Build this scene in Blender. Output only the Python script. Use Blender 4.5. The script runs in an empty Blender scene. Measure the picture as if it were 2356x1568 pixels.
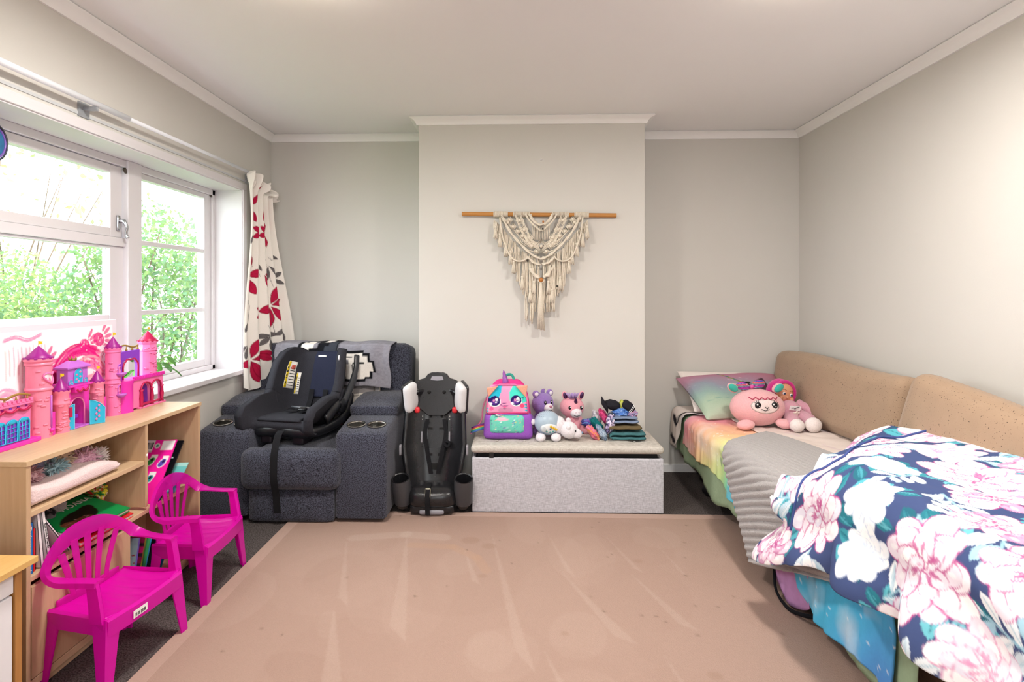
import bpy, bmesh, math, random
import numpy as np
from mathutils import Vector, Matrix, Euler
random.seed(7); RNG = np.random.default_rng(7)
SC = bpy.context.scene; COL = SC.collection
PI = math.pi

# ---------------------------------------------------------------- colour
def lin(c):
    if isinstance(c, str):
        c = c.lstrip('#'); c = [int(c[i:i+2], 16) for i in (0, 2, 4)]
    c = np.asarray(c, float) / 255.0
    return np.where(c <= .04045, c / 12.92, ((c + .055) / 1.055) ** 2.4)
def rgba(c):
    l = lin(c); return (float(l[0]), float(l[1]), float(l[2]), 1.0)

# ---------------------------------------------------------------- camera, world, light, exposure
cam_d = bpy.data.cameras.new('camera'); cam = bpy.data.objects.new('camera', cam_d); COL.objects.link(cam)
cam.location = (1.784, -4.12, 1.26); cam.rotation_euler = (PI/2, 0, .0296)
cam_d.sensor_fit = 'HORIZONTAL'; cam_d.sensor_width = 36; cam_d.lens = 1330/2356*36
cam_d.shift_x = 26/2356; cam_d.shift_y = -110/2356; cam_d.clip_start = .02
SC.camera = cam
W = bpy.data.worlds.new('World'); SC.world = W; W.use_nodes = True
bg = W.node_tree.nodes['Background']; bg.inputs[0].default_value = (.90, .96, 1.0, 1); bg.inputs[1].default_value = 9.0
sun_d = bpy.data.lights.new('sun', 'SUN'); sun_d.energy = 6.5; sun_d.angle = .02; sun_d.color = (1, .95, .85)
sun = bpy.data.objects.new('sun', sun_d); COL.objects.link(sun)
sun.rotation_euler = Vector((-.62, .12, -.78)).to_track_quat('-Z', 'Y').to_euler()
def portal(loc, rot, sx, sy):
    d = bpy.data.lights.new('window_portal', 'AREA'); d.shape = 'RECTANGLE'; d.size = sx; d.size_y = sy; d.cycles.is_portal = True
    o = bpy.data.objects.new('window_portal', d); o.location = loc; o.rotation_euler = rot; COL.objects.link(o)
portal((-.26, -1.42, 1.34), (0, -PI/2, 0), 1.2, 2.0)
portal((1.9, -6.12, 1.5), (PI/2, 0, 0), .9, 1.2)  # portal for the added rear fill opening
vs = SC.view_settings; vs.view_transform = 'Standard'; vs.look = 'None'; vs.gamma = 1; vs.exposure = 0.17
try: vs.use_curve_mapping = False
except Exception: pass
SC.cycles.max_bounces = 6; SC.cycles.diffuse_bounces = 4; SC.cycles.glossy_bounces = 2; SC.cycles.transparent_max_bounces = 8
SC.cycles.use_adaptive_sampling = True; SC.cycles.adaptive_threshold = .08
SC.cycles.caustics_reflective = False; SC.cycles.caustics_refractive = False; SC.cycles.sample_clamp_indirect = 6
LAMP_W = 23.0

# ---------------------------------------------------------------- materials
MATS = {}
def nt(name):
    m = bpy.data.materials.new(name); m.use_nodes = True
    return m, m.node_tree.nodes, m.node_tree.links, m.node_tree.nodes['Principled BSDF']
def mat(name, col, rough=.6, var=.0, scale=30, bump=0, bscale=None, metal=0, spec=.5, sheen=0, col2=None, detail=3,
        stretch=None, vcol=False, coat=0, emit=0, sharp=None):
    """procedural material: base colour (or printed vertex colour) broken up by noise, noise bump"""
    if name in MATS: return MATS[name]
    m, N, L, p = nt(name)
    p.inputs['Roughness'].default_value = rough; p.inputs['Metallic'].default_value = metal
    p.inputs['Specular IOR Level'].default_value = spec
    if sheen: p.inputs['Sheen Weight'].default_value = sheen
    if coat: p.inputs['Coat Weight'].default_value = coat
    base = None
    tc = N.new('ShaderNodeTexCoord'); mp = N.new('ShaderNodeMapping'); L.new(tc.outputs['Object'], mp.inputs[0])
    if stretch: mp.inputs['Scale'].default_value = stretch
    nz = N.new('ShaderNodeTexNoise'); nz.inputs['Scale'].default_value = scale; nz.inputs['Detail'].default_value = detail
    L.new(mp.outputs[0], nz.inputs['Vector'])
    if vcol:
        at = N.new('ShaderNodeAttribute'); at.attribute_name = 'Col'; base = at.outputs['Color']
    if var or col2:
        fac = nz.outputs['Fac']
        if sharp:
            r = N.new('ShaderNodeMapRange'); r.inputs[1].default_value = .5 - sharp; r.inputs[2].default_value = .5 + sharp
            L.new(fac, r.inputs[0]); fac = r.outputs[0]
        mx = N.new('ShaderNodeMix'); mx.data_type = 'RGBA'
        L.new(fac, mx.inputs[0])
        if vcol:
            hs = N.new('ShaderNodeHueSaturation'); hs.inputs['Value'].default_value = 1 - var
            h2 = N.new('ShaderNodeHueSaturation'); h2.inputs['Value'].default_value = 1 + var
            L.new(base, hs.inputs['Color']); L.new(base, h2.inputs['Color'])
            L.new(hs.outputs[0], mx.inputs[6]); L.new(h2.outputs[0], mx.inputs[7])
        else:
            a = np.array(rgba(col)); b = np.array(rgba(col2)) if col2 else a
            if not col2:
                b = np.clip(a * (1 + var), 0, 1); a = a * (1 - var); a[3] = b[3] = 1
            mx.inputs[6].default_value = tuple(a); mx.inputs[7].default_value = tuple(b)
        base = mx.outputs[2]
    if base is not None: L.new(base, p.inputs['Base Color'])
    else: p.inputs['Base Color'].default_value = rgba(col)
    if emit:
        p.inputs['Emission Color'].default_value = rgba(col); p.inputs['Emission Strength'].default_value = emit
    if bump:
        bn = N.new('ShaderNodeTexNoise'); bn.inputs['Scale'].default_value = bscale or scale; bn.inputs['Detail'].default_value = 2
        L.new(mp.outputs[0], bn.inputs['Vector'])
        b = N.new('ShaderNodeBump'); b.inputs['Strength'].default_value = bump; b.inputs['Distance'].default_value = .004
        L.new(bn.outputs['Fac'], b.inputs['Height']); L.new(b.outputs[0], p.inputs['Normal'])
    MATS[name] = m; return m
def fab(name, col, var=.12, scale=160, bump=.35, **k): return mat(name, col, rough=.92, var=var, scale=scale, bump=bump, spec=.15, **k)
def plush(name, col, **k): return mat(name, col, rough=1, var=.13, scale=110, bump=.9, bscale=260, spec=.1, sheen=.35, **k)
def plas(name, col, rough=.35, **k): return mat(name, col, rough=rough, **k)
def printed(name, rough=.9, var=.05, scale=150, bump=.2, **k): return mat(name, '#ffffff', rough=rough, var=var, scale=scale, bump=bump, vcol=True, spec=.15, **k)
def glassy(name, tint, gloss=.06):
    m, N, L, p = nt(name); N.remove(p)
    t = N.new('ShaderNodeBsdfTransparent'); t.inputs[0].default_value = tint
    g = N.new('ShaderNodeBsdfGlossy'); g.inputs['Roughness'].default_value = .02
    x = N.new('ShaderNodeMixShader'); x.inputs[0].default_value = gloss
    L.new(t.outputs[0], x.inputs[1]); L.new(g.outputs[0], x.inputs[2]); L.new(x.outputs[0], N['Material Output'].inputs[0])
    MATS[name] = m; return m

# ---------------------------------------------------------------- noise
def vnoise(x, y, seed=0):
    x = np.asarray(x, float); y = np.asarray(y, float)
    xi = np.floor(x).astype(int); yi = np.floor(y).astype(int); fx = x - xi; fy = y - yi
    fx = fx*fx*(3-2*fx); fy = fy*fy*(3-2*fy)
    def h(a, b):
        n = (a*374761393 + b*668265263 + seed*974634777) & 0x7fffffff
        n = ((n ^ (n >> 13)) * 1274126177) & 0x7fffffff
        return ((n ^ (n >> 16)) & 0xffff) / 65535.0
    return (h(xi, yi)*(1-fx) + h(xi+1, yi)*fx)*(1-fy) + (h(xi, yi+1)*(1-fx) + h(xi+1, yi+1)*fx)*fy
def fbm(x, y, seed=0, o=3):
    s = 0; a = .5
    for i in range(o): s = s + a*vnoise(np.asarray(x)*2**i, np.asarray(y)*2**i, seed+i); a *= .5
    return s / (1 - .5**o)
def sm(a, b, x):
    t = np.clip((np.asarray(x, float)-a)/(b-a), 0, 1); return t*t*(3-2*t)

# ---------------------------------------------------------------- printed canvases (flat print on cloth, paper and board)
class Canvas:
    def __init__(s, w, h, bgc):
        s.w, s.h = w, h; s.a = np.zeros((h, w, 3)); s.a[:] = np.array(rgba(bgc)[:3])
    def _box(s, x0, y0, x1, y1):
        x0 = max(0, int(x0)); y0 = max(0, int(y0)); x1 = min(s.w, int(x1)+2); y1 = min(s.h, int(y1)+2)
        if x1 <= x0 or y1 <= y0: return None
        Y, X = np.mgrid[y0:y1, x0:x1]; return (slice(y0, y1), slice(x0, x1)), X, Y
    def _put(s, sl, m, c, a=1.0):
        m = (np.clip(m, 0, 1)*a)[..., None]; s.a[sl] = s.a[sl]*(1-m) + np.array(rgba(c)[:3])*m
    def ell(s, cx, cy, rx, ry, c, rot=0, a=1.0):
        R = max(rx, ry)+1; b = s._box(cx-R, cy-R, cx+R, cy+R)
        if b is None: return
        sl, X, Y = b; dx = X-cx; dy = Y-cy; co, si = math.cos(rot), math.sin(rot)
        d = np.sqrt(((dx*co+dy*si)/rx)**2 + ((-dx*si+dy*co)/ry)**2)
        s._put(sl, (1-d)*min(rx, ry)+.5, c, a)
    def poly(s, pts, c, a=1.0):
        P = np.array(pts, float); b = s._box(P[:, 0].min(), P[:, 1].min(), P[:, 0].max(), P[:, 1].max())
        if b is None: return
        sl, X, Y = b; ins = np.zeros(X.shape, bool); n = len(P)
        for i in range(n):
            x0, y0 = P[i]; x1, y1 = P[(i+1) % n]
            if y0 == y1: continue
            ins ^= ((y0 > Y) != (y1 > Y)) & (X < (x1-x0)*(Y-y0)/(y1-y0)+x0)
        s._put(sl, ins.astype(float), c, a)
    def rect(s, x0, y0, x1, y1, c, a=1.0): s.poly([(x0, y0), (x1, y0), (x1, y1), (x0, y1)], c, a)
    def line(s, pts, w, c, a=1.0):
        for (x0, y0), (x1, y1) in zip(pts[:-1], pts[1:]):
            b = s._box(min(x0, x1)-w-1, min(y0, y1)-w-1, max(x0, x1)+w+1, max(y0, y1)+w+1)
            if b is None: continue
            sl, X, Y = b; dx, dy = x1-x0, y1-y0; l2 = dx*dx+dy*dy+1e-9
            t = np.clip(((X-x0)*dx+(Y-y0)*dy)/l2, 0, 1); d = np.hypot(X-x0-t*dx, Y-y0-t*dy)
            s._put(sl, w/2-d+.5, c, a)
    def petal(s, x, y, ang, L, wd, c, edge=None, a=1.0):
        t = np.linspace(0, 1, 14); w = np.sin(PI*t**1.25)**.85*wd/2
        co, si = math.cos(ang), math.sin(ang)
        up = [(x+co*L*q-si*k, y+si*L*q+co*k) for q, k in zip(t, w)]; dn = [(x+co*L*q+si*k, y+si*L*q-co*k) for q, k in zip(t, w)]
        s.poly(up+dn[::-1], c, a)
        if edge: s.line(up, max(1, wd*.08), edge, a); s.line(dn, max(1, wd*.08), edge, a)
    def sample(s, u, v):
        x = np.clip(np.asarray(u)*(s.w-1), 0, s.w-1.001); y = np.clip(np.asarray(v)*(s.h-1), 0, s.h-1.001)
        xi = x.astype(int); yi = y.astype(int); fx = (x-xi)[..., None]; fy = (y-yi)[..., None]; A = s.a
        return (A[yi, xi]*(1-fx)+A[yi, xi+1]*fx)*(1-fy) + (A[yi+1, xi]*(1-fx)+A[yi+1, xi+1]*fx)*fy

# ---------------------------------------------------------------- mesh builder
def rotm(rx=0, ry=0, rz=0): return np.array(Euler((rx, ry, rz)).to_matrix())
class MB:
    def __init__(s): s.v = []; s.f = []; s.c = None
    def add(s, V, Fc):
        o = len(s.v); s.v.extend([tuple(map(float, p)) for p in V]); s.f.extend([tuple(i+o for i in f) for f in Fc]); return s
    def box(s, x0, x1, y0, y1, z0, z1, R=None, c=None):
        V = np.array([(x, y, z) for z in (z0, z1) for y in (y0, y1) for x in (x0, x1)], float)
        if R is not None:
            c = np.array(c if c is not None else V.mean(0)); V = (V-c) @ np.array(R).T + c
        return s.add(V, [(0, 2, 3, 1), (4, 5, 7, 6), (0, 1, 5, 4), (2, 6, 7, 3), (0, 4, 6, 2), (1, 3, 7, 5)])
    def cbox(s, c, sz, R=None):
        c = np.array(c, float); h = np.array(sz, float)/2
        return s.box(c[0]-h[0], c[0]+h[0], c[1]-h[1], c[1]+h[1], c[2]-h[2], c[2]+h[2], R)
    def rings(s, rings, cap=True, closed=False):
        n = len(rings[0]); V = [p for r in rings for p in r]; Fc = []; m = len(rings)
        for i in range(m if closed else m-1):
            a = i*n; b = ((i+1) % m)*n
            for j in range(n): k = (j+1) % n; Fc.append((a+j, a+k, b+k, b+j))
        if cap and not closed: Fc.append(tuple(range(n))[::-1]); Fc.append(tuple(range((m-1)*n, m*n)))
        return s.add(V, Fc)
    def tube(s, P, r, n=8, cap=True, closed=False, flat=1.0):
        P = [np.array(p, float) for p in P]; m = len(P); rr = r if hasattr(r, '__len__') else [r]*m
        T = []
        for i in range(m):
            a = P[i-1] if (i > 0 or closed) else P[i]; b = P[(i+1) % m] if (i < m-1 or closed) else P[i]
            t = b-a; T.append(t/(np.linalg.norm(t)+1e-12))
        u = np.cross(T[0], (0, 0, 1)); 
        if np.linalg.norm(u) < .05: u = np.cross(T[0], (0, 1, 0))
        u /= np.linalg.norm(u); R = []
        for i in range(m):
            u = u - T[i]*np.dot(u, T[i]); u /= np.linalg.norm(u)+1e-12; w = np.cross(T[i], u)
            R.append([P[i]+rr[i]*(math.cos(2*PI*j/n)*u+flat*math.sin(2*PI*j/n)*w) for j in range(n)])
        return s.rings(R, cap, closed)
    def lathe(s, prof, c=(0, 0, 0), n=24, R=None, a0=0, a1=2*PI, cap=True):
        c = np.array(c, float); rings = []
        for r, z in prof:
            ring = np.array([(r*math.cos(a0+(a1-a0)*j/n), r*math.sin(a0+(a1-a0)*j/n), z) for j in range(n)])
            if R is not None: ring = ring @ np.array(R).T
            rings.append(ring+c)
        return s.rings(rings, cap)
    def ell(s, c, r, R=None, nu=20, nv=12, noise=0, nsc=3, seed=0, p=1.0):
        V = []; c = np.array(c, float); r = np.array(r, float)*np.ones(3)
        for i in range(nv+1):
            th = PI*i/nv
            for j in range(nu):
                ph = 2*PI*j/nu
                q = np.array([math.sin(th)*math.cos(ph), math.sin(th)*math.sin(ph), math.cos(th)])
                if p != 1: q = np.sign(q)*np.abs(q)**p
                if noise:
                    k = 1+noise*(fbm(q[0]*nsc+7*seed+20, q[1]*nsc+q[2]*nsc*1.7+20, seed)-.5)*2; q = q*k
                V.append(q*r)
        V = np.array(V)
        if R is not None: V = V @ np.array(R).T
        Fc = [(i*nu+j, (i+1)*nu+j, (i+1)*nu+(j+1) % nu, i*nu+(j+1) % nu) for i in range(nv) for j in range(nu)]
        return s.add(V+c, Fc)
    def rbox(s, c, size, r=.03, n=8, bulge=(0, 0, 0), R=None, fn=None):
        """soft rounded box: rounding radius r, faces bulging outwards"""
        h = np.array(size, float)/2; idx = {}; V = []; Fc = []
        t = np.linspace(-1, 1, n+1); t = np.sign(t)*np.abs(t)**.7
        def vid(q):
            k = tuple(np.round(q, 5))
            if k not in idx: idx[k] = len(V); V.append(np.array(q, float))
            return idx[k]
        for ax in range(3):
            for sg in (-1, 1):
                o = [a for a in range(3) if a != ax]
                for i in range(n):
                    for j in range(n):
                        qs = []
                        for a, b in ((i, j), (i+1, j), (i+1, j+1), (i, j+1)):
                            q = [0, 0, 0]; q[ax] = sg; q[o[0]] = t[a]; q[o[1]] = t[b]; qs.append(vid(q))
                        flip = (sg > 0) != (ax == 1)
                        Fc.append(tuple(qs if flip else qs[::-1]))
        V = np.array(V); P = V*h; rr = min(r, h.min()*.999)
        inner = np.clip(P, -(h-rr), h-rr); d = P-inner; l = np.linalg.norm(d, axis=1, keepdims=True)
        P2 = np.where(l > 1e-9, inner+d/np.maximum(l, 1e-9)*rr, P)
        for ax in range(3):
            if bulge[ax]:
                o = [a for a in range(3) if a != ax]
                w = (1-V[:, o[0]]**2)*(1-V[:, o[1]]**2); P2[:, ax] += np.sign(V[:, ax])*bulge[ax]*w*np.abs(V[:, ax])
        if fn is not None: P2 = fn(P2)
        if R is not None: P2 = P2 @ np.array(R).T
        return s.add(P2+np.array(c), Fc)
    def grid(s, P, thick=0, closed_u=False):
        """P: (nu,nv,3) array of points; thick>0 gives it a back face and rim"""
        nu, nv = P.shape[:2]; V = P.reshape(-1, 3); Fc = []
        for i in range(nu if closed_u else nu-1):
            for j in range(nv-1):
                k = (i+1) % nu; Fc.append((i*nv+j, k*nv+j, k*nv+j+1, i*nv+j+1))
        if thick:
            du = np.gradient(P, axis=0); dv = np.gradient(P, axis=1); N = np.cross(du, dv); N /= np.linalg.norm(N, axis=2, keepdims=True)+1e-9
            B = (P-N*thick).reshape(-1, 3); o = nu*nv
            V = np.vstack([V, B]); F2 = [tuple(q+o for q in f)[::-1] for f in Fc]
            rim = [(i, 0) for i in range(nu)]+[(nu-1, j) for j in range(1, nv)]+[(i, nv-1) for i in range(nu-2, -1, -1)]+[(0, j) for j in range(nv-2, 0, -1)]
            ids = [i*nv+j for i, j in rim]
            F3 = [(ids[k], ids[k]+o, ids[(k+1) % len(ids)]+o, ids[(k+1) % len(ids)]) for k in range(len(ids))]
            Fc = Fc+F2+F3
        return s.add(V, Fc)
    def prism(s, poly, plane, a0, a1, R=None, c=(0, 0, 0)):
        ax = {'xy': (0, 1, 2), 'xz': (0, 2, 1), 'yz': (1, 2, 0)}[plane]; n = len(poly); V = np.zeros((2*n, 3))
        for k, a in enumerate((a0, a1)):
            for i, (p, q) in enumerate(poly): V[k*n+i, ax[0]] = p; V[k*n+i, ax[1]] = q; V[k*n+i, ax[2]] = a
        if R is not None: V = V @ np.array(R).T
        Fc = [tuple(range(n))[::-1], tuple(range(n, 2*n))]+[(i, (i+1) % n, n+(i+1) % n, n+i) for i in range(n)]
        return s.add(V+np.array(c), Fc)
    def xf(s, R=None, t=(0, 0, 0)):
        V = np.array(s.v); 
        if R is not None: V = V @ np.array(R).T
        s.v = [tuple(p) for p in (V+np.array(t))]; return s
    def build(s, name, material, parent=None, smooth=True, bevel=0, sub=0, label=None, colors=None, ang=None, off=None, seg=2):
        V = np.array(s.v, float)
        if off is not None: V = V-np.array(off, float)
        elif parent is not None and 'w' in parent: V = V-np.array(parent['w'])
        me = bpy.data.meshes.new(name); me.from_pydata(V.tolist(), [], s.f); me.update()
        o = bpy.data.objects.new(name, me); COL.objects.link(o)
        if material is not None: me.materials.append(material)
        cc = colors if colors is not None else s.c
        if cc is not None:
            a = me.color_attributes.new('Col', 'FLOAT_COLOR', 'POINT'); q = np.ones((len(V), 4)); q[:, :3] = np.asarray(cc).reshape(-1, 3)[:len(V)] if len(cc) >= len(V) else np.resize(np.asarray(cc).reshape(-1, 3), (len(V), 3))
            a.data.foreach_set('color', q.ravel())
        me.polygons.foreach_set('use_smooth', [bool(smooth)]*len(me.polygons))
        if smooth and ang: me.set_sharp_from_angle(angle=math.radians(ang))
        if parent is not None: o.parent = parent
        if bevel:
            b = o.modifiers.new('bevel', 'BEVEL'); b.width = bevel; b.segments = seg; b.limit_method = 'ANGLE'; b.angle_limit = .6; b.harden_normals = bool(smooth)
        if sub:
            b = o.modifiers.new('sub', 'SUBSURF'); b.levels = sub; b.render_levels = sub
        if label: o['label'] = label
        return o
def box(*a, **k): return MB().box(*a, **k)
def tag(o, label, cat, group=None):
    o['label'] = label; o['category'] = cat
    if group: o['group'] = group
    return o
def struct(o): o['kind'] = 'structure'; return o
def thing(name, label, cat, loc=(0, 0, 0), rotz=0, group=None, world=True):
    """Empty at a thing's base that parents its parts; parts are given in world coordinates unless rotz is used"""
    o = bpy.data.objects.new(name, None); COL.objects.link(o); o.empty_display_size = .05
    o.location = loc; o.rotation_euler = (0, 0, rotz)
    if world: o['w'] = list(map(float, loc))
    return tag(o, label, cat, group)
def copy_tree(o, parent=None):
    c = o.copy(); COL.objects.link(c); c.parent = parent
    for ch in list(o.children): copy_tree(ch, c)
    return c
def text(name, s, size, loc, R, material, parent, extrude=.0004, align='CENTER', sx=1.0):
    cu = bpy.data.curves.new('t', 'FONT'); cu.body = s; cu.size = size; cu.extrude = extrude; cu.align_x = align; cu.align_y = 'CENTER'; cu.resolution_u = 3
    t = bpy.data.objects.new('t', cu); COL.objects.link(t); bpy.context.view_layer.update()
    me = bpy.data.meshes.new_from_object(t.evaluated_get(bpy.context.evaluated_depsgraph_get())); bpy.data.objects.remove(t)
    V = np.array([v.co for v in me.vertices]); V[:, 0] *= sx; V = V @ np.array(R).T + np.array(loc)
    if parent is not None and 'w' in parent: V = V-np.array(parent['w'])
    me.vertices.foreach_set('co', V.ravel()); me.update(); me.materials.clear(); me.materials.append(material); me.name = name
    o = bpy.data.objects.new(name, me); COL.objects.link(o); o.parent = parent; return o
def arc(cx, cy, r, a0, a1, n): return [(cx+r*math.cos(a0+(a1-a0)*i/n), cy+r*math.sin(a0+(a1-a0)*i/n)) for i in range(n+1)]
def spl(pts, n=8):
    """Catmull-Rom through points"""
    P = [np.array(p, float) for p in pts]; P = [2*P[0]-P[1]]+P+[2*P[-1]-P[-2]]; out = []
    for i in range(1, len(P)-2):
        for k in range(n):
            t = k/n; a, b, c, d = P[i-1:i+3]
            out.append(.5*((2*b)+(c-a)*t+(2*a-5*b+4*c-d)*t*t+(-a+3*b-3*c+d)*t**3))
    out.append(P[-2]); return out

# ================================================================ SETTING
M_wall = mat('wall_paint', '#d3d0ca', rough=.85, var=.02, scale=3, bump=.05, bscale=240, spec=.2)
M_ceil = mat('ceiling_paint', '#f2f2f2', rough=.9, var=.012, scale=2, bump=.03, bscale=200, spec=.2)
M_trim = mat('trim_white', '#f4f3f2', rough=.45, var=.015, scale=6)
M_win = mat('window_white', '#dcd8db', rough=.4, var=.012, scale=8)
M_carpet = mat('carpet_dark', '#3a3534', rough=1, col2='#6a6260', scale=170, detail=2, sharp=.16, bump=.9, bscale=210, spec=.05)
RW, RB, CH = 3.757, -6.1, 2.395       # right wall x, rear wall y, ceiling z
struct(box(-.3, RW+.2, RB-.2, .15, -.06, 0).build('floor', M_carpet, smooth=False))
struct(box(-.3, RW+.2, RB-.2, .15, CH, CH+.12).build('ceiling', M_ceil, smooth=False))
struct(box(-.3, RW+.2, 0, .15, 0, CH).build('wall_back', M_wall, smooth=False))
struct(box(RW, RW+.2, RB, 0, 0, CH).build('wall_right', M_wall, smooth=False))
struct(box(1.142, 2.597, -.395, 0, 0, CH).build('wall_chimney', M_wall, smooth=False, bevel=.004))
WY0, WY1, WZ0, WZ1 = -2.42, -.42, .745, 1.94
m = MB()
m.box(-.3, 0, RB, 0, 0, WZ0).box(-.3, 0, RB, 0, WZ1, CH).box(-.3, 0, WY1, 0, WZ0, WZ1).box(-.3, 0, RB, WY0, WZ0, WZ1)
struct(m.build('wall_left', M_wall, smooth=False))
m = MB(); y0, y1 = RB-.2, RB
m.box(-.3, 1.45, y0, y1, 0, CH).box(2.35, RW+.2, y0, y1, 0, CH).box(1.45, 2.35, y0, y1, 2.1, CH).box(1.45, 2.35, y0, y1, 0, .9)  # opening in the rear wall is added for fill daylight
struct(m.build('wall_rear', M_wall, smooth=False))
m = MB()
for x in (1.45, 1.875, 2.30): m.box(x, x+.05, y0+.05, y0+.1, .9, 2.1)
m.box(1.45, 2.35, y0+.05, y0+.1, .9, .95).box(1.45, 2.35, y0+.05, y0+.1, 2.05, 2.1)
struct(m.build('fill_window', M_win, smooth=False))  # unseen window added behind the camera to let in fill daylight
# --- cornice: coved profile swept round the walls with mitred corners
def sweep(path, prof):
    P = [np.array(p, float) for p in path]; n = len(P); rings = []
    for i in range(n):
        def nrm(a, b): d = (b-a)/np.linalg.norm(b-a); return np.array([d[1], -d[0]])
        ns = []
        if i > 0: ns.append(nrm(P[i-1], P[i]))
        if i < n-1: ns.append(nrm(P[i], P[i+1]))
        k = ns[0] if len(ns) == 1 else (ns[0]+ns[1])/(1+np.dot(ns[0], ns[1]))
        rings.append([(*(P[i]+k*o), z) for o, z in prof])
    return rings
cp = [(-.002, -.0005), (.05, -.0005), (.056, -.008), (.05, -.012), (.034, -.018), (.021, -.03), (.014, -.044), (.012, -.05), (-.002, -.05)]
cp = [(o, CH+z) for o, z in cp]
path = [(0, RB), (0, 0), (1.142, 0), (1.142, -.395), (2.597, -.395), (2.597, 0), (RW, 0), (RW, RB)]
for k in range(len(path)-1):      # one length of cornice per wall face, mitred with its neighbours
    rg = sweep(path, cp)
    struct(MB().rings(rg[k:k+2]).build('trim_%d' % (k+1), M_trim, smooth=True, ang=25))
bp = [(-.002, .0), (.012, .0), (.012, .05), (.009, .056), (-.002, .056)]
rg = sweep(path, bp)
for k, nm in enumerate(['left', 'back', 'chimney_side', 'chimney', 'chimney_return', 'alcove', 'right']):
    struct(MB().rings(rg[k:k+2]).build('baseboard_'+nm, M_trim, smooth=False))
# --- window
M_glass = glassy('window_glass', (.97, .985, .98, 1), .05)
M_chrome = mat('chrome', '#c9ccd2', rough=.18, metal=1)
M_dark = mat('dark_metal', '#5b534c', rough=.5, metal=.6)
win = bpy.data.objects.new('window_1', None); COL.objects.link(win); win.location = (-.2, -1.42, WZ0); win['w'] = [-.2, -1.42, WZ0]; struct(win)
XF0, XF1 = -.245, -.172
m = MB()
m.box(-.29, .002, WY0, WY1, WZ1-.018, WZ1+.0).box(-.29, .002, WY1-.018, WY1, WZ0, WZ1-.018).box(-.29, .002, WY0, WY0+.018, WZ0, WZ1-.018)
m.build('reveal_lining', M_win, win, smooth=False)
m = MB()
m.box(-.004, .011, WY0-.035, WY1+.035, WZ1-.012, WZ1+.03).box(-.004, .011, WY1-.012, WY1+.035, WZ0-.02, WZ1-.012)
m.build('architrave', M_win, win, smooth=False, bevel=.003)
box(-.29, .035, WY0-.04, WY1+.03, WZ0, WZ0+.028).build('sill_board', M_win, win, smooth=False, bevel=.004)
m = MB(); zt, zb = WZ1-.018, WZ0+.028
m.box(XF0, XF1, WY0+.018, WY1-.018, zt-.035, zt).box(XF0, XF1, WY0+.018, WY1-.018, zb, zb+.03)
m.box(XF0, XF1, WY1-.052, WY1-.018, zb, zt).box(XF0, XF1, WY0+.018, WY0+.05, zb, zt)
m.build('frame', M_win, win, smooth=False, bevel=.003)
box(XF0, XF1+.012, -1.29, -1.185, zb, zt).build('mullion', M_win, win, smooth=False, bevel=.003)
def sash(name, ya, yb, za, zb_, st=.07, rt=.05, rb=.05, x0=-.225, x1=-.185, stl=None):
    stl = st if stl is None else stl
    mm = MB(); mm.box(x0, x1, ya, ya+stl, za, zb_).box(x0, x1, yb-st, yb, za, zb_)
    mm.box(x0, x1, ya+stl, yb-st, zb_-rt, zb_).box(x0, x1, ya+stl, yb-st, za, za+rb)
    return mm.build(name, M_win, win, smooth=False, bevel=.003)
sr = sash('casement_sash', -1.185, -.475, zb+.03, zt-.035, st=.068, stl=.012, rt=.03, rb=.045)
def pane(par, ya, yb, za, zb_, x=-.207):
    box(x-.002, x+.002, ya, yb, za, zb_).build('pane', M_glass, par, smooth=False, off=(-.2, -1.42, WZ0))
gy0, gy1 = -1.173, -.543
for z in (1.157, 1.525): box(-.222, -.19, gy0, gy1, z-.012, z+.012).build('glazing_bar', M_win, sr, smooth=False, off=win['w'], bevel=.003)
for a, b in ((zb+.075, 1.145), (1.169, 1.513), (1.537, zt-.065)): pane(sr, gy0, gy1, a, b)
sl = sash('awning_sash', -2.37, -1.30, 1.535, zt-.038, st=.082, rt=.04, rb=.042)
pane(sl, -2.29, -1.382, 1.577, zt-.078)
box(XF0, XF1, -2.37, -1.29, 1.49, 1.533).build('transom', M_win, win, smooth=False, bevel=.003)
fx = sash('fixed_sash', -2.37, -1.29, zb+.03, 1.49, st=.095, rt=.012, rb=.04)
box(-.222, -.188, -2.30, -1.385, 1.13, 1.157).build('glazing_bar', M_win, fx, smooth=False, off=win['w'], bevel=.003)
pane(fx, -2.30, -1.385, 1.157, 1.478); pane(fx, -2.30, -1.385, zb+.07, 1.13)
# latch and stays
m = MB(); m.rbox((-.178, -1.335, 1.605), (.012, .022, .075), .005, 4); m.tube(spl([(-.172, -1.335, 1.615), (-.15, -1.335, 1.61), (-.14, -1.33, 1.585), (-.146, -1.325, 1.55), (-.14, -1.322, 1.53)], 4), [.009]*5+[.008]*5+[.007]*4+[.009]*3, 8)
m.ell((-.165, -1.32, 1.615), (.012, .018, .012)); m.build('latch', M_chrome, win)
m = MB(); m.box(-.178, -.166, -1.296, -1.286, 1.845, 1.885, R=rotm(.7, 0, 0)); m.build('stay', M_dark, win, smooth=False)
m = MB(); m.tube([(-.18, -.50, 1.895), (-.178, -.46, 1.872)], .006, 6); m.build('stay', M_dark, win)
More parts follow.
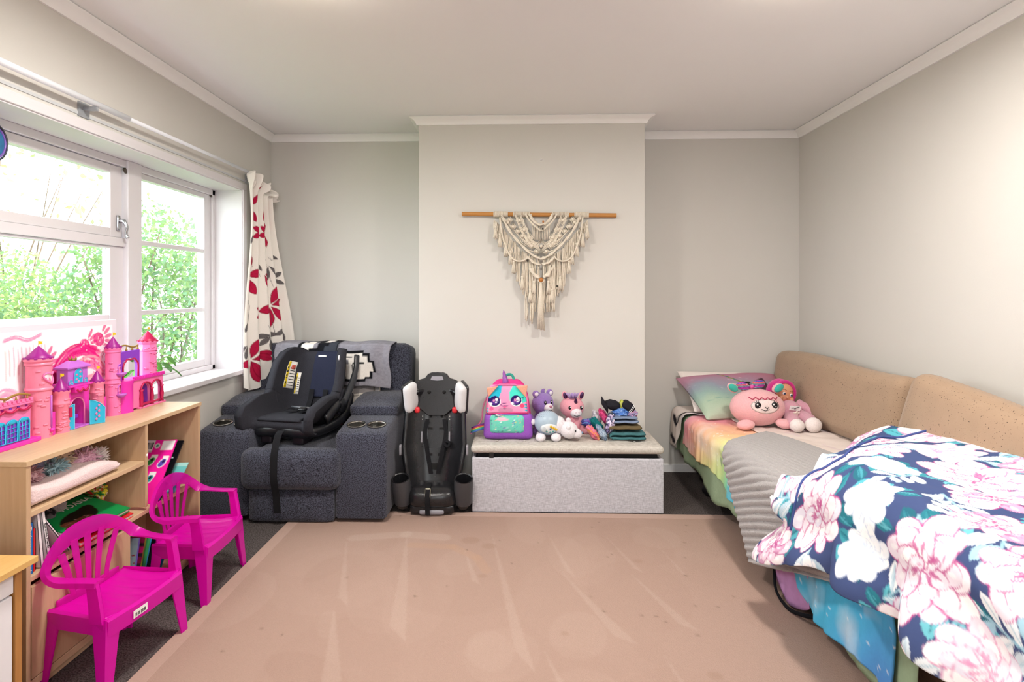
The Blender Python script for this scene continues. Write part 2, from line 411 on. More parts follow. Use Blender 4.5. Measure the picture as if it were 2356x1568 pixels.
# ---- garden outside
M_grass = mat('lawn', '#5d7a3c', rough=1, var=.3, scale=6)
g = box(-14, -.32, -9, 8, -.35, -.30).build('lawn', M_grass, smooth=False); struct(g)
M_leaf = [mat('leaf_a', '#5c7c40', rough=.6, var=.25, scale=9), mat('leaf_b', '#3d6848', rough=.6, var=.25, scale=9), mat('leaf_c', '#8e9c58', rough=.6, var=.2, scale=9)]
for mm_ in M_leaf:   # thin leaves let sunlight through
    N = mm_.node_tree.nodes; L = mm_.node_tree.links; p = N['Principled BSDF']; tr = N.new('ShaderNodeBsdfTranslucent'); tr.inputs[0].default_value = (.20, .30, .10, 1)
    x = N.new('ShaderNodeMixShader'); x.inputs[0].default_value = .4; L.new(p.outputs[0], x.inputs[1]); L.new(tr.outputs[0], x.inputs[2]); L.new(x.outputs[0], N['Material Output'].inputs[0])
M_bark = mat('bark', '#5a4a3c', rough=.95, var=.3, scale=40, bump=.8)
def bush(label, c, r, nleaf, seed, mk, size=.075, sparse=0.0):
    rg_ = np.random.default_rng(seed); t = thing('garden_bush', label, 'bush', (c[0], c[1], -.3), group=None)
    q = rg_.normal(size=(nleaf, 3)); q /= np.linalg.norm(q, axis=1, keepdims=True); rad = rg_.uniform(.25+.0*sparse, 1, nleaf)**(.45)
    lump = .75+.45*fbm(q[:, 0]*3+q[:, 2]*2+9, q[:, 1]*3+9+q[:, 2], seed)
    P = q*(rad*lump)[:, None]*np.array(r); P[:, 2] = np.maximum(P[:, 2], -r[2]*.95); P += np.array(c)
    a = rg_.normal(size=(nleaf, 3)); a /= np.linalg.norm(a, axis=1, keepdims=True); b = np.cross(a, rg_.normal(size=(nleaf, 3))); b /= np.linalg.norm(b, axis=1, keepdims=True)
    s = size*rg_.uniform(.6, 1.3, nleaf)[:, None]; nn = np.cross(a, b)
    V = np.stack([P, P+a*s*.5+b*s*.28-nn*s*.05, P+a*s, P+a*s*.5-b*s*.28-nn*s*.05], 1).reshape(-1, 3)-np.array(t['w'])
    me = bpy.data.meshes.new('foliage'); Fc = np.arange(nleaf*4).reshape(-1, 4); me.from_pydata(V.tolist(), [], Fc.tolist()); me.update()
    for k in mk: me.materials.append(M_leaf[k])
    me.polygons.foreach_set('material_index', rg_.integers(0, len(mk), nleaf))
    o = bpy.data.objects.new('foliage', me); COL.objects.link(o); o.parent = t; o['kind'] = 'stuff'
    m = MB()
    for k in range(14):
        d = rg_.normal(size=3); d[2] = abs(d[2])*1.2+.4; d /= np.linalg.norm(d); e = np.array(c)+d*np.array(r)*rg_.uniform(.6, 1.0)
        b0 = np.array([c[0]+rg_.uniform(-.1, .1), c[1]+rg_.uniform(-.1, .1), -.32]); mid = (b0+e)/2+rg_.normal(size=3)*.15
        m.tube(spl([b0, mid, e], 5), np.linspace(.022, .005, 11), 5)
    m.build('stems', M_bark, t)
bush('tall leafy bush close outside the right casement window', (-1.9, 1.65, .8), (.85, 1.0, 1.35), 13000, 3, (0, 1), .06)
bush('yellow green hedge bush outside the wide left window pane', (-3.3, .5, .55), (1.0, 1.15, 1.0), 22000, 4, (0, 2, 1), .055)
bush('hedge bush filling the middle of the garden view', (-4.6, 2.3, .7), (1.1, 1.5, 1.15), 18000, 5, (0, 1, 2), .06)
bush('pale hedge bush at the far left of the window view', (-3.1, -1.5, .5), (.9, 1.0, .95), 15000, 6, (2, 0, 1), .055)
bush('sparse tree crown rising above the hedge behind', (-5.5, 3.8, 2.3), (1.6, 2.4, 1.8), 500, 8, (0, 2), .12)
m = MB(); m.tube([(-.40, -.864, -.3), (-.40, -.864, 1.02), (-.405, -.866, 1.36)], [.014, .014, .010], 8).cbox((-.40, -.864, 1.34), (.03, .03, .03)).cbox((-.40, -.864, 1.1), (.034, .034, .02))
tag(m.build('garden_stake', mat('black_paint', '#15161a', rough=.5)), 'thin black stake standing outside beside the window mullion', 'stake')

# ================================================================ LAMPS, RAIL, CURTAIN
M_opal = mat('opal_glass', '#fff1dc', rough=.3, emit=30)
def ceiling_lamp(x, y, label):
    t = thing('ceiling_lamp', label, 'lamp', (x, y, CH), group='ceiling lamps')
    MB().lathe([(.001, CH), (.15, CH), (.155, CH-.008), (.15, CH-.03), (.14, CH-.034), (.001, CH-.034)], (x, y, 0), 36).build('lamp_base', M_trim, t, ang=35)
    MB().lathe([(.138, CH-.034), (.13, CH-.052), (.10, CH-.068), (.05, CH-.077), (.001, CH-.079)], (x, y, 0), 32).build('diffuser', M_opal, t)
    d = bpy.data.lights.new('lamp_light', 'AREA'); d.shape = 'DISK'; d.size = .24; d.energy = LAMP_W; d.color = (1.0, .965, .93)
    o = bpy.data.objects.new('lamp_light', d); COL.objects.link(o); o.location = (0, 0, -.085); o.parent = t
ceiling_lamp(1.03, -2.17, 'round white ceiling lamp nearer the window wall')
ceiling_lamp(2.80, -2.15, 'round white ceiling lamp above the bed side')
ceiling_lamp(1.9, -4.9, 'round white ceiling lamp added behind the camera for fill light')  # unseen lamp added behind the camera as fill

M_rail = mat('rail_white', '#e9ecf2', rough=.35)
t = thing('curtain_rail', 'white metal curtain rail along the top of the window', 'curtain rail', (.03, -1.5, 2.03))
zr = 2.035
MB().tube([(.055, -2.75, zr), (.055, -1.60, zr)], .0125, 10).build('rail', M_rail, t)
MB().tube([(.055, -1.62, zr), (.055, -.34, zr+.004)], .009, 10).build('rail', M_rail, t)
MB().box(.0, .004, -2.75, -.36, zr-.05, zr-.038).build('rail_shadow_line', mat('rail_shadow_grey', '#c4c6c8', rough=.5), t, smooth=False)  # shadow line below the rail, painted as a thin grey strip
for y in (-1.80, -.36):
    MB().box(.0, .006, y-.03, y+.03, zr-.055, zr+.005).build('bracket_plate', mat('bracket_metal', '#a9adb3', rough=.4, metal=.4), t, smooth=False)
    MB().box(.004, .062, y-.006, y+.006, zr-.028, zr-.012).build('bracket_arm', mat('bracket_metal', '#a9adb3', rough=.4, metal=.4), t, smooth=False)

def petals(cv, x, y, S, angs, col, edge, wd=.42, jit=0):
    for a in angs:
        r = math.radians(a); cv.petal(x+math.cos(r)*S*.10, y+math.sin(r)*S*.10, r, S*.95, S*wd*.92, col, edge)
        cv.line([(x+math.cos(r)*S*.2, y+math.sin(r)*S*.2), (x+math.cos(r)*S*.9, y+math.sin(r)*S*.9)], 1.2, edge, .7)
CV = Canvas(400, 900, '#f3ede6')
red, red2, gr, gr2, ol = '#b81a44', '#8f1030', '#6b6566', '#4a4647', '#b9b1a6'
def fl_red(x, y, S, angs): petals(CV, x, y, S, angs, red, red2)
def fl_gr(x, y, S, angs):
    petals(CV, x, y, S, angs, gr, gr2, .34); CV.line([(x, y), (x+3, y+S*.9), (x+14, y+S*1.5)], 1.5, gr2)
fl_red(60, 130, 70, (100, 250, 60)); fl_red(230, 120, 66, (70, 110)); fl_red(120, 70, 60, (310, 130)); fl_red(330, 150, 60, (80, 270))
fl_red(140, 240, 62, (160, 200)); fl_red(235, 245, 60, (175, 215)); fl_red(265, 240, 55, (85, 270)); fl_gr(20, 250, 45, (110, 70))
fl_red(45, 430, 92, (285, 350, 55)); fl_red(190, 420, 70, (10, 60)); fl_gr(270, 380, 66, (150, 200, 100, 40)); fl_gr(160, 370, 40, (100, 60, 250))
fl_gr(330, 440, 60, (20, 90, -30)); fl_gr(330, 330, 50, (60, 95, 20))
fl_red(262, 560, 95, (165, 95, 48, 345, 300)); fl_red(165, 590, 60, (160, 200)); CV.line([(60, 500), (75, 560), (70, 640)], 2, gr2); CV.line([(262, 600), (275, 690)], 2, gr2)
fl_gr(215, 690, 66, (175, 140, 95, 45, 0)); fl_gr(335, 660, 66, (150, 70, 100)); fl_gr(25, 620, 50, (70, 110)); fl_gr(20, 720, 60, (60, 100, 140))
fl_red(80, 790, 88, (290, 350, 70, 55, 170)); fl_red(140, 770, 75, (0, 20)); fl_red(120, 830, 60, (60, 75)); fl_gr(300, 800, 55, (60, 120, 20)); fl_gr(340, 860, 40, (100, 200))
for _ in range(26):
    x, y = [(250, 535), (65, 400), (210, 665), (330, 640), (290, 360), (70, 110)][_ % 6]; CV.line([(x, y), (x+random.uniform(-18, 18), y-random.uniform(12, 24))], 1.2, '#3b3737')
nu, nv = 150, 300
U, V_ = np.meshgrid(np.linspace(0, 1, nu), np.linspace(0, 1, nv), indexing='ij')
z = 2.015 - V_*1.345 - .03*sm(.9, 1, V_)*np.sin(U*9)
wv = sm(0, .12, V_)
ya = -.475 - .105*sm(.1, 1, V_) + .02*np.sin(V_*7); yb = -.215 + .105*sm(.05, .9, V_)
xa = .065 + .01*V_; xb = .095 + .115*sm(.05, .95, V_)
Y = ya+(yb-ya)*U; X = xa+(xb-xa)*U**1.3
fold = np.sin(U*2*PI*4.2+.6*np.sin(V_*3)) ; amp = .022*(.75+.5*V_)
nx, ny = .85, -.5
X = X+fold*amp*nx; Y = Y+fold*amp*ny*.4
ruf = (1-sm(0, .085, V_))                         # heading pleats flop over towards the room
X = X+ruf*(.035*np.sin(U*2*PI*8)+.03*U); z = z-ruf*.10*U**2+.03*ruf*np.sin(U*31); Y = Y+ruf*(.06*(U-.2))
X = np.maximum(X, .043)
P = np.stack([X, Y, z], -1)
m = MB().grid(P); cc = CV.sample(U, V_)
tag(m.build('curtain', printed('curtain_print', scale=300, var=.04), colors=cc.reshape(-1, 3)), 'gathered white curtain printed with red and grey leaves', 'curtain')

# ================================================================ SOFA
M_sofa = mat('charcoal_chenille', '#191a22', rough=.95, col2='#585a69', scale=200, detail=2, sharp=.17, bump=.8, bscale=300, spec=.1, sheen=.2)
M_steel = mat('brushed_steel', '#c8c4be', rough=.25, metal=1, var=.1, scale=40)
M_black = plas('black_plastic', '#17181b', .4)
t = thing('recliner_chair', 'wide charcoal fabric recliner with two steel cup holders in each arm', 'recliner', (.55, -.55, .006))
def recalc(o):
    b = bmesh.new(); b.from_mesh(o.data); bmesh.ops.recalc_face_normals(b, faces=b.faces[:]); b.to_mesh(o.data); b.free()
def sofa_arm(x0, x1, yf):
    def slope(P):
        P = P.copy(); return P
    a = MB()
    # lower arm body with a sloping front top
    prof = [(yf, .03), (yf-.0, .46), (yf+.012, .488), (yf+.04, .502), (yf+.26, .535), (-.12, .535), (-.12, .03)]
    rings = []
    for x, k in ((x0, .012), (x0+.012, 0), (x1-.012, 0), (x1, .012)):
        cy = np.mean([p[0] for p in prof]); cz = np.mean([p[1] for p in prof])
        rings.append([(x, p[0]+np.sign(cy-p[0])*k, p[1]+np.sign(cz-p[1])*k) for p in prof])
    a.rings(rings); o = a.build('arm', M_sofa, t, smooth=True); recalc(o)
    for cx in (x0+.085, x1-.085):          # recesses for the cup holders
        k = MB().lathe([(.001, -.06), (.050, -.06), (.050, .05), (.001, .05)], np.array((cx, yf+.125, .515)), 24, R=rotm(.15, 0, 0)).build('cutter', None); recalc(k)
        bm_ = o.modifiers.new('cut', 'BOOLEAN'); bm_.object = k; bm_.operation = 'DIFFERENCE'; bm_.solver = 'EXACT'
        bpy.context.view_layer.update(); me = bpy.data.meshes.new_from_object(o.evaluated_get(bpy.context.evaluated_depsgraph_get()))
        o.modifiers.clear(); o.data = me; bpy.data.objects.remove(k)
    o.data.set_sharp_from_angle(angle=.8); b_ = o.modifiers.new('bevel', 'BEVEL'); b_.width = .010; b_.segments = 3; b_.limit_method = 'ANGLE'; b_.angle_limit = .7
    # storage lid on the arm: padded wedge
    def wedge(P):
        P = P.copy(); k = sm(-.2, -.05, P[:, 1]); P[:, 2] = np.where(P[:, 2] > 0, P[:, 2]*(.45+.55*k), P[:, 2]); return P
    MB().rbox(((x0+x1)/2, -.50, .572), (x1-x0+.008, .44, .10), .03, 10, (0, 0, .012), fn=wedge).build('arm_lid', M_sofa, o, off=t['w'])
    for cx in (x0+.085, x1-.085):
        c = MB(); yy = yf+.125; zz = .515
        c.lathe([(.049, .007), (.054, .005), (.053, -.002), (.046, -.001), (.045, -.05), (.001, -.05)], (cx, yy, zz), 24, cap=False, R=rotm(.15, 0, 0))
        c.build('cup_holder', M_steel, o, off=t['w'], ang=40, label='brushed steel cup holder')
    return o
sofa_arm(.785, 1.070, -.995); sofa_arm(.008, .30, -.975)
def seatfn(P):
    P = P.copy(); f = P[:, 1] < 0; P[:, 1] -= .03*np.where(f, (1-(P[:, 2]/.125)**2).clip(0), 0); return P
MB().rbox((.54, -.66, .30), (.48, .68, .20), .08, 14, (0, .02, .02), fn=seatfn).build('seat_cushion', M_sofa, t)
MB().rbox((.545, -.985, .30), (.55, .12, .225), .055, 12, (0, .02, 0)).build('seat_front_roll', M_sofa, t)
MB().rbox((.545, -.955, .10), (.475, .10, .185), .025, 8, (0, .015, 0)).build('footrest', M_sofa, t)
Rb = rotm(-.17, 0, 0)
MB().rbox((.555, -.245, .62), (1.05, .22, .60), .06, 14, (0, .03, .0), R=Rb).build('backrest', M_sofa, t)
MB().box(.06, 1.04, -.93, -.14, .006, .06).build('base_frame', M_black, t, smooth=False)

# ---- woven throw over the backrest
TH = Canvas(420, 300, '#8d8a92')
def px(x0, y0, x1, y1, c): TH.rect(x0, y0, x1, y1, c)
s = 7
for k in range(420//s):
    for j in range(300//s):
        g_ = random.uniform(-1, 1)*7; b_ = (141+g_, 139+g_, 148+g_); TH.rect(k*s, j*s, k*s+s, j*s+s, '#%02x%02x%02x' % tuple(int(q) for q in b_))
blk, wht, ch = '#14151a', '#efe9e2', '#3b3f48'
px(24, 0, 120, 12, blk); px(230, 0, 330, 12, blk)
def blob(cells, c):     # woven motif: stepped shapes on the weave grid
    for (x0, y0, x1, y1) in cells: TH.rect(x0*s, y0*s, x1*s, y1*s, c)
blob([(12, 11, 29, 22), (14, 9, 27, 24), (17, 8, 24, 9), (24, 6, 33, 26), (26, 5, 31, 27)], blk)
blob([(14, 12, 18, 20), (16, 11, 20, 18)], wht); blob([(20, 13, 22, 18)], '#8d8a92'); blob([(25, 9, 29, 14)], wht); blob([(28, 12, 32, 24), (26, 17, 29, 25)], ch)
blob([(33, 21, 50, 38), (36, 19, 47, 40), (31, 26, 52, 34)], blk); blob([(34, 23, 49, 37), (37, 21, 46, 38), (32, 27, 51, 33)], wht)
blob([(41, 27, 47, 28), (40, 28, 41, 36), (34, 23, 41, 24)], blk); blob([(36, 25, 39, 28)], '#8d8a92')
M_throw = printed('throw_weave', scale=260, var=.14, bump=.5)
t = thing('throw_blanket', 'grey woven throw with black and white motif over the recliner back', 'blanket', (.6, -.25, .93))
nu, nv = 90, 70
U, V_ = np.meshgrid(np.linspace(0, 1, nu), np.linspace(0, 1, nv), indexing='ij')
def throw_surf(x0, x1, zt, zb_left, zb_right, off):
    """over the top of the back (v<.25 behind and top) and down its front"""
    L = .055; zbm = zb_left+(zb_right-zb_left)*U; d = V_*(zt-zbm+.14)
    zz = np.where(d < .14, zt+.012*np.sin(d/.14*PI), zt-(d-.14)); yf_ = -.400+.17*(zz-.62); yy = np.where(d < .14, -.16+(-.349+.16)*d/.14, yf_)
    xx = x0+(x1-x0)*U
    w = .008*np.sin(U*11+V_*4)+.006*np.sin(U*23-V_*5)
    return np.stack([xx+.01*np.sin(V_*9), yy-off-.006-np.abs(w), zz+.004*np.sin(U*17)], -1)
P = throw_surf(.215, .965, .925, .70, .655, .045); m = MB().grid(P, .006); cc = TH.sample(U, V_).reshape(-1, 3)
m.build('upper_fold', M_throw, t, colors=np.vstack([cc, cc]))
P = throw_surf(.36, .885, .915, .565, .56, .022); m = MB().grid(P, .005)
LC = Canvas(200, 200, '#86807f'); LC.rect(0, 178, 200, 200, '#e6ddd2'); LC.line([(0, 182), (200, 182)], 1.2, '#6a625c'); LC.rect(186, 0, 189, 182, '#5c5652'); LC.rect(190, 0, 200, 182, '#9a9696')
cc = LC.sample(U, V_).reshape(-1, 3); m.build('lower_fold', M_throw, t, colors=np.vstack([cc, cc]))
m = MB(); y0 = float(P[0, -1, 1])
for k in range(42):
    x = .37+.51*k/41+random.uniform(-.004, .004); L = random.uniform(.035, .062); z0 = .567
    m.tube(spl([(x, y0, z0), (x+random.uniform(-.008, .008), y0-.012, z0-L*.5), (x+random.uniform(-.014, .014), y0-.008-random.uniform(0, .01), z0-L)], 3), .0028, 5)
for k in range(9):
    z0 = .70-.013*k; m.tube([(.888, y0+.02, z0), (.898, y0+.012, z0-.03), (.894, y0+.01, z0-.05)], .0025, 5)
o = m.build('fringe', fab('cream_yarn', '#e3d8cb'), t); o['kind'] = 'stuff'

# ================================================================ STORAGE CHEST
def linen(name, a, b):
    if name in MATS: return MATS[name]
    m_, N, L, p = nt(name); p.inputs['Roughness'].default_value = .95; p.inputs['Specular IOR Level'].default_value = .1
    tc = N.new('ShaderNodeTexCoord'); mixes = []
    for sc in ((40, 40, 420), (420, 420, 40)):
        mp = N.new('ShaderNodeMapping'); mp.inputs['Scale'].default_value = sc; L.new(tc.outputs['Object'], mp.inputs[0])
        n_ = N.new('ShaderNodeTexNoise'); n_.inputs['Scale'].default_value = 1; n_.inputs['Detail'].default_value = 2; L.new(mp.outputs[0], n_.inputs['Vector']); mixes.append(n_)
    ad = N.new('ShaderNodeMath'); ad.operation = 'ADD'; L.new(mixes[0].outputs['Fac'], ad.inputs[0]); L.new(mixes[1].outputs['Fac'], ad.inputs[1])
    r = N.new('ShaderNodeMapRange'); r.inputs[1].default_value = .75; r.inputs[2].default_value = 1.25; L.new(ad.outputs[0], r.inputs[0])
    mx = N.new('ShaderNodeMix'); mx.data_type = 'RGBA'; mx.inputs[6].default_value = rgba(a); mx.inputs[7].default_value = rgba(b); L.new(r.outputs[0], mx.inputs[0]); L.new(mx.outputs[2], p.inputs['Base Color'])
    bb = N.new('ShaderNodeBump'); bb.inputs['Strength'].default_value = .3; bb.inputs['Distance'].default_value = .003; L.new(r.outputs[0], bb.inputs['Height']); L.new(bb.outputs[0], p.inputs['Normal'])
    MATS[name] = m_; return m_
M_lin = linen('grey_linen', '#aeadb4', '#d6d5dc'); M_lid = linen('beige_linen', '#b5aea4', '#d6d0c8')
t = thing('storage_chest', 'low grey linen storage chest with a buttoned cushion lid', 'chest', (2.065, -.62, .006))
CX0, CX1, CYF, CYB = 1.522, 2.612, -.815, -.425
box(CX0, CX1, CYF, CYF+.022, .008, .318).build('front_panel', M_lin, t, smooth=False, bevel=.006)
box(CX0, CX0+.02, CYF+.022, CYB, .008, .318).build('side_panel', M_lin, t, smooth=False, bevel=.005)
box(CX1-.02, CX1, CYF+.022, CYB, .008, .318).build('side_panel', M_lin, t, smooth=False, bevel=.005)
box(CX0+.02, CX1-.02, CYB-.02, CYB, .008, .318).build('back_panel', M_lin, t, smooth=False)
box(CX0+.03, CX1-.03, CYF+.03, CYB-.03, .30, .346).build('lid_gap_shade', mat('chest_gap_dark', '#141416', rough=.9), t, smooth=False)  # near-black block stands in for the shaded gap under the lid
TB = [(CX0+.14+.162*i, CYB-.10-.165*j) for j in range(2) for i in range(6)]
def tuft(P):
    P = P.copy(); top = P[:, 2] > 0
    for bx, by in TB:
        d = np.hypot(P[:, 0]-(bx-2.065), P[:, 1]-(by+.62)); P[:, 2] -= np.where(top, .010*np.exp(-(d/.03)**2), 0)
    return P
m = MB(); lx, ly = CX1-CX0+.01, CYB-CYF+.012
nu, nv = 90, 40
o = MB().rbox((2.065, -.62, .366), (lx, ly, .044), .020, 40, (0, 0, .006), fn=tuft).build('lid', M_lid, t)
for bx, by in TB: MB().ell((bx, by, .385), (.008, .008, .004), nu=10, nv=6).build('button', M_lid, o, off=t['w'])
m = MB(); m.box(1.62, 1.645, CYF+.002, CYF+.02, .312, .35); m.build('lid_strap', M_black, t, smooth=False)

# ================================================================ RUG
RC = Canvas(520, 640, '#a88d80')
for _ in range(110):
    x, y = random.uniform(0, 520), random.uniform(0, 640); r_ = random.uniform(12, 60)
    RC.ell(x, y, r_, r_*random.uniform(.4, 1.2), random.choice(['#b9a194', '#b59b8e', '#9a7d70', '#9f8376']), random.uniform(0, 3), random.uniform(.06, .2))
def wedge(x, y, w, L, lean, a=.4): w *= .55; RC.poly([(x, y), (x+w*.7+lean*.5, y+L*.6), (x+lean+w, y+L), (x+lean+w*.3, y+L*.9)], '#bea89b', a*.62)
for a in ((60, 40, 30, 110, 24), (120, 35, 40, 150, 12), (205, 30, 34, 180, 20), (262, 32, 18, 75, 10), (268, 95, 40, 90, 26), (318, 30, 18, 70, 14), (330, 100, 30, 70, 16), (180, 60, 20, 60, 10), (365, 45, 10, 60, 8), (90, 150, 60, 120, 20), (250, 190, 50, 120, 20), (330, 190, 30, 110, 10)): wedge(*a)
RC.line([(130, 60), (170, 62), (195, 80), (205, 100)], 9, '#b08f7a', .45); RC.line([(70, 48), (120, 40), (160, 45)], 12, '#c8b5a8', .18)
for x, y, r_ in ((205, 60, 7), (186, 50, 9), (202, 108, 4), (342, 82, 4), (358, 210, 5), (372, 232, 4), (266, 175, 3), (240, 240, 4)): RC.ell(x, y, r_, r_*.7, '#8f7260', 0, .3)
for _ in range(130): RC.ell(random.uniform(0, 520), random.uniform(0, 640), random.uniform(.5, 1.2), .8, '#5b4a40', 0, .8)
RX0, RX1, RY0, RY1 = .525, 3.32, -4.9, -.82
bw = .062
RC.rect(0, 0, 0, 0, '#c3a692')
nu, nv = 330, 420
U, V_ = np.meshgrid(np.linspace(0, 1, nu), np.linspace(0, 1, nv), indexing='ij')
t = thing('area_rug', 'large beige cut carpet rug with plain bound border on the floor', 'rug', (1.9, -2.8, 0))
P = np.stack([RX0+bw+(RX1-RX0-2*bw)*U, RY1-bw-(RY1-RY0-2*bw)*V_, np.full_like(U, .008)+.0015*fbm(U*40, V_*50, 3)], -1)
MB().grid(P).build('pile', printed('rug_pile', scale=260, var=.10, bump=.6), t, colors=RC.sample(U, V_*.98).reshape(-1, 3))
M_bind = mat('rug_binding', '#b09487', rough=.95, var=.08, scale=180, bump=.3)
for a in ((RX0, RX0+bw, RY0, RY1), (RX1-bw, RX1, RY0, RY1), (RX0+bw, RX1-bw, RY1-bw, RY1), (RX0+bw, RX1-bw, RY0, RY0+bw)):
    box(*a, .0, .0095).build('border', M_bind, t, smooth=False, bevel=.002)

# ================================================================ BOOKCASE
def wood(name, a, b, axis='y', rough=.5):
    st = {'x': (4, 60, 60), 'y': (60, 4, 60), 'z': (60, 60, 4)}[axis]
    return mat(name, a, rough=rough, col2=b, scale=1.6, detail=4, stretch=st, bump=.08, bscale=2)
M_oakH = wood('oak_along', '#d9bd9a', '#c3a17c', 'y'); M_oakV = wood('oak_upright', '#d0b08c', '#b99775', 'z')
M_edge = mat('oak_edge', '#dfbf95', rough=.5, var=.06, scale=30)
BX0, BX1, BY0, BY1, BZ = .012, .272, -2.385, -1.408, .742
t = thing('bookcase', 'low light oak bookcase with open compartments under the window', 'bookcase', (.14, -1.9, 0))
th = .017
def pl(name, m_, *a, **k): return box(*a).build(name, m_, t, smooth=False, bevel=.0015, **k)
pl('top', M_oakH, BX0, BX1+.004, BY0-.003, BY1+.003, BZ-th, BZ)
pl('side_panel', M_oakV, BX0, BX1, BY0, BY0+th, .03, BZ-th); pl('side_panel', M_oakV, BX0, BX1, BY1-th, BY1, .03, BZ-th)
pl('back_panel', M_oakV, BX0, BX0+.006, BY0+th, BY1-th, .03, BZ-th)
pl('divider', M_oakV, BX0+.006, BX1, -1.815, -1.815+th, .39, BZ-th); pl('divider', M_oakV, BX0+.006, BX1-.001, -1.925, -1.925+th, .06, .36)
pl('shelf', M_oakH, BX0+.006, BX1-.004, BY0+th, -1.815, .562, .579)
pl('shelf', M_oakH, BX0+.006, BX1-.004, BY0+th, BY1-th, .36, .377)
pl('bottom_board', M_oakH, BX0+.006, BX1, BY0+th, BY1-th, .03, .055)
pl('front_panel', M_oakV, BX1-.016, BX1+.001, BY0+th+.002, -1.908, .058, .345)
pl('plinth', M_oakH, BX1-.03, BX1-.012, BY0+th, BY1-th, .004, .03)
for y in (BY0+.03, BY1-.03): pl('foot', M_oakV, BX0+.02, BX1-.02, y-.012, y+.012, 0.0, .03)
for (x, y, z) in ((BX1+.0012, -1.807, .60),): MB().ell((x, y, z), (.002, .005, .006)).build('screw_cap', M_trim, t)
MB().ell((.2, BY0-.0005, .44), (.006, .0015, .006)).build('screw_cap', M_dark, t)

# ================================================================ CHILD CHAIRS
def translucent(name, col, tint, mix):
    m_, N, L, p = nt(name); p.inputs['Base Color'].default_value = rgba(col); p.inputs['Roughness'].default_value = .28; p.inputs['Subsurface Weight'].default_value = 0
    tr = N.new('ShaderNodeBsdfTranslucent'); tr.inputs[0].default_value = rgba(col)
    x1 = N.new('ShaderNodeMixShader'); x1.inputs[0].default_value = .3; L.new(p.outputs[0], x1.inputs[1]); L.new(tr.outputs[0], x1.inputs[2])
    tp = N.new('ShaderNodeBsdfTransparent'); tp.inputs[0].default_value = tint
    x = N.new('ShaderNodeMixShader'); x.inputs[0].default_value = mix; L.new(x1.outputs[0], x.inputs[1]); L.new(tp.outputs[0], x.inputs[2]); L.new(x.outputs[0], N['Material Output'].inputs[0])
    MATS[name] = m_; return m_
M_pink = translucent('magenta_plastic', '#ee0cc0', (1, .25, .8, 1), .10); M_pinkb = translucent('magenta_plastic_thin', '#ee20c6', (1, .35, .88, 1), .40)
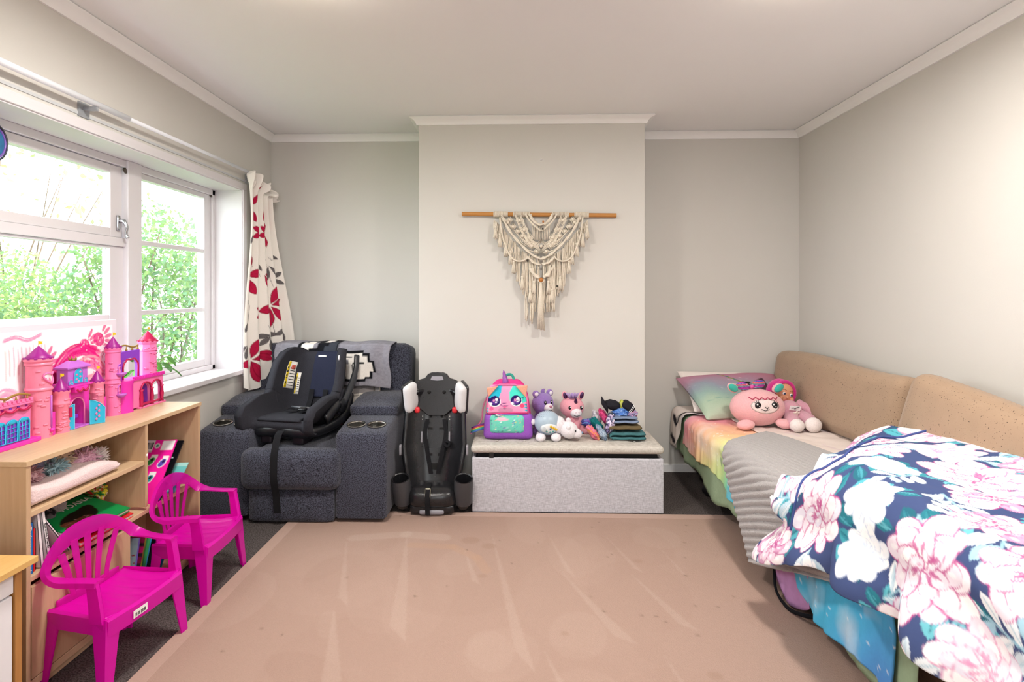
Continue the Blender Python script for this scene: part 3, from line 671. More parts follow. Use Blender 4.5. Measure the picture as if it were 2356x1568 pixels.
def make_chair(label, loc, rotz, sticker=False):
    """local: x forward, y across, z up"""
    t = thing('child_armchair', label, 'chair', loc, rotz, group='pink plastic chairs by the bookcase', world=False)
    hw = .165
    # seat: shallow ribbed dish
    nu, nv = 34, 24; U, V_ = np.meshgrid(np.linspace(-1, 1, nu), np.linspace(0, 1, nv), indexing='ij')
    w = hw*(1-.10*(1-V_))*np.where(V_ > .9, 1, 1); x = -.115+.265*V_; zz = .228+.012*U**2*(1)-.010*np.sin(PI*V_)-.03*sm(.9, 1, V_)*0
    rib = -.0022*(np.sin(U*PI*6.5) > .75)*(V_ > .12)*(V_ < .88)
    zz = zz+rib; P = np.stack([x+.012*(1-U**2)*V_, U*w, zz], -1)
    MB().grid(P, -.006).build('seat', M_pink, t)
    ap = []                                # apron round the seat edge
    for y in np.linspace(-1, 1, 17): ap.append((.15+.012*(1-y*y), y*hw))
    m = MB(); rings = []
    for (x, y) in ap: rings.append([(x+.004, y, .236), (x+.013, y, .228), (x+.011, y, .178), (x+.005, y, .178), (x+.003, y, .226)])
    m.rings(rings); m.build('front_apron', M_pink, t, ang=40)
    for s_ in (-1, 1):
        m = MB(); rings = []
        for q in np.linspace(0, 1, 9):
            x = -.115+.265*q; y = s_*hw*(1-.10*(1-q)); rings.append([(x, y, .243), (x, y+s_*.008, .236), (x, y+s_*.006, .185), (x, y, .185), (x, y-s_*.002, .235)])
        m.rings(rings); m.build('side_apron', M_pink, t, ang=40)
    # legs: L shaped tapering channels
    def leg(x0, y0, x1, y1, z0, w0, w1, sx, sy):
        m = MB(); rings = []
        for q in np.linspace(0, 1, 6):
            x = x0+(x1-x0)*q; y = y0+(y1-y0)*q; w = w0+(w1-w0)*q; k = .006; z = z0*(1-q)
            rings.append([(x, y, z), (x-sx*w, y, z), (x-sx*w, y-sy*k, z), (x-sx*k-sx*w*.15, y-sy*k-sy*w*.15, z), (x-sx*k, y-sy*w, z), (x, y-sy*w, z)])
        m.rings(rings); return m.build('leg', M_pink, t, ang=30)
    for s_ in (-1, 1):
        leg(.158, s_*(hw+.004), .172, s_*(hw+.022), .235, .062, .030, 1, s_)
        leg(-.112, s_*(hw-.012), -.125, s_*(hw+.012), .235, .05, .026, -1, s_)
    # arms: posts from the seat front, flat arm tops sweeping into the back hoop
    for s_ in (-1, 1):
        y = s_*(hw+.006)
        m = MB(); rings = []
        for q, (px_, z, wd) in enumerate([(.150, .225, .056), (.142, .27, .050), (.130, .325, .046), (.122, .352, .046)]):
            rings.append([(px_, y+s_*.006, z), (px_-wd, y+s_*.006, z), (px_-wd, y-s_*.004, z), (px_-wd*.8, y-s_*.014, z), (px_-.008, y-s_*.014, z), (px_, y-s_*.006, z)])
        m.rings(rings); m.build('arm_post', M_pink, t, ang=35)
        pth = spl([(.124, y, .352), (.05, y+s_*.006, .351), (-.03, y+s_*.016, .352), (-.085, y+s_*.010, .368), (-.110, y-s_*.020, .402), (-.121, y-s_*.065, .434), (-.126, y-s_*.12, .452), (-.126, 0, .457)], 6)
        wid = np.interp(np.linspace(0, 1, len(pth)), [0, .35, .55, .8, 1], [.036, .036, .044, .052, .054])
        m = MB(); rings = []
        for i, p in enumerate(pth):
            k = i/(len(pth)-1); tw = float(sm(.25, .62, k))*PI/2      # arm top turns upright into the back hoop
            out = np.array([0, s_*math.cos(tw), math.sin(tw)]); nor = np.array([math.sin(tw), 0, math.cos(tw)*1.0])-out*np.dot(np.array([math.sin(tw), 0, math.cos(tw)]), out); nor /= np.linalg.norm(nor)
            a = p-out*wid[i]*.68; b = p+out*wid[i]*.32
            rings.append([a, a+nor*.004, (a+b)/2+nor*.006, b+nor*.004, b-nor*.012+out*.001, b-nor*.012-out*.005, b-out*.006-nor*.001, a-nor*.002])
        m.rings(rings); m.build('arm_rest', M_pinkb, t, ang=50)
    # back slats fanning out between the hoop and the rear of the seat
    MB().rbox((-.113, 0, .238), (.010, .25, .036), .004, 6).build('back_base', M_pinkb, t)
    def hoop(y): return np.interp(abs(y), [0, .05, .09, .12, .15], [.432, .428, .415, .395, .36])
    for k in range(5):
        f = (k-2)/2; yb = f*.066; yt = f*.112; zt = float(hoop(yt)); m = MB(); rings = []
        for q in np.linspace(0, 1, 10):
            y = yb+(yt-yb)*(q**1.3); z = .245+(zt-.245)*q; x = -.113-.010*q+.018*(y/.12)**2; w = .0095+.0045*q
            rings.append([(x, y-w, z), (x+.003, y, z), (x, y+w, z), (x-.004, y+w*.9, z), (x-.004, y-w*.9, z)])
        m.rings(rings); m.build('back_slat', M_pinkb, t, ang=50)
    if sticker:
        m = MB(); m.cbox((.1755, -.045, .203), (.0012, .06, .024)); st_ = m.build('price_sticker', mat('paper_white', '#f3f1ee', rough=.6), t, smooth=False)
        m = MB()
        for k in range(17):
            if k % 5 != 3: m.cbox((.1763, -.066+.0026*k, .2), (.0008, .0013 if k % 3 else .0019, .011))
        m.build('barcode', M_black, st_, smooth=False)
    t.scale = (.83, 1, 1); return t
make_chair('translucent magenta child armchair standing nearer the recliner', (.388, -1.66, 0), .05)
make_chair('translucent magenta child armchair with a barcode sticker on its seat edge', (.388, -2.165, .0), -.13, True)

# ================================================================ BED
M_green = fab('sage_sheet', '#97ab8c', var=.10, scale=60)
M_castor = plas('castor_black', '#16161a', .45)
M_brownbase = fab('bed_base_brown', '#6d5646', var=.2, scale=90)
t = thing('divan_bed', 'low single bed base on black castors along the right wall', 'bed', (3.3, -1.0, 0))
box(2.93, 3.72, -2.06, -.03, .11, .245).build('base', M_brownbase, t, smooth=False, bevel=.02)
for x in (2.965, 3.66):
    for y in (-.50, -1.93):
        m = MB(); m.lathe([(.001, -.03), (.026, -.03), (.03, -.022), (.03, .022), (.026, .03), (.001, .03)], (x, y, .038), 18, R=rotm(PI/2, 0, .5)); m.tube([(x, y, .05), (x, y, .115)], .012, 8)
        m.build('castor', M_castor, t, ang=40)
MB().rbox((3.315, -1.05, .345), (.80, 2.02, .20), .05, 12, (.01, 0, .01)).build('mattress', fab('mattress_white', '#d9d6cf'), t)
t = thing('bed_extension', 'second low bed with white mattress continuing beneath the floral duvet', 'bed', (3.3, -2.7, 0))
MB().rbox((3.315, -2.66, .33), (.80, 1.12, .24), .05, 10).build('mattress', fab('mattress_pale', '#e6e6e8'), t)
box(2.95, 3.72, -3.18, -2.12, .02, .22).build('base', M_brownbase, t, smooth=False, bevel=.02)

def drape(xe, ztop, r, A):
    """arc length A measured leftwards from x=3.70: flat top, rounded edge at x=xe, then straight down"""
    L1 = 3.70-xe-r; L2 = r*PI/2
    x = np.where(A < L1, 3.70-A, np.where(A < L1+L2, xe+r-r*np.sin((A-L1)/r), xe)); 
    z = np.where(A < L1, ztop, np.where(A < L1+L2, ztop-r+r*np.cos(np.clip((A-L1)/r, 0, PI/2)), ztop-r-(A-L1-L2)))
    nx = np.where(A < L1, 0, np.where(A < L1+L2, -np.sin(np.clip((A-L1)/r, 0, PI/2)), -1)); nz = np.where(A < L1, 1, np.where(A < L1+L2, np.cos(np.clip((A-L1)/r, 0, PI/2)), 0))
    return x, z, nx, nz
def cover(y0, y1, a0, a1f, xe, ztop, r, wr, nu, nv, seed=1, flare=.0, a0f=None):
    """cloth over the bed edge; hem position a1f(y); wrinkles wr"""
    U, V_ = np.meshgrid(np.linspace(0, 1, nu), np.linspace(0, 1, nv), indexing='ij'); Y = y0+(y1-y0)*V_
    A0 = a0 if a0f is None else a0f(Y); A = A0+(a1f(Y)-A0)*U
    x, z, nx, nz = drape(xe, ztop, r, A); L1 = 3.70-xe-r
    dn = np.clip(A-L1, 0, None)
    w = wr*((fbm(A*5+3, Y*7+9, seed)-.5)*1.6 + (fbm(A*2+1, Y*16+4, seed+5)-.5)*2.2*sm(0, .15, dn)) + flare*dn*(.6+.6*np.sin(Y*14))
    x = x+nx*w; z = z+nz*np.abs(w); return np.stack([x, Y, z], -1), U, V_, A, Y
# sage green fitted sheet hanging below the covers
P, U, V_, A, Y = cover(-.05, -2.5, .25, lambda y: 1.10+.035*np.sin(y*5)+.02*np.sin(y*13)+.04*sm(-1.8, -2.1, y), 2.885, .452, .05, .012, 40, 120, 11, .03)
tag(MB().grid(P, .003).build('fitted_sheet', M_green), 'sage green sheet hanging down the side of the bed', 'sheet')
# rainbow duvet cover
stops = [(-.3, '#e58fc0'), (-.1, '#ee93b6'), (.15, '#f2a0a4'), (.38, '#f3c39b'), (.55, '#ecdf9d'), (.68, '#c5e29c'), (.80, '#8fdcb0'), (.92, '#55bfd8'), (1.05, '#3f95d6'), (1.3, '#58b6dc'), (1.7, '#4fb6dd'), (2.1, '#5a86d0'), (2.4, '#6a70c0')]
SX = [a for a, _ in stops]; SCOL = np.array([rgba(c)[:3] for _, c in stops])
def rainbow(A, Y, seed=2):
    g = (-Y-.35)*.82 + np.clip(A-.78, 0, 1)*.85 + (fbm(A*6, Y*6+30, seed)-.5)*.22
    c = np.stack([np.interp(g, SX, SCOL[:, k]) for k in range(3)], -1)
    st_ = (vnoise(A*90+5, Y*90+300, 9) > .93)[..., None]; c = c*(1-.55*st_)+.55*st_
    lite = ((fbm(A*9+2, Y*9+60, 8)-.45).clip(0)*1.1)[..., None]; return c*(1-lite)+np.array([.95, .9, .88])*lite
P, U, V_, A, Y = cover(-.33, -2.42, .18, lambda y: .99+.06*sm(-.35, -1.3, y)+.02*np.sin(y*9)+.13*sm(-1.75, -2.0, y), 2.868, .463, .06, .018, 110, 230, 21, .05, a0f=lambda y: .18+.28*sm(-.35, -1.2, y))
tag(MB().grid(P, .006).build('duvet_cover', printed('rainbow_print', scale=90, var=.05, bump=.2), colors=np.tile(rainbow(A, Y).reshape(-1, 3), (2, 1))), 'pastel rainbow duvet cover with white star specks on the bed', 'duvet')
P, U, V_, A, Y = cover(-1.66, -1.93, .86, lambda y: 1.235-.06*np.abs((y+1.80)/.13)**1.5, 2.872, .45, .05, .012, 24, 24, 71, .03)
tag(MB().grid(P, .003).build('lilac_cloth', fab('lilac_satin', '#c08fc0', var=.12, scale=40)), 'crinkled lilac cloth corner hanging under the floral duvet', 'cloth')
tag(MB().tube(spl([(2.86, -1.66, .12), (2.84, -1.72, .05), (2.845, -1.80, .022), (2.86, -1.88, .035), (2.90, -1.95, .06), (2.945, -2.02, .09)], 6), .0055, 8, flat=1.6).build('elastic_strap', fab('elastic_black', '#141418')), 'black elastic strap looped below the bed edge', 'strap')
# pale printed top sheet along the cushions, and at the pillow end
P, U, V_, A, Y = cover(-.03, -1.75, .02, lambda y: .58-.16*sm(-.5, -1.6, y)+.5*sm(-.42, -.15, y), 2.862, .470, .05, .016, 70, 120, 31, .04)
TS = Canvas(300, 500, '#e3d6cf')
for (x, y, rr, an) in ((250, 40, 26, 1.1), (275, 75, 18, .9), (285, 18, 20, 1.3)): TS.ell(x, y, rr, rr*.32, '#27222a', an)
for _ in range(40): TS.ell(random.uniform(0, 300), random.uniform(0, 500), random.uniform(10, 40), random.uniform(6, 20), random.choice(['#d8c3c9', '#e9dfd8', '#cfc7d2', '#e5cdd2']), random.uniform(0, 3), .5)
tag(MB().grid(P, .004).build('top_sheet', printed('pale_sheet_print', var=.03), colors=np.tile(TS.sample(U, V_).reshape(-1, 3), (2, 1))), 'pale cream and pink top sheet lying beside the brown cushions', 'sheet')
# grey ribbed blanket
nu, nv = 260, 110
p_, q_ = np.meshgrid(np.linspace(0, 1, nu), np.linspace(0, 1, nv), indexing='ij')      # p down the hem edge, q in under the duvet
A = .545+.675*p_-.26*q_+.03*np.sin(p_*PI)*(1-q_); Y = -.90-.65*p_-.75*q_+.03*np.sin(p_*5)*(1-q_)
x, z, nx, nz = drape(2.845, .482, .06, A)
dn = np.clip(A-.80, 0, .5); ribk = sm(.22, .5, p_)
edge_ = 1-sm(0, .02, q_)
rib = (1-np.abs(np.sin(p_*27*PI+.5*np.sin(q_*6)))**1.6*1.6)*.006*(.12+.88*ribk)
fz = (vnoise(A*230, Y*230, 4)-.5)*.003
w = .008*np.sin(Y*6+A*3)+.008+rib+fz+dn*.09
sc_e = edge_*.008*np.abs(np.sin(p_*27*PI))
P = np.stack([x+nx*w, Y+sc_e, z+nz*w], -1)
tag(MB().grid(P, -.007).build('ribbed_blanket', mat('grey_chenille', '#a7a2a1', rough=1, var=.16, scale=160, bump=.8, bscale=220, spec=.05, sheen=.3)), 'soft grey ribbed blanket hanging over the edge of the bed', 'blanket')

# ---- brown back cushions against the right wall
M_bc = mat('brown_suede', '#a48a72', rough=.95, var=.08, scale=14, bump=.25, bscale=160, spec=.1, sheen=.2)
def speck(m_):     # dark flecks in the suede
    N = m_.node_tree.nodes; L = m_.node_tree.links; p = N['Principled BSDF']; src = p.inputs['Base Color'].links[0].from_socket
    n_ = N.new('ShaderNodeTexNoise'); n_.inputs['Scale'].default_value = 170; n_.inputs['Detail'].default_value = 1; tc = N.new('ShaderNodeTexCoord'); L.new(tc.outputs['Object'], n_.inputs['Vector'])
    r = N.new('ShaderNodeMapRange'); r.inputs[1].default_value = .69; r.inputs[2].default_value = .73; L.new(n_.outputs['Fac'], r.inputs[0])
    mx = N.new('ShaderNodeMix'); mx.data_type = 'RGBA'; mx.inputs[7].default_value = rgba('#4a3a30'); L.new(r.outputs[0], mx.inputs[0]); L.new(src, mx.inputs[6]); L.new(mx.outputs[2], p.inputs['Base Color'])
speck(M_bc)
def bol(P):
    P = P.copy(); P[:, 2] += .012*np.sin(P[:, 1]*5)*np.sign(P[:, 2]); P[:, 0] += -.05*(P[:, 2] > .1)*0; return P
tag(MB().rbox((3.618, -.72, .665), (.16, 1.34, .40), .065, 22, (.02, 0, .008), R=rotm(0, .13, 0), fn=bol).build('back_cushion', M_bc), 'long brown suede cushion leaning on the wall behind the doll', 'cushion')
tag(MB().rbox((3.575, -1.86, .665), (.15, .86, .38), .06, 20, (.03, 0, .012), R=rotm(.13, .20, .0)).build('back_cushion', M_bc), 'shorter brown suede cushion partly hidden behind the floral duvet', 'cushion')

# ================================================================ FLORAL DUVET
FC = Canvas(900, 1250, '#46547f')
rf = random.Random(5)
def sprig(x, y, a, S, cols, vein):
    FC.line([(x, y), (x+math.cos(a)*S, y+math.sin(a)*S)], 5, vein)
    for k in range(7):
        q = k/6; px_, py_ = x+math.cos(a)*S*q, y+math.sin(a)*S*q; b = a+(.75 if k % 2 else -.75)*(1-.7*(k == 6)); L = S*.62*(1-.35*q); c = rf.choice(cols); FC.petal(px_, py_, b, L, L*.44, c)
        FC.petal(px_+math.cos(b+1.5)*2, py_+math.sin(b+1.5)*2, b, L*.9, L*.16, rf.choice(cols), None, .6); FC.line([(px_, py_), (px_+math.cos(b)*L*.85, py_+math.sin(b)*L*.85)], 2.5, vein, .7)
def peony(x, y, S, pk, wh):
    for L, n, sz in ((.72, 9, .46), (.50, 8, .40), (.30, 6, .33), (.12, 4, .24)):
        o_ = rf.uniform(0, 1)
        for k in range(n):
            a = 2*PI*(k+o_)/n+rf.uniform(-.15, .15); r0 = S*L*rf.uniform(.85, 1.12); cx, cy = x+math.cos(a)*r0, y+math.sin(a)*r0; s1 = S*sz*rf.uniform(.8, 1.15)
            FC.ell(cx, cy, s1, s1*.74, pk, a+.3, .85); FC.ell(cx+math.cos(a)*s1*.10, cy+math.sin(a)*s1*.10, s1*.88, s1*.62, rf.choice(wh), a+.3)
            FC.petal(cx-math.cos(a)*s1*.7, cy-math.sin(a)*s1*.7, a+rf.uniform(-.3, .3), s1*.9, s1*.28, pk, None, .5); FC.ell(cx+math.cos(a)*s1*.3, cy+math.sin(a)*s1*.3, s1*.3, s1*.16, '#ffffff', a, .6)
    for k in range(9): a = rf.uniform(0, 6.3); FC.petal(x+math.cos(a)*S*.1, y+math.sin(a)*S*.1, a, S*.34, S*.08, pk, None, .8)
for _ in range(42): sprig(rf.uniform(0, 900), rf.uniform(0, 1250), rf.uniform(0, 6.3), rf.uniform(90, 150), ['#2f7d8c', '#3f93a0', '#5cb3c2', '#2d6c7e', '#74c3cf'], '#1f5a70')
for _ in range(40): sprig(rf.uniform(0, 900), rf.uniform(0, 1250), rf.uniform(0, 6.3), rf.uniform(80, 140), ['#dbe9f2', '#c5dcea', '#eef5f9', '#a9cfe0', '#f6fafc'], '#9cc6d8')
for k in range(6):
    for j in range(8):
        x = 70+k*160+(j % 2)*80+rf.uniform(-30, 30); y = 60+j*160+rf.uniform(-30, 30); u_ = rf.random()
        if u_ < .50: peony(x, y, rf.uniform(62, 92), rf.choice(['#dc84b0', '#e49ac0', '#c65a97']), ['#ffffff', '#fbf3f8', '#f3e6f0', '#ece8f4'])
        elif u_ < .72: peony(x, y, rf.uniform(50, 70), rf.choice(['#a8407f', '#b8508f']), ['#ffffff', '#f5edf0', '#d9a8c8', '#f0d5e4'])
        elif u_ < .9: peony(x, y, rf.uniform(45, 65), '#c9d6ea', ['#ffffff', '#f4f8fc'])
FV = 290; FU = 260
U, V_ = np.meshgrid(np.linspace(0, 1, FU), np.linspace(0, 1, FV), indexing='ij')
A = .005+U*1.20
xe, r_, zt0 = 2.79, .11, .70
yfar = np.interp(A, [0, .08, .20, .40, .60, .80, .95, 1.10, 1.34], [-1.86, -1.70, -1.50, -1.50, -1.63, -1.80, -1.84, -1.82, -1.80])
rimz = np.interp(A, [0, .08, .20, .40, .60, .80, 1.0, 1.34], [.775, .72, .68, .65, .605, .57, .56, .56])
Y = yfar+(-3.12-yfar)*V_**1.05; d = (yfar-Y)
L1 = 3.70-xe-r_
x, z, nx, nz = drape(xe, 0., r_, A)
top = rimz+(zt0-rimz)*sm(.0, .45, d)+.055*(fbm(A*3+4, Y*3+20, 41)-.5)*sm(.03, .25, d)+.03*sm(.2, .6, d)*np.sin(A*5.5+Y*2)
dn = np.clip(A-L1, 0, None)
z = z+top
# ruffled flange along the far rim and the hem
fl = (1-sm(.0, .17, d)); ph = A*23+1.5*np.sin(A*7)
z = z+fl*(.036*np.sin(ph)-.030*fl)*np.where(nz > .3, 1, .25); x = x+fl*.030*np.sin(ph+1)*(1-np.abs(nz))*1.0-.02*fl*dn
Y = Y+fl*.03*np.sin(ph*.7+.4)
hem = sm(1.02, 1.20, A); x = x-hem*(.02+.045*np.abs(np.sin(Y*11)))+(.02*np.sin(Y*17+A*6))*sm(.9, 1.1, A)
wr = (fbm(A*9+1, Y*4+30, 44)-.5)*.02; z = z+wr*nz; x = x+wr*nx
P = np.stack([x, Y, z], -1); P[..., 0] = np.minimum(P[..., 0], 3.735)
t = thing('floral_duvet', 'puffy white pink and teal floral duvet with ruffled edge heaped on bed', 'duvet', (3.2, -2.4, .47))
cf = FC.sample(np.clip((A+.0)/1.40, 0, 1), np.clip((-P[..., 1]-1.40)/1.8, 0, 1)).reshape(-1, 3)
MB().grid(P, .012).build('duvet_top', printed('floral_print', scale=60, var=.03, bump=.08), t, colors=np.vstack([cf, cf]))
jj = [int(np.argmin(np.abs(d[i]-.165))) for i in range(FU)]
MB().tube([P[i, jj[i]]+np.array([0, 0, .004]) for i in range(4, FU-30, 3)], .0045, 6).build('piping', fab('navy_piping', '#4b5a93'), t)

# ================================================================ PILLOWS AND TOYS ON THE BED
def pillow(name, label, TL, TR, BL, BR, th_, material, cv=None, n=56, col=None, cat='pillow', dent=0):
    U, V_ = np.meshgrid(np.linspace(-1, 1, n), np.linspace(-1, 1, n), indexing='ij'); u = (U+1)/2; v = (V_+1)/2
    TL, TR, BL, BR = [np.array(q, float) for q in (TL, TR, BL, BR)]
    pin = 1-.06*np.cos(U*PI/2)**1*np.abs(V_)**3; u2 = .5+(u-.5)*(1-.05*(1-V_**2)*np.abs(U)**3); v2 = .5+(v-.5)*(1-.06*(1-U**2)*np.abs(V_)**3)
    B = (TL*((1-u2)*(1-v2))[..., None]+TR*(u2*(1-v2))[..., None]+BL*((1-u2)*v2)[..., None]+BR*(u2*v2)[..., None])
    N_ = np.cross(TR-TL, BL-TL); N_ /= np.linalg.norm(N_)
    h = th_*((1-np.abs(U)**2.6)*(1-np.abs(V_)**3)).clip(0)**.45*(1+.25*(fbm(U*2+4, V_*2+4, 5)-.5))
    F_ = B-N_*h[..., None]; K_ = B+N_*h[..., None]*.8
    m = MB(); m.grid(F_); m.add(K_.reshape(-1, 3), [(i*n+j, i*n+j+1, (i+1)*n+j+1, (i+1)*n+j) for i in range(n-1) for j in range(n-1)])
    cc = None
    if cv is not None: c1 = cv.sample(u, v).reshape(-1, 3); cc = np.vstack([c1, c1])
    return tag(m.build(name, material, colors=cc), label, cat)
pillow('bed_pillow', 'plain white pillow showing above the unicorn print pillow', (2.895, -.05, .715), (3.50, -.05, .70), (2.93, -.33, .49), (3.50, -.33, .49), .05, fab('pillow_white', '#e9dfda', var=.04))
UP = Canvas(420, 320, '#b88aa0')
for j in range(320):
    for k_, (q, c) in enumerate(((0, '#b97f92'), (.22, '#a98499'), (.42, '#8f97a4'), (.62, '#93ada6'), (.82, '#a9bda6'), (1, '#b5c4ae'))): pass
g_ = np.linspace(0, 1, 320); st_ = [(0, '#b97f92'), (.2, '#b08499'), (.42, '#9199a6'), (.62, '#93ada6'), (.82, '#a9bda6'), (1, '#b5c4ae')]
sx_ = [a for a, _ in st_]; sc_ = np.array([rgba(c)[:3] for _, c in st_])
XX, YY = np.meshgrid(np.arange(420), np.arange(320)); gg = YY/320+.25*(fbm(XX/70, YY/70, 3)-.5)-.25*(XX/420-.3)
for k in range(3): UP.a[..., k] = np.interp(gg, sx_, sc_[:, k])
for _ in range(150): UP.ell(random.uniform(0, 420), random.uniform(0, 320), random.uniform(.6, 1.6), 1.2, '#e8dde2', 0, .7)
for k in range(14):       # twisted gold and green horn
    x, y = 150+k*6.2, 20+k*8.6; UP.ell(x, y, 3+k*.55, 5, ['#8f8a2a', '#3f7a52', '#2f6f78', '#7d9a3a'][k % 4], .9)
UP.ell(262, 200, 40, 62, '#8d8088', .5); UP.ell(240, 262, 34, 24, '#6d6068', .3); UP.ell(225, 275, 16, 12, '#2b2328'); UP.poly([(230, 120), (262, 128), (255, 165), (235, 160)], '#2b2026'); UP.poly([(290, 120), (330, 90), (330, 200), (290, 220)], '#4b3842')
UP.line([(30, 235), (90, 225), (140, 235)], 4, '#6f9a92', .5)
pillow('bed_pillow', 'mauve and green pillow with unicorn print against the back wall', (2.872, -.10, .672), (3.55, -.085, .70), (2.955, -.50, .475), (3.56, -.42, .49), .080, printed('unicorn_pillow_print', scale=120), UP)

M_lpink = plush('llama_pink', '#f0b4b8'); M_lface = plush('llama_face', '#f6dfdc'); M_turq = plush('turquoise_plush', '#3fb5a4'); M_ink = mat('ink_black', '#15141a', rough=.35); M_eyew = mat('eye_white', '#ffffff', rough=.3)
t = thing('llama_plush', 'round pink llama plush toy with turquoise ears and rainbow bow', 'plush toy', (3.21, -.66, .475))
lc = np.array([3.206, -.64, .582]); lr = np.array([.157, .115, .108])
def onl(u, v, push=0.0, c=lc, r=lr):
    """point on the front of an ellipsoid at normalised screen-like u (right), v (up)"""
    y = -math.sqrt(max(0, 1-u*u-v*v)); return c+r*np.array([u, y, v])*(1+push)
MB().ell(lc, lr, nu=32, nv=22).build('body', M_lpink, t)
m = MB(); nu = 24; P = []
for i in range(7):
    q = i/6; ring = []
    for j in range(nu):
        a = 2*PI*j/nu; ring.append(onl(.04+.53*q*math.cos(a), .24+.36*q*math.sin(a)*(1.0 if math.sin(a) > 0 else 1.05), .018 if i < 6 else .0))
    P.append(ring)
m.rings(P, cap=True); m.build('face_patch', M_lface, t)
for s_, u in ((-1, -.24), (1, .35)):
    m = MB(); c = onl(u, .28, .02); m.ell(c, (.019, .006, .019)); e = m.build('eye', M_ink, t)
    m = MB(); m.ell(c+np.array([-.006, -.006, .007]), (.005, .003, .005), nu=10, nv=6); m.ell(c+np.array([.006, -.006, -.004]), (.003, .002, .003), nu=8, nv=6); m.build('eye_glint', M_eyew, e, off=t['w'])
    m = MB()
    for k in range(3): a = (1.1+.45*k)*(1) if s_ > 0 else PI-(1.1+.45*k); a = a-.35*s_; m.tube([c+np.array([math.cos(a)*.018, -.002, math.sin(a)*.018]), c+np.array([math.cos(a)*.03, -.001, math.sin(a)*.03])], .0016, 5)
    m.build('eyelashes', M_ink, e, off=t['w'])
m = MB(); n0 = [onl(.06+dx, .15+dz, .03) for dx, dz in ((-.07, .06), (0, 0), (.07, .06))]; m.tube(spl(n0, 4), .0022, 5)
m.tube(spl([onl(-.06+.06, .08-.0, .03)+np.array([q*.022, 0, .008*abs(q)**1.0-.006]) for q in (-1, -.5, 0, .5, 1)], 3), .002, 5); m.tube([onl(.06, .15, .03), onl(.06, .07, .03)], .002, 5); m.build('nose_and_mouth', M_ink, t)
m = MB(); m.tube(spl([onl(-.48+.105*k, .60+(.06 if k % 2 == 0 else -.03), .022) for k in range(11)], 3), .0028, 5); m.build('fringe_stitching', mat('stitch_red', '#b53a5a', rough=.8), t)
for s_ in (-1, 1):
    m = MB(); m.ell(lc+np.array([.132*s_-.004, .02, .112]), (.038, .022, .026), R=rotm(0, -.55*s_, .2)); e = m.build('ear', M_lpink, t)
    m = MB(); m.ell(lc+np.array([.134*s_-.004, .004, .114]), (.034, .014, .021), R=rotm(0, -.55*s_, .2)); m.build('ear_lining', M_turq, e, off=t['w'])
for s_, (dx, dz) in ((-1, (-.10, -.085)), (1, (.12, -.078))):
    m = MB(); m.ell(lc+np.array([dx, -.085, dz]), (.05, .045, .028), R=rotm(.1, .15*s_, .3*s_)); m.build('paw', M_lpink, t)
BW = Canvas(120, 80, '#b03a9a')
for k, c in enumerate(['#e0b030', '#2f9ab0', '#c03a90', '#6a3aa0', '#2f9a70', '#e0652f', '#2f5fb0', '#d0409a']): BW.line([(0, k*11), (120, k*11+8)], 7, c)
for _ in range(60): BW.ell(random.uniform(0, 120), random.uniform(0, 80), 1.4, 1.4, '#f4f0f4')
M_bow = printed('rainbow_bow_print')
for s_ in (-1, 1):
    m = MB(); nn = 24; m.ell(lc+np.array([-.030+.044*s_, .02, .126+.006*s_]), (.042, .02, .026), R=rotm(0, -.25*s_, 0), nu=28, nv=18)
    q = np.array(m.v); uv = (q-q.min(0))/(q.max(0)-q.min(0)+1e-9); m.build('bow_loop', M_bow, t, colors=BW.sample(uv[:, 0], uv[:, 2]))
MB().ell(lc+np.array([-.030, .003, .122]), (.012, .014, .012), nu=12, nv=8).build('bow_knot', mat('bow_pink', '#d85aa0', rough=.8), t)

# ---- doll
M_skin = mat('doll_vinyl', '#d99a78', rough=.5, var=.04, scale=12); M_dpink = plush('doll_suit', '#dba3b4'); M_hood = plush('doll_hood', '#cf2f86'); M_foot = plush('doll_foot', '#f1e6e3')
t = thing('baby_doll', 'soft baby doll in pink suit and bright pink hood', 'doll', (3.42, -.62, .475))
hc = np.array([3.398, -.535, .648]); RT = rotm(0, .25, .12)
MB().ell(hc, (.066, .062, .072), R=RT, nu=26, nv=18).build('head', M_skin, t)
m = MB()
for k, a in enumerate(np.linspace(0, 2*PI, 25)[:-1]): pass
hp = [(hc+RT @ np.array([.066*math.cos(a), -.022, .074*math.sin(a)])) for a in np.linspace(0, 2*PI, 29)[:-1]]
m.tube(hp, .013, 8, closed=True); m.build('hood_rim', M_hood, t)
MB().ell(hc+RT @ np.array([0, .03, .002]), (.078, .066, .084), R=RT, nu=26, nv=18).build('hood', M_hood, t)
def onh(x, z, y=-.062): return hc+RT @ np.array([x, y*math.sqrt(max(0, 1-(x/.066)**2-(z/.072)**2)), z])
for x in (-.022, .024):
    e = MB().ell(onh(x, .004), (.011, .005, .009), R=RT, nu=12, nv=8).build('eye', M_eyew, t); MB().ell(onh(x+.001, .004)+RT @ np.array([0, -.004, 0]), (.007, .003, .007), R=RT, nu=12, nv=8).build('iris', mat('iris_blue', '#30405f', rough=.25), e, off=t['w'])
    MB().tube([onh(x-.013, .024), onh(x, .029), onh(x+.012, .024)], .0018, 5).build('eyebrow', mat('brow_brown', '#8a5638', rough=.8), t)
MB().ell(onh(.001, -.014), (.009, .009, .008), R=RT, nu=12, nv=8).build('nose', M_skin, t)
MB().ell(onh(.002, -.034), (.016, .005, .006), R=RT, nu=14, nv=8).build('mouth', mat('doll_lips', '#b8505a', rough=.5), t)
for x in (-.034, .038): MB().ell(onh(x, -.022)*.998+np.array(hc)*.002, (.016, .014, .015), R=RT, nu=14, nv=8).build('cheek', M_skin, t)
MB().ell((3.412, -.60, .540), (.070, .075, .080), R=rotm(.5, 0, .3), nu=22, nv=14).build('torso', M_dpink, t)
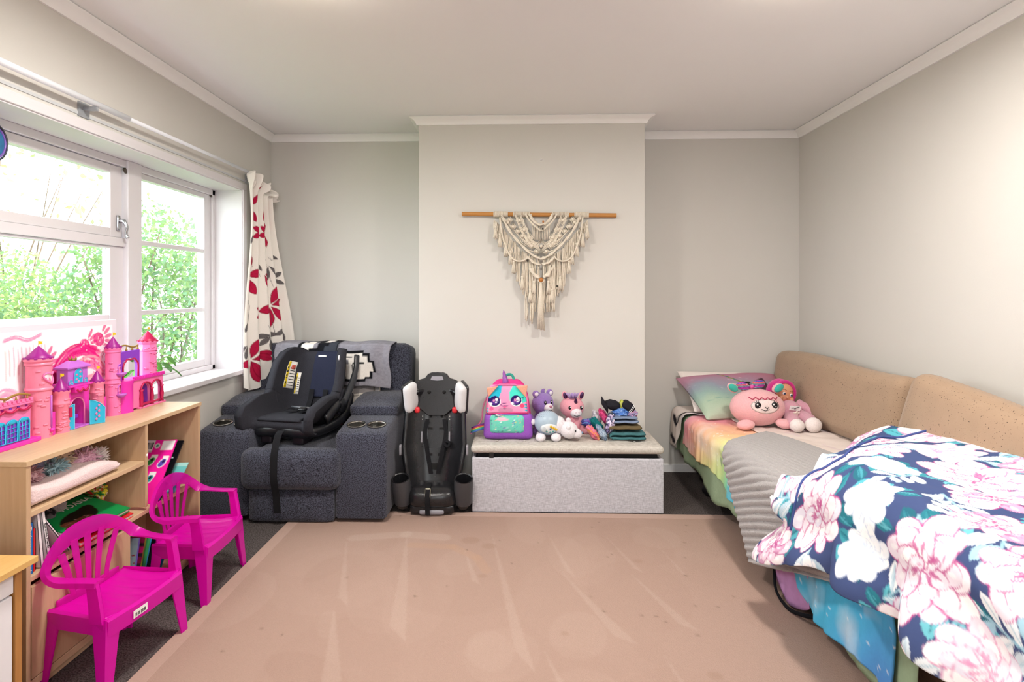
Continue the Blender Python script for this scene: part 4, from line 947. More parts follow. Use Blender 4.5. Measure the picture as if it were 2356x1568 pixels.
def limb(name, pts, rr): return MB().tube(spl(pts, 6), np.interp(np.linspace(0, 1, 6*(len(pts)-1)+1), np.linspace(0, 1, len(rr)), rr), 14).build(name, M_dpink, t)
limb('leg', [(3.40, -.64, .52), (3.38, -.72, .512), (3.365, -.79, .505)], [.045, .042, .034]); limb('leg', [(3.46, -.64, .525), (3.47, -.72, .52), (3.445, -.80, .512)], [.045, .042, .034])
limb('arm', [(3.475, -.57, .59), (3.52, -.63, .56), (3.535, -.68, .525)], [.032, .028, .022]); limb('arm', [(3.375, -.58, .58), (3.33, -.62, .545), (3.32, -.66, .51)], [.03, .026, .02])
MB().ell((3.362, -.805, .512), (.04, .034, .037), nu=18, nv=12).build('foot', M_foot, t); MB().ell((3.447, -.815, .518), (.046, .036, .042), nu=18, nv=12).build('foot', M_foot, t)
st = MB().cbox((3.410, -.680, .585), (.066, .002, .028), rotm(.3, .12, .1)).build('paper_tag', M_eyew, t, smooth=False)
MB().tube(spl([(3.387, -.6835, .582), (3.397, -.6840, .590), (3.407, -.684, .581), (3.417, -.6845, .590), (3.432, -.685, .593)], 3), .0016, 5).build('tag_scribble', M_ink, st, off=t['w'])
sp = []
for k in range(10): a = PI/2+k*PI/5; r0 = .022 if k % 2 == 0 else .010; sp.append((r0*math.cos(a), r0*math.sin(a)))
MB().prism(sp, 'xz', -.004, .004, R=rotm(.4, 0, .2), c=(3.412, -.690, .556)).build('felt_star', fab('felt_cream', '#eadfd2'), t, smooth=False, bevel=.001)

# ================================================================ MACRAME
M_cord = mat('macrame_cord', '#eadfcd', rough=.95, var=.14, scale=140, bump=.9, bscale=320, spec=.1)
M_dowel = mat('pine_dowel', '#c48a48', rough=.55, col2='#b27634', scale=3, stretch=(3, 60, 60), detail=3)
t = thing('macrame_hanging', 'cream knotted macrame wall hanging on a wooden dowel', 'wall hanging', (1.92, -.42, 1.76))
yd = -.418
def zd(x): return 1.768-.013*(x-1.426)/.985
MB().tube([(1.426, yd, zd(1.426)), (2.411, yd, zd(2.411))], .0135, 14).build('dowel', M_dowel, t, ang=50)
xc = 1.932; yk = -.442
for s_ in (-1, 1):       # larks-head knots and whipped ends
    m = MB()
    for k in range(12): x = xc+s_*(.215+.085*k/11); m.tube([(x+.0145*0, yd+.0165*math.cos(a), zd(x)+.0165*math.sin(a)) for a in np.linspace(0, 2*PI, 13)[:-1]], .0042, 5, closed=True)
    m.build('wrapped_end', M_cord, t)
    m = MB()
    for k in range(14): x = xc+s_*(.075+.10*k/13); m.tube([(x, yd+.0165*math.cos(a), zd(x)+.0165*math.sin(a)) for a in np.linspace(0, 2*PI, 11)[:-1]], .0036, 5, closed=True)
    m.build('knot_row', M_cord, t)
def rope(pts, r=.0045, n=6, twist=0, k=5):
    P = spl(pts, k); m = MB()
    if twist:
        for ph in (0, PI):
            Q = [p+np.array([math.cos(i*twist+ph)*r*.8, math.sin(i*twist+ph)*r*.6, math.sin(i*twist+ph)*r*.5]) for i, p in enumerate(P)]; m.tube(Q, r, n)
    else: m.tube(P, r, n)
    return m
# knotted V panel: band of diamonds each side, meeting at a larger diamond
def dia(m, x, z, w, h, y):
    for q in (1.0, .62): m.tube([(x-w*q, y, z), (x, y-.004, z+h*q), (x+w*q, y, z), (x, y-.004, z-h*q)], .0042, 6, closed=True)
    m.ell((x, y-.006, z), (.010, .007, .010), nu=10, nv=6)
vp = MB()
for s_ in (-1, 1):
    for k, (dx, z) in enumerate(((.135, 1.722), (.108, 1.664), (.075, 1.612), (.20, 1.725), (.176, 1.682))): dia(vp, xc+s_*dx, z, .024 if k < 3 else .016, .032 if k < 3 else .022, yk)
    for off_ in (0, .012, .048, .060):      # borders of the band
        vp.tube(spl([(xc+s_*(.165-off_*.6), yk, 1.757), (xc+s_*(.13-off_*.75), yk-.002, 1.66-off_*.15), (xc+s_*(.075-off_*.55), yk-.002, 1.575-off_*.0), (xc+s_*(.012), yk, 1.535+off_*.3)], 5), .0036, 6)
    for q in range(5):                      # arcs between the diamonds
        vp.tube(spl([(xc+s_*.09, yk, 1.607-.007*q), (xc+s_*.055, yk-.004, 1.594-.009*q), (xc+s_*.022, yk, 1.575-.006*q)], 4), .003, 5)
        vp.tube(spl([(xc+s_*(.105+.008*q), yk+.004, 1.64-.006*q), (xc+s_*(.09+.008*q), yk, 1.61-.008*q), (xc+s_*(.062+.004*q), yk, 1.585-.008*q)], 4), .003, 5)
dia(vp, xc, 1.558, .042, .045, yk-.004); vp.tube([(xc-.033, yk-.006, 1.558), (xc, yk-.008, 1.594), (xc+.033, yk-.006, 1.558), (xc, yk-.008, 1.522)], .004, 6, closed=True)
for q in range(11): vp.tube([(xc-.055+.011*q, yk+.012, 1.70-.0*q), (xc-.05+.010*q, yk+.010, 1.60)], .0034, 5)
vp.build('diamond_band', M_cord, t)
vp = MB()
for s_ in (-1, 1):       # second band of berry knots along the outside
    for k in range(8):
        q = k/7; x = xc+s_*(.245-.215*q**.95); z = 1.735-.205*q**1.15-.005; vp.ell((x, yk-.006, z), (.010, .008, .010), nu=10, nv=6); dia(vp, x, z, .017, .02, yk+.002)
    for o_ in (.02, -.02): vp.tube(spl([(xc+s_*(.255-.0), yk, 1.752+o_*.3), (xc+s_*.19, yk, 1.66+o_), (xc+s_*.10, yk, 1.565+o_), (xc+s_*.01, yk, 1.525+o_*.6)], 6), .0038, 6)
vp.build('berry_knot_band', M_cord, t)
for s_ in (-1, 1):
    rope([(xc+s_*.10, yk-.01, 1.762), (xc+s_*.075, yk-.012, 1.72), (xc+s_*.03, yk-.014, 1.675), (xc+s_*.004, yk-.014, 1.655)], .006, 6).build('swag_cord', M_cord, t)
    rope([(xc+s_*.072, yk-.008, 1.762), (xc+s_*.055, yk-.01, 1.725), (xc+s_*.02, yk-.012, 1.698), (xc, yk-.012, 1.693)], .0065, 6, .9).build('swag_cord', M_cord, t)
    rope([(xc+s_*.245, yk-.012, 1.74), (xc+s_*.20, yk-.014, 1.655), (xc+s_*.135, yk-.014, 1.575), (xc+s_*.06, yk-.016, 1.505), (xc+s_*.0, yk-.016, 1.475)], .0058, 6, .8).build('twisted_cord', M_cord, t)
    rope([(xc+s_*.262, yk-.014, 1.74), (xc+s_*.245, yk-.018, 1.62), (xc+s_*.20, yk-.02, 1.50), (xc+s_*.15, yk-.02, 1.463), (xc+s_*.105, yk-.02, 1.47), (xc+s_*.08, yk-.018, 1.492)], .0055, 6).build('looped_cord', M_cord, t)
    rope([(xc+s_*.085, yk-.016, 1.492), (xc+s_*.05, yk-.018, 1.455), (xc+s_*.008, yk-.018, 1.442)], .006, 6, .9).build('twisted_cord', M_cord, t)
    rope([(xc+s_*.065, yk-.014, 1.42), (xc+s_*.04, yk-.018, 1.375), (xc+s_*.012, yk-.018, 1.362)], .0095, 6, .5).build('wrapped_cord', M_cord, t)
fr = random.Random(11)
def strand(m, x, z0, z1, r=.0034, y=None):
    y = yk+fr.uniform(-.006, .014) if y is None else y; n = 5; P = []
    for i in range(n+1):
        q = i/n; P.append((x+fr.uniform(-.004, .004)*(q > 0), y-.004*q+fr.uniform(-.002, .002), z0+(z1-z0)*q))
    m.tube(spl(P, 2), [r]*(2*n)+[r*1.5], 5)
edge = [(.0, 1.13), (.03, 1.16), (.06, 1.15), (.085, 1.22), (.12, 1.27), (.145, 1.30), (.16, 1.40), (.185, 1.44), (.205, 1.50), (.235, 1.56), (.27, 1.60), (.30, 1.615)]
zs = [1.50, 1.49, 1.50, 1.51, 1.53, 1.55, 1.58, 1.60, 1.63, 1.66, 1.70, 1.73]
for s_ in (-1, 1):
    m = MB()
    for k in range(90):
        dx = .012+.285*(k/89)**.9; xl = np.interp(dx, [a for a, _ in edge], [b for _, b in edge]); z0 = np.interp(dx, [a for a, _ in edge], zs)
        if fr.random() < .18: continue
        strand(m, xc+s_*dx+fr.uniform(-.004, .004), z0, xl+fr.uniform(-.02, .05))
    for k in range(16): strand(m, xc+s_*fr.uniform(.045, .10)+(.0), 1.44, fr.uniform(1.06, 1.16) if s_ < 0 else fr.uniform(1.14, 1.24))
    o = m.build('cord_fringe', M_cord, t); o['kind'] = 'stuff'
    for k, (dx, z) in enumerate(((.29, 1.68), (.262, 1.63), (.225, 1.57), (.195, 1.52), (.175, 1.46), (.12, 1.36), (.045, 1.33), (.07, 1.28))):      # tassels
        m = MB(); x = xc+s_*dx; m.ell((x, yk-.012, z), (.009, .008, .010), nu=10, nv=6); L = .075
        for q in range(10): a = 2*PI*q/10; m.tube([(x+.004*math.cos(a), yk-.012+.004*math.sin(a), z-.004), (x+.009*math.cos(a), yk-.012+.008*math.sin(a), z-L*.6), (x+.012*math.cos(a), yk-.012+.009*math.sin(a), z-L+fr.uniform(-.006, .006))], .0032, 5)
        m.build('tassel', M_cord, t)
m = MB()
for q in range(18): a = 2*PI*q/18; m.tube([(xc-.003+.007*math.cos(a), yk-.016+.006*math.sin(a), 1.325), (xc-.003+.011*math.cos(a), yk-.016+.008*math.sin(a), 1.2), (xc-.003+.023*math.cos(a), yk-.016+.013*math.sin(a), 1.03+fr.uniform(-.006, .006))], .0036, 5)
m.build('centre_tassel', M_cord, t)
m = MB(); m.tube([(xc-.017, yk-.018, 1.35), (xc-.018, yk-.02, 1.336), (xc, yk-.02, 1.322), (xc+.017, yk-.02, 1.338), (xc+.014, yk-.018, 1.352)], .004, 6); m.build('bead_loop', M_cord, t)
MB().ell((xc-.001, yk-.018, 1.345), (.016, .014, .015), nu=16, nv=10).build('wooden_bead', mat('bead_wood', '#b87333', rough=.45), t)
M_bead = mat('bead_dark', '#2a2019', rough=.4)
for (x, z) in ((xc-.087, 1.466), (xc+.10, 1.305), (xc+.01, 1.665)): MB().ell((x, yk-.02, z), (.006, .006, .007), nu=10, nv=8).build('dark_bead', M_bead, t)
MB().ell((xc+.012, yk-.016, 1.712), (.006, .006, .009), nu=10, nv=8).build('wooden_bead', mat('bead_wood', '#b87333'), t)
m = MB(); m.lathe([(.001, 0), (.007, 0), (.007, .004), (.002, .005), (.002, .016), (.001, .016)], (1.934, -.395, 2.118), 12, R=rotm(PI/2, 0, 0)); tag(m.build('picture_nail', M_trim), 'small white nail in the wall high above the macrame', 'nail')

# ================================================================ INFANT CAR SEAT ON THE RECLINER
M_cs = fab('seat_black_fabric', '#303036', var=.2, scale=220, bump=.4); M_csn = fab('seat_navy_fabric', '#272a3c', var=.18, scale=220); M_csp = plas('seat_black_shell', '#1b1c20', .32); M_web = fab('webbing_black', '#1d1d20', var=.12, scale=200)
CSL = np.array([.497, -.69, .425]); CSR = -.19
t = thing('infant_car_seat', 'black padded infant car seat with yellow warning labels sitting on the recliner', 'car seat', tuple(CSL), CSR, world=False)
def loc2(p, L=CSL, a=CSR): q = np.array(p, float)-L; return rotm(0, 0, -a) @ q
spf = [(.0, .215, .045, .160, .0), (.05, .245, .065, .178, .025), (.10, .257, .095, .186, .055), (.16, .24, .125, .190, .085), (.28, .12, .125, .192, .118), (.42, .0, .110, .190, .135), (.53, -.085, .118, .192, .165), (.63, -.125, .18, .195, .165), (.76, -.152, .28, .195, .145), (.88, -.178, .37, .188, .14), (.95, -.195, .425, .172, .115), (.985, -.21, .455, .15, .07), (1.0, -.222, .466, .12, .03)]
sp_t = [q[0] for q in spf]
def cs_spine(tt):
    f = np.interp(tt, sp_t, [q[1] for q in spf]); u = np.interp(tt, sp_t, [q[2] for q in spf]); w = np.interp(tt, sp_t, [q[3] for q in spf]); h = np.interp(tt, sp_t, [q[4] for q in spf])
    e = .012; f2 = np.interp(tt+e, sp_t, [q[1] for q in spf])-np.interp(tt-e, sp_t, [q[1] for q in spf]); u2 = np.interp(tt+e, sp_t, [q[2] for q in spf])-np.interp(tt-e, sp_t, [q[2] for q in spf])
    l = math.hypot(f2, u2)+1e-9; tf, tu = f2/l, u2/l; return f, u, w, h, (tu, -tf)      # inward normal
def cs_pt(tt, s, off=0):
    f, u, w, h, (nf, nu_) = cs_spine(tt); k = float(sm(.5, 1, abs(s))); xx = w*math.sin(s*PI/2*.96)*1.02; rr = h*k+off
    return np.array([xx-(off*.6*np.sign(s)*k), -(f+nf*rr), u+nu_*rr])
rings = []
for tt in np.linspace(0, 1, 64):
    ring = [cs_pt(tt, s, .0) for s in np.linspace(-1, 1, 27)]
    f, u, w, h, (nf, nu_) = cs_spine(tt); n_ = np.array([0, -nf, nu_])
    outer = []
    for s in np.linspace(1, -1, 27):
        p = cs_pt(tt, s, 0); k = float(sm(.45, .9, abs(s))); outer.append(p-n_*.050*(1-k)+np.array([np.sign(s)*.052*k, 0, 0])-n_*.012*k)
    rings.append(ring+outer)
m = MB().rings(rings); m.build('padded_shell', M_cs, t)
def patch(name, t0, t1, s0, s1, off, material, par=t, n=12, sk=0, th_=.0015):
    U, V_ = np.meshgrid(np.linspace(0, 1, n), np.linspace(0, 1, n), indexing='ij'); P = np.zeros((n, n, 3))
    for i in range(n):
        for j in range(n): P[i, j] = cs_pt(t0+(t1-t0)*V_[i, j], s0+(s1-s0)*U[i, j]+sk*V_[i, j], off)
    return MB().grid(P, th_).build(name, material, par)
patch('head_pad', .645, .99, -.10, .60, .014, M_csn, n=22, th_=.014)
patch('seat_pad', .15, .50, -.5, .5, .012, M_cs, n=20, th_=.012)
M_yel = mat('label_yellow', '#e5c81c', rough=.5); M_lab = mat('label_white', '#efece6', rough=.5)
for k, (s0, s1, t0, t1) in enumerate(((-.74, -.57, .70, .91), (-.53, -.40, .66, .83))):
    lb = patch('warning_label', t0, t1, s0, s1, .005, M_lab, n=6); patch('label_band', t0+.004, t1-.004, s0+.005, s0+.045, .0062, M_yel, lb, 6, th_=.0006)
    for q in range(7): a = t0+.02+(t1-t0-.05)*q/7; patch('label_text', a, a+.006, s0+.062, s1-.012, .0062, M_csp, lb, 3, th_=.0005)
    if k == 0: patch('label_icon', t1-.06, t1-.025, s0+.075, s1-.02, .0066, mat('label_red', '#c8564a', rough=.5), lb, 4, th_=.0005)
    for q in range(5): a = t0+.03+(t1-t0-.06)*q/5; patch('label_mark', a, a+.02, s0+.014, s0+.034, .0068, M_csp, lb, 3, th_=.0005)
patch('logo', .955, .962, -.02, .20, .0165, M_lab, n=5, th_=.0006)
m = MB()
for s_ in (-1, 1):
    P = [cs_pt(q, .12+.16*s_ if q > .5 else .12*s_, .02) for q in np.linspace(.30, .70, 9)]
    for a, b in zip(P[:-1], P[1:]): pass
    rg_ = []
    for i, p in enumerate(P): rg_.append([p+np.array([-.016, 0, 0]), p+np.array([.016, 0, 0]), p+np.array([.016, -.003, .002]), p+np.array([-.016, -.003, .002])])
    MB().rings(rg_).build('harness_strap', M_web, t, smooth=False)
MB().rbox(cs_pt(.38, .05, .03), (.045, .035, .02), .006, 5, R=rotm(.3, 0, 0)).build('buckle', M_csp, t)
MB().tube([cs_pt(.47, -.35, .03), cs_pt(.44, -.1, .035), cs_pt(.46, .1, .03)], .006, 8).build('chest_clip', mat('clip_grey', '#6b6d72', rough=.35), t)
# base under the shell: rounded tub, wide front rim, feet and swept side rails
def tub(P): P = P.copy(); P[:, 0] *= 1-.10*sm(0, -.05, P[:, 2]); return P
MB().rbox((0, -.01, .045), (.37, .43, .07), .03, 10, fn=tub).build('base_tub', M_csp, t)
m = MB(); rim = spl([(.205, .20, .20), (.222, .10, .095), (.215, -.05, .062), (.18, -.20, .058), (.09, -.235, .06), (0, -.225, .066), (-.09, -.235, .06), (-.18, -.20, .058), (-.215, -.05, .062), (-.222, .10, .095), (-.205, .20, .20)], 7); m.tube(rim, .024, 10, flat=1.25); m.build('base_rim', M_csp, t)
for s_ in (-1, 1): MB().rbox((.10*s_, -.17, .012), (.07, .10, .05), .008, 5).build('base_foot', mat('foot_plum', '#241b24', rough=.5), t)
m = MB(); m.tube(spl([(.235, .05, .17), (.238, .16, .28), (.236, .215, .36), (.225, .25, .44)], 6), [.017]*10+[.015]*9, 10, flat=1.6); m.build('carry_handle', plas('handle_grey', '#33353a', .3), t)
MB().lathe([(.001, .0), (.038, .0), (.044, .008), (.040, .022), (.02, .028), (.001, .029)], (.222, .04, .165), 20, R=rotm(0, PI/2, 0)).build('handle_hub', M_csp, t, ang=40)
m = MB(); m.tube(spl([(.232, -.14, .115), (.240, -.08, .155), (.238, -.01, .185)], 5), .016, 8, flat=2.0); m.build('side_trim', M_csp, t)
m = MB(); m.ell(cs_pt(.93, 1, .0)+np.array([.02, -.006, 0]), (.006, .007, .016)); m.build('slot_trim', mat('slot_white', '#d8d8dc', rough=.3), t)
MB().ell((.245, .06, .035), (.006, .010, .007), nu=10, nv=6).build('release_button', mat('button_red', '#d8303a', rough=.4), t)
SP = spl([loc2(q) for q in ((.476, -.955, .50), (.478, -1.005, .485), (.482, -1.062, .41), (.486, -1.083, .33), (.488, -1.085, .26), (.490, -1.06, .17), (.490, -1.045, .075))], 5)
rg_ = [[p+rotm(0, 0, -CSR) @ np.array(o) for o in ((-.019, 0, 0), (.019, 0, 0), (.019, -.0025, .001), (-.019, -.0025, .001))] for p in SP]
MB().rings(rg_).build('adjuster_strap', M_web, t, smooth=False)

# ================================================================ BOOSTER SEAT (bare plastic shell)
M_bp = mat('booster_black', '#1f1f22', rough=.27, var=.12, scale=60, bump=.12, bscale=300); M_gp = plas('booster_grey', '#8d8b93', .4); M_pad = fab('booster_pad', '#d9d8da', var=.04); M_redp = plas('booster_red', '#e0323c', .4); M_hole = mat('booster_hole', '#060607', rough=.8)
t = thing('booster_seat', 'tall black plastic booster seat shell standing between recliner and chest', 'booster seat', (1.297, -.70, .0098), .02, world=False)
def by(z): return .02+.26*z-.10      # back plane leans away from the room
nu, nv = 41, 46
U, V_ = np.meshgrid(np.linspace(-1, 1, nu), np.linspace(0, 1, nv), indexing='ij'); z = .10+.575*V_
w = np.interp(V_, [0, .2, .45, .8, .93, 1], [.135, .165, .190, .180, .155, .12]); P = np.stack([U*w, by(z)-.105*np.abs(U)**3.2*np.interp(V_, [0, .3, 1], [.7, 1, .75]), z], -1)
MB().grid(P, -.022).build('back_shell', M_bp, t)
def plate(name, poly, th_, m_, dy=-.012, par=t, bev=.006):
    mm = MB(); n = len(poly); rr = []
    for k, d in enumerate((0, -th_)): rr.append([(x, by(z)+dy+d, z) for x, z in poly])
    mm.rings(rr); return mm.build(name, m_, par, smooth=True, bevel=bev, ang=40)
def sym(half): return half+[(-x, z) for x, z in half[::-1]]
plate('headrest', sym([(.0, .768), (.035, .768), (.058, .758), (.075, .735), (.115, .722), (.145, .70), (.150, .60), (.138, .562), (.095, .555), (.07, .535), (.05, .52)]), .03, M_bp, -.012)
plate('carry_handle_slot', sym([(.0, .747), (.032, .747), (.04, .725), (.0, .722)]), .004, M_gp, -.043, bev=.001)
for s_ in (-1, 1):
    def lean(P, s_=s_): P = P.copy(); P[:, 0] -= .02*s_*0; return P
    MB().rbox((s_*.148, by(.63)-.085, .632), (.048, .115, .165), .022, 8, (.006, 0, 0), R=rotm(.2, 0, s_*.35)).build('head_wing_pad', M_pad, t)
    MB().rbox((s_*.166, by(.63)-.065, .630), (.030, .12, .18), .015, 6, R=rotm(.2, 0, s_*.35)).build('head_wing', M_bp, t)
    MB().rbox((s_*.112, by(.56)-.055, .555), (.032, .03, .036), .012, 6).build('belt_guide', M_redp, t)
    MB().lathe([(.001, .002), (.010, .002), (.011, -.002), (.001, -.002)], (s_*.045, by(.65)-.046, .655), 14, R=rotm(PI/2+.2, 0, 0)).build('screw_hole', M_hole, t)
    plate('adjuster_rail', [(s_*.07, .53), (s_*.092, .53), (s_*.096, .36), (s_*.07, .36)][::s_], .016, M_bp, -.016, bev=.002)
    plate('rail_slot', [(s_*.077, .43), (s_*.086, .43), (s_*.087, .37), (s_*.077, .37)][::s_], .003, M_gp, -.034, bev=.0005)
    for q in (.515, .498): MB().ell((s_*.081, by(q)-.034, q), (.003, .002, .003), nu=8, nv=6).build('rivet', M_lab, t)
    MB().rbox((s_*.193, by(.34)-.10, .345), (.014, .03, .06), .004, 4).build('side_tab', M_gp, t)
    plate('window_slot', [(s_*.115, .345), (s_*.138, .345), (s_*.135, .30), (s_*.115, .295)][::s_], .004, mat('slot_pale', '#b9c3c9', rough=.5), -.02, bev=.001)
plate('back_plate', sym([(.0, .535), (.06, .535), (.06, .35), (.045, .335), (.0, .335)]), .012, M_bp, -.012)
for (x, z, w_, h_) in ((-.033, .515, .012, .016), (.033, .515, .012, .016), (-.033, .445, .024, .008), (.033, .445, .024, .008), (-.035, .30, .03, .01), (.035, .30, .03, .01), (0, .235, .034, .026)):
    plate('slot', [(x-w_/2*1.2, z+h_/2*1.3), (x+w_/2*1.2, z+h_/2*1.3), (x+w_/2*1.2, z-h_/2*1.3), (x-w_/2*1.2, z-h_/2*1.3)], .003, M_hole, -.022 if z < .34 else -.0235, bev=.0005)
# seat base
def bfn(P): P = P.copy(); P[:, 2] += np.where(P[:, 2] > 0, -.02*sm(-.05, .15, P[:, 1]), 0); return P
MB().rbox((0, -.045, .092), (.27, .30, .125), .05, 12, (.0, .02, .006), fn=bfn).build('seat_base', M_bp, t)
MB().rbox((0, -.155, .035), (.25, .07, .055), .02, 8).build('front_skirt', M_bp, t)
MB().rbox((0, -.185, .022), (.14, .03, .028), .012, 6).build('front_foot', M_gp, t)
m = MB(); m.rbox((0, .05, .165), (.19, .10, .03), .012, 6); m.build('seat_well', M_hole, t)
for s_ in (-1, 1):
    Rc = rotm(.34, s_*.05, 0); c = (s_*.170, -.112, .030)
    MB().lathe([(.001, 0), (.036, 0), (.046, .02), (.050, .09), (.051, .185), (.048, .191), (.043, .187), (.040, .10), (.001, .095)], c, 22, R=Rc @ np.diag([1, .95, 1])).build('cup_holder', M_bp, t, ang=40)
    MB().lathe([(.0505, .03), (.0525, .06), (.0530, .15), (.0515, .188)], c, 22, R=Rc @ np.diag([1, .95, 1]), cap=False).build('cup_sleeve', mat('cup_sleeve_grey', '#46464a', rough=.55, var=.1, scale=120), t)
    P = spl([(s_*.05, by(.50)-.04, .50), (s_*.062, by(.42)-.045, .42), (s_*.045, by(.33)-.05, .33), (s_*.02, by(.2)-.04, .2)], 5)
    MB().rings([[p+np.array(o) for o in ((-.012, 0, 0), (.012, 0, 0), (.012, -.003, 0), (-.012, -.003, 0))] for p in P]).build('harness_strap', M_web, t, smooth=False)
MB().tube(spl([(.055, by(.36)-.05, .36), (.075, by(.35)-.06, .352), (.085, by(.37)-.05, .37), (.06, by(.385)-.05, .38)], 4), .009, 6).build('strap_coil', M_web, t)
MB().rbox((-.02, -.202, .135), (.032, .014, .05), .004, 4, R=rotm(-.35, 0, 0)).build('buckle', mat('buckle_silver', '#b9b39e', rough=.3, metal=.6), t)
P = spl([(-.02, -.12, .165), (-.02, -.195, .155), (-.02, -.222, .11), (-.02, -.215, .05), (-.02, -.213, .012)], 5)
MB().rings([[p+np.array(o) for o in ((-.013, 0, 0), (.013, 0, 0), (.013, -.003, .002), (-.013, -.003, .002))] for p in P]).build('crotch_strap', M_web, t, smooth=False)

# ================================================================ BACKPACK
LZ = .3905     # top of the chest lid
t = thing('child_backpack', 'pink and turquoise cat face backpack with purple horn on the chest', 'backpack', (1.726, -.585, LZ))
BC = Canvas(460, 340, '#f4a6c8')
BC.rect(0, 0, 460, 340, '#f29cc4'); BC.poly([(8, 30), (90, 8), (165, 8), (155, 90), (125, 190), (8, 205)], '#2fbcd8'); BC.poly([(452, 60), (380, 10), (300, 8), (252, 90), (255, 160), (310, 215), (452, 190)], '#4ddcc8')
for x, y in ((95, 178), (330, 168)):
    BC.ell(x, y+8, 66, 62, '#e6f8f6'); BC.ell(x, y, 60, 58, '#2a1a62'); BC.ell(x-6, y+16, 40, 30, '#6a3aa0', 0, .7); BC.ell(x+20, y-18, 16, 16, '#ffffff'); BC.ell(x-40, y+34, 14, 15, '#ffffff'); BC.ell(x-12, y-4, 13, 13, '#f09ac8'); BC.ell(x+14, y+16, 9, 9, '#ffffff'); BC.ell(x+34, y, 7, 7, '#ffffff')
    s_ = -1 if x < 200 else 1
    for k in range(3): BC.line([(x+s_*52, y-22+16*k), (x+s_*82, y-30+20*k)], 9, '#2a1a62')
BC.line([(160, 218), (178, 236), (202, 230)], 7, '#2a1a62'); BC.line([(202, 230), (228, 236), (246, 212)], 7, '#2a1a62'); BC.line([(200, 208), (202, 230)], 7, '#2a1a62'); BC.line([(184, 206), (218, 204)], 7, '#2a1a62'); BC.ell(206, 250, 21, 22, '#2a1a62'); BC.ell(206, 248, 14, 16, '#f0609a')
BC.ell(64, 268, 22, 22, '#f0649c'); BC.ell(392, 232, 24, 24, '#f0507c'); BC.ell(215, 282, 80, 34, '#b48aa0', 0, .55)
for k in range(3): BC.ell(18, 268+k*30, 16, 10, '#35c8d0'); BC.ell(436, 222+k*32, 22, 10, '#28b4cc', .3)
def bpfn(P):
    P = P.copy(); q = (P[:, 2]+.17)/.34; P[:, 0] *= np.interp(q, [0, .3, .7, .9, 1], [1.02, 1.0, .86, .72, .62]); P[:, 1] *= np.interp(q, [0, .5, 1], [1.0, .92, .7]); P[:, 1] += .02*q; return P
cb = np.array([1.726, -.585, LZ+.171])
m = MB(); m.rbox(cb, (.285, .15, .34), .06, 14, (0, .012, 0), fn=bpfn); m.build('body', fab('backpack_hotpink', '#e63f8f', var=.06), t)
def fpfn(P): P = P.copy(); q = (P[:, 2]+.085)/.17; P[:, 0] *= np.interp(q, [0, .6, 1], [1.0, .93, .80]); P[:, 1] += .028*q; return P
m = MB(); m.rbox(cb+np.array([-.006, -.080, .062]), (.262, .05, .170), .022, 60, (0, .012, 0), fn=fpfn); q = np.array(m.v); u = (q[:, 0]-(cb[0]-.006)+.131)/.262; v = 1-(q[:, 2]-cb[2]-.062+.085)/.17
hw_ = np.interp(1-v, [0, .6, 1], [1.0, .93, .80]); u = .5+(u-.5)/hw_
m.build('face_panel', printed('backpack_face_print', scale=200), t, colors=BC.sample(np.clip(u, 0, 1), np.clip(v, 0, 1)))
MB().tube([cb+np.array(p) for p in ((-.128, -.098, -.02), (-.124, -.09, .06), (-.105, -.078, .135), (-.05, -.072, .152), (.04, -.072, .152), (.095, -.078, .135), (.115, -.09, .06), (.120, -.098, -.02))], .0045, 6).build('face_piping', fab('piping_pink', '#f07ab0'), t)
MB().rbox(cb+np.array([0, -.005, .0]), (.262, .11, .325), .05, 12, (0, .0, 0), fn=bpfn).build('side_gusset', fab('gusset_teal', '#3bb8b4'), t)
PC = Canvas(300, 200, '#6fcfba')
for _ in range(170):
    x, y, a = random.uniform(0, 300), random.uniform(0, 200), random.uniform(0, 3); PC.line([(x, y), (x+7*math.cos(a), y+7*math.sin(a))], 3, random.choice(['#f06aa0', '#f3e27a', '#7a4ab0', '#ffffff', '#3a90c0', '#2a2a60']))
PC.ell(110, 45, 46, 14, '#f4b8c8'); PC.ell(90, 42, 16, 13, '#f4b8c8'); PC.ell(130, 42, 16, 13, '#f4b8c8')
def pkfn(P): P = P.copy(); q = (P[:, 2]+.07)/.14; P[:, 0] *= np.interp(q, [0, 1], [1.03, .98]); return P
MB().rbox(cb+np.array([.0, -.072, -.092]), (.288, .075, .158), .03, 10, (0, .012, 0), fn=pkfn).build('pocket_surround', fab('backpack_purple', '#9a5cc0', var=.06), t)
m = MB(); m.rbox(cb+np.array([-.006, -.092, -.080]), (.222, .06, .118), .03, 30, (0, .012, 0)); q = np.array(m.v); m.build('front_pocket', printed('sprinkle_print'), t, colors=PC.sample((q[:, 0]-cb[0]+.118)/.225, 1-(q[:, 2]-cb[2]+.142)/.125))
m = MB(); m.tube([cb+np.array([-.122, -.098, -.02]), cb+np.array([-.05, -.118, -.012]), cb+np.array([.05, -.118, -.008]), cb+np.array([.12, -.098, -.015])], .004, 6); m.build('zip', mat('zip_pink', '#d8307a', rough=.5), t)
MB().rbox(cb+np.array([-.062, -.124, -.022]), (.024, .006, .010), .003, 4, R=rotm(0, .3, 0)).build('zip_pull', M_pad, t); MB().rbox(cb+np.array([-.125, -.1, -.05]), (.010, .006, .026), .003, 4).build('zip_pull', M_pad, t)
m = MB(); m.lathe([(.019, 0), (.017, .018), (.0145, .022), (.014, .036), (.011, .04), (.009, .058), (.002, .075), (.001, .076)], cb+np.array([-.015, -.055, .160]), 16, R=rotm(-.1, -.18, 0)); m.build('horn', mat('horn_purple', '#8a3a9a', rough=.35, var=.3, scale=160), t, ang=50)
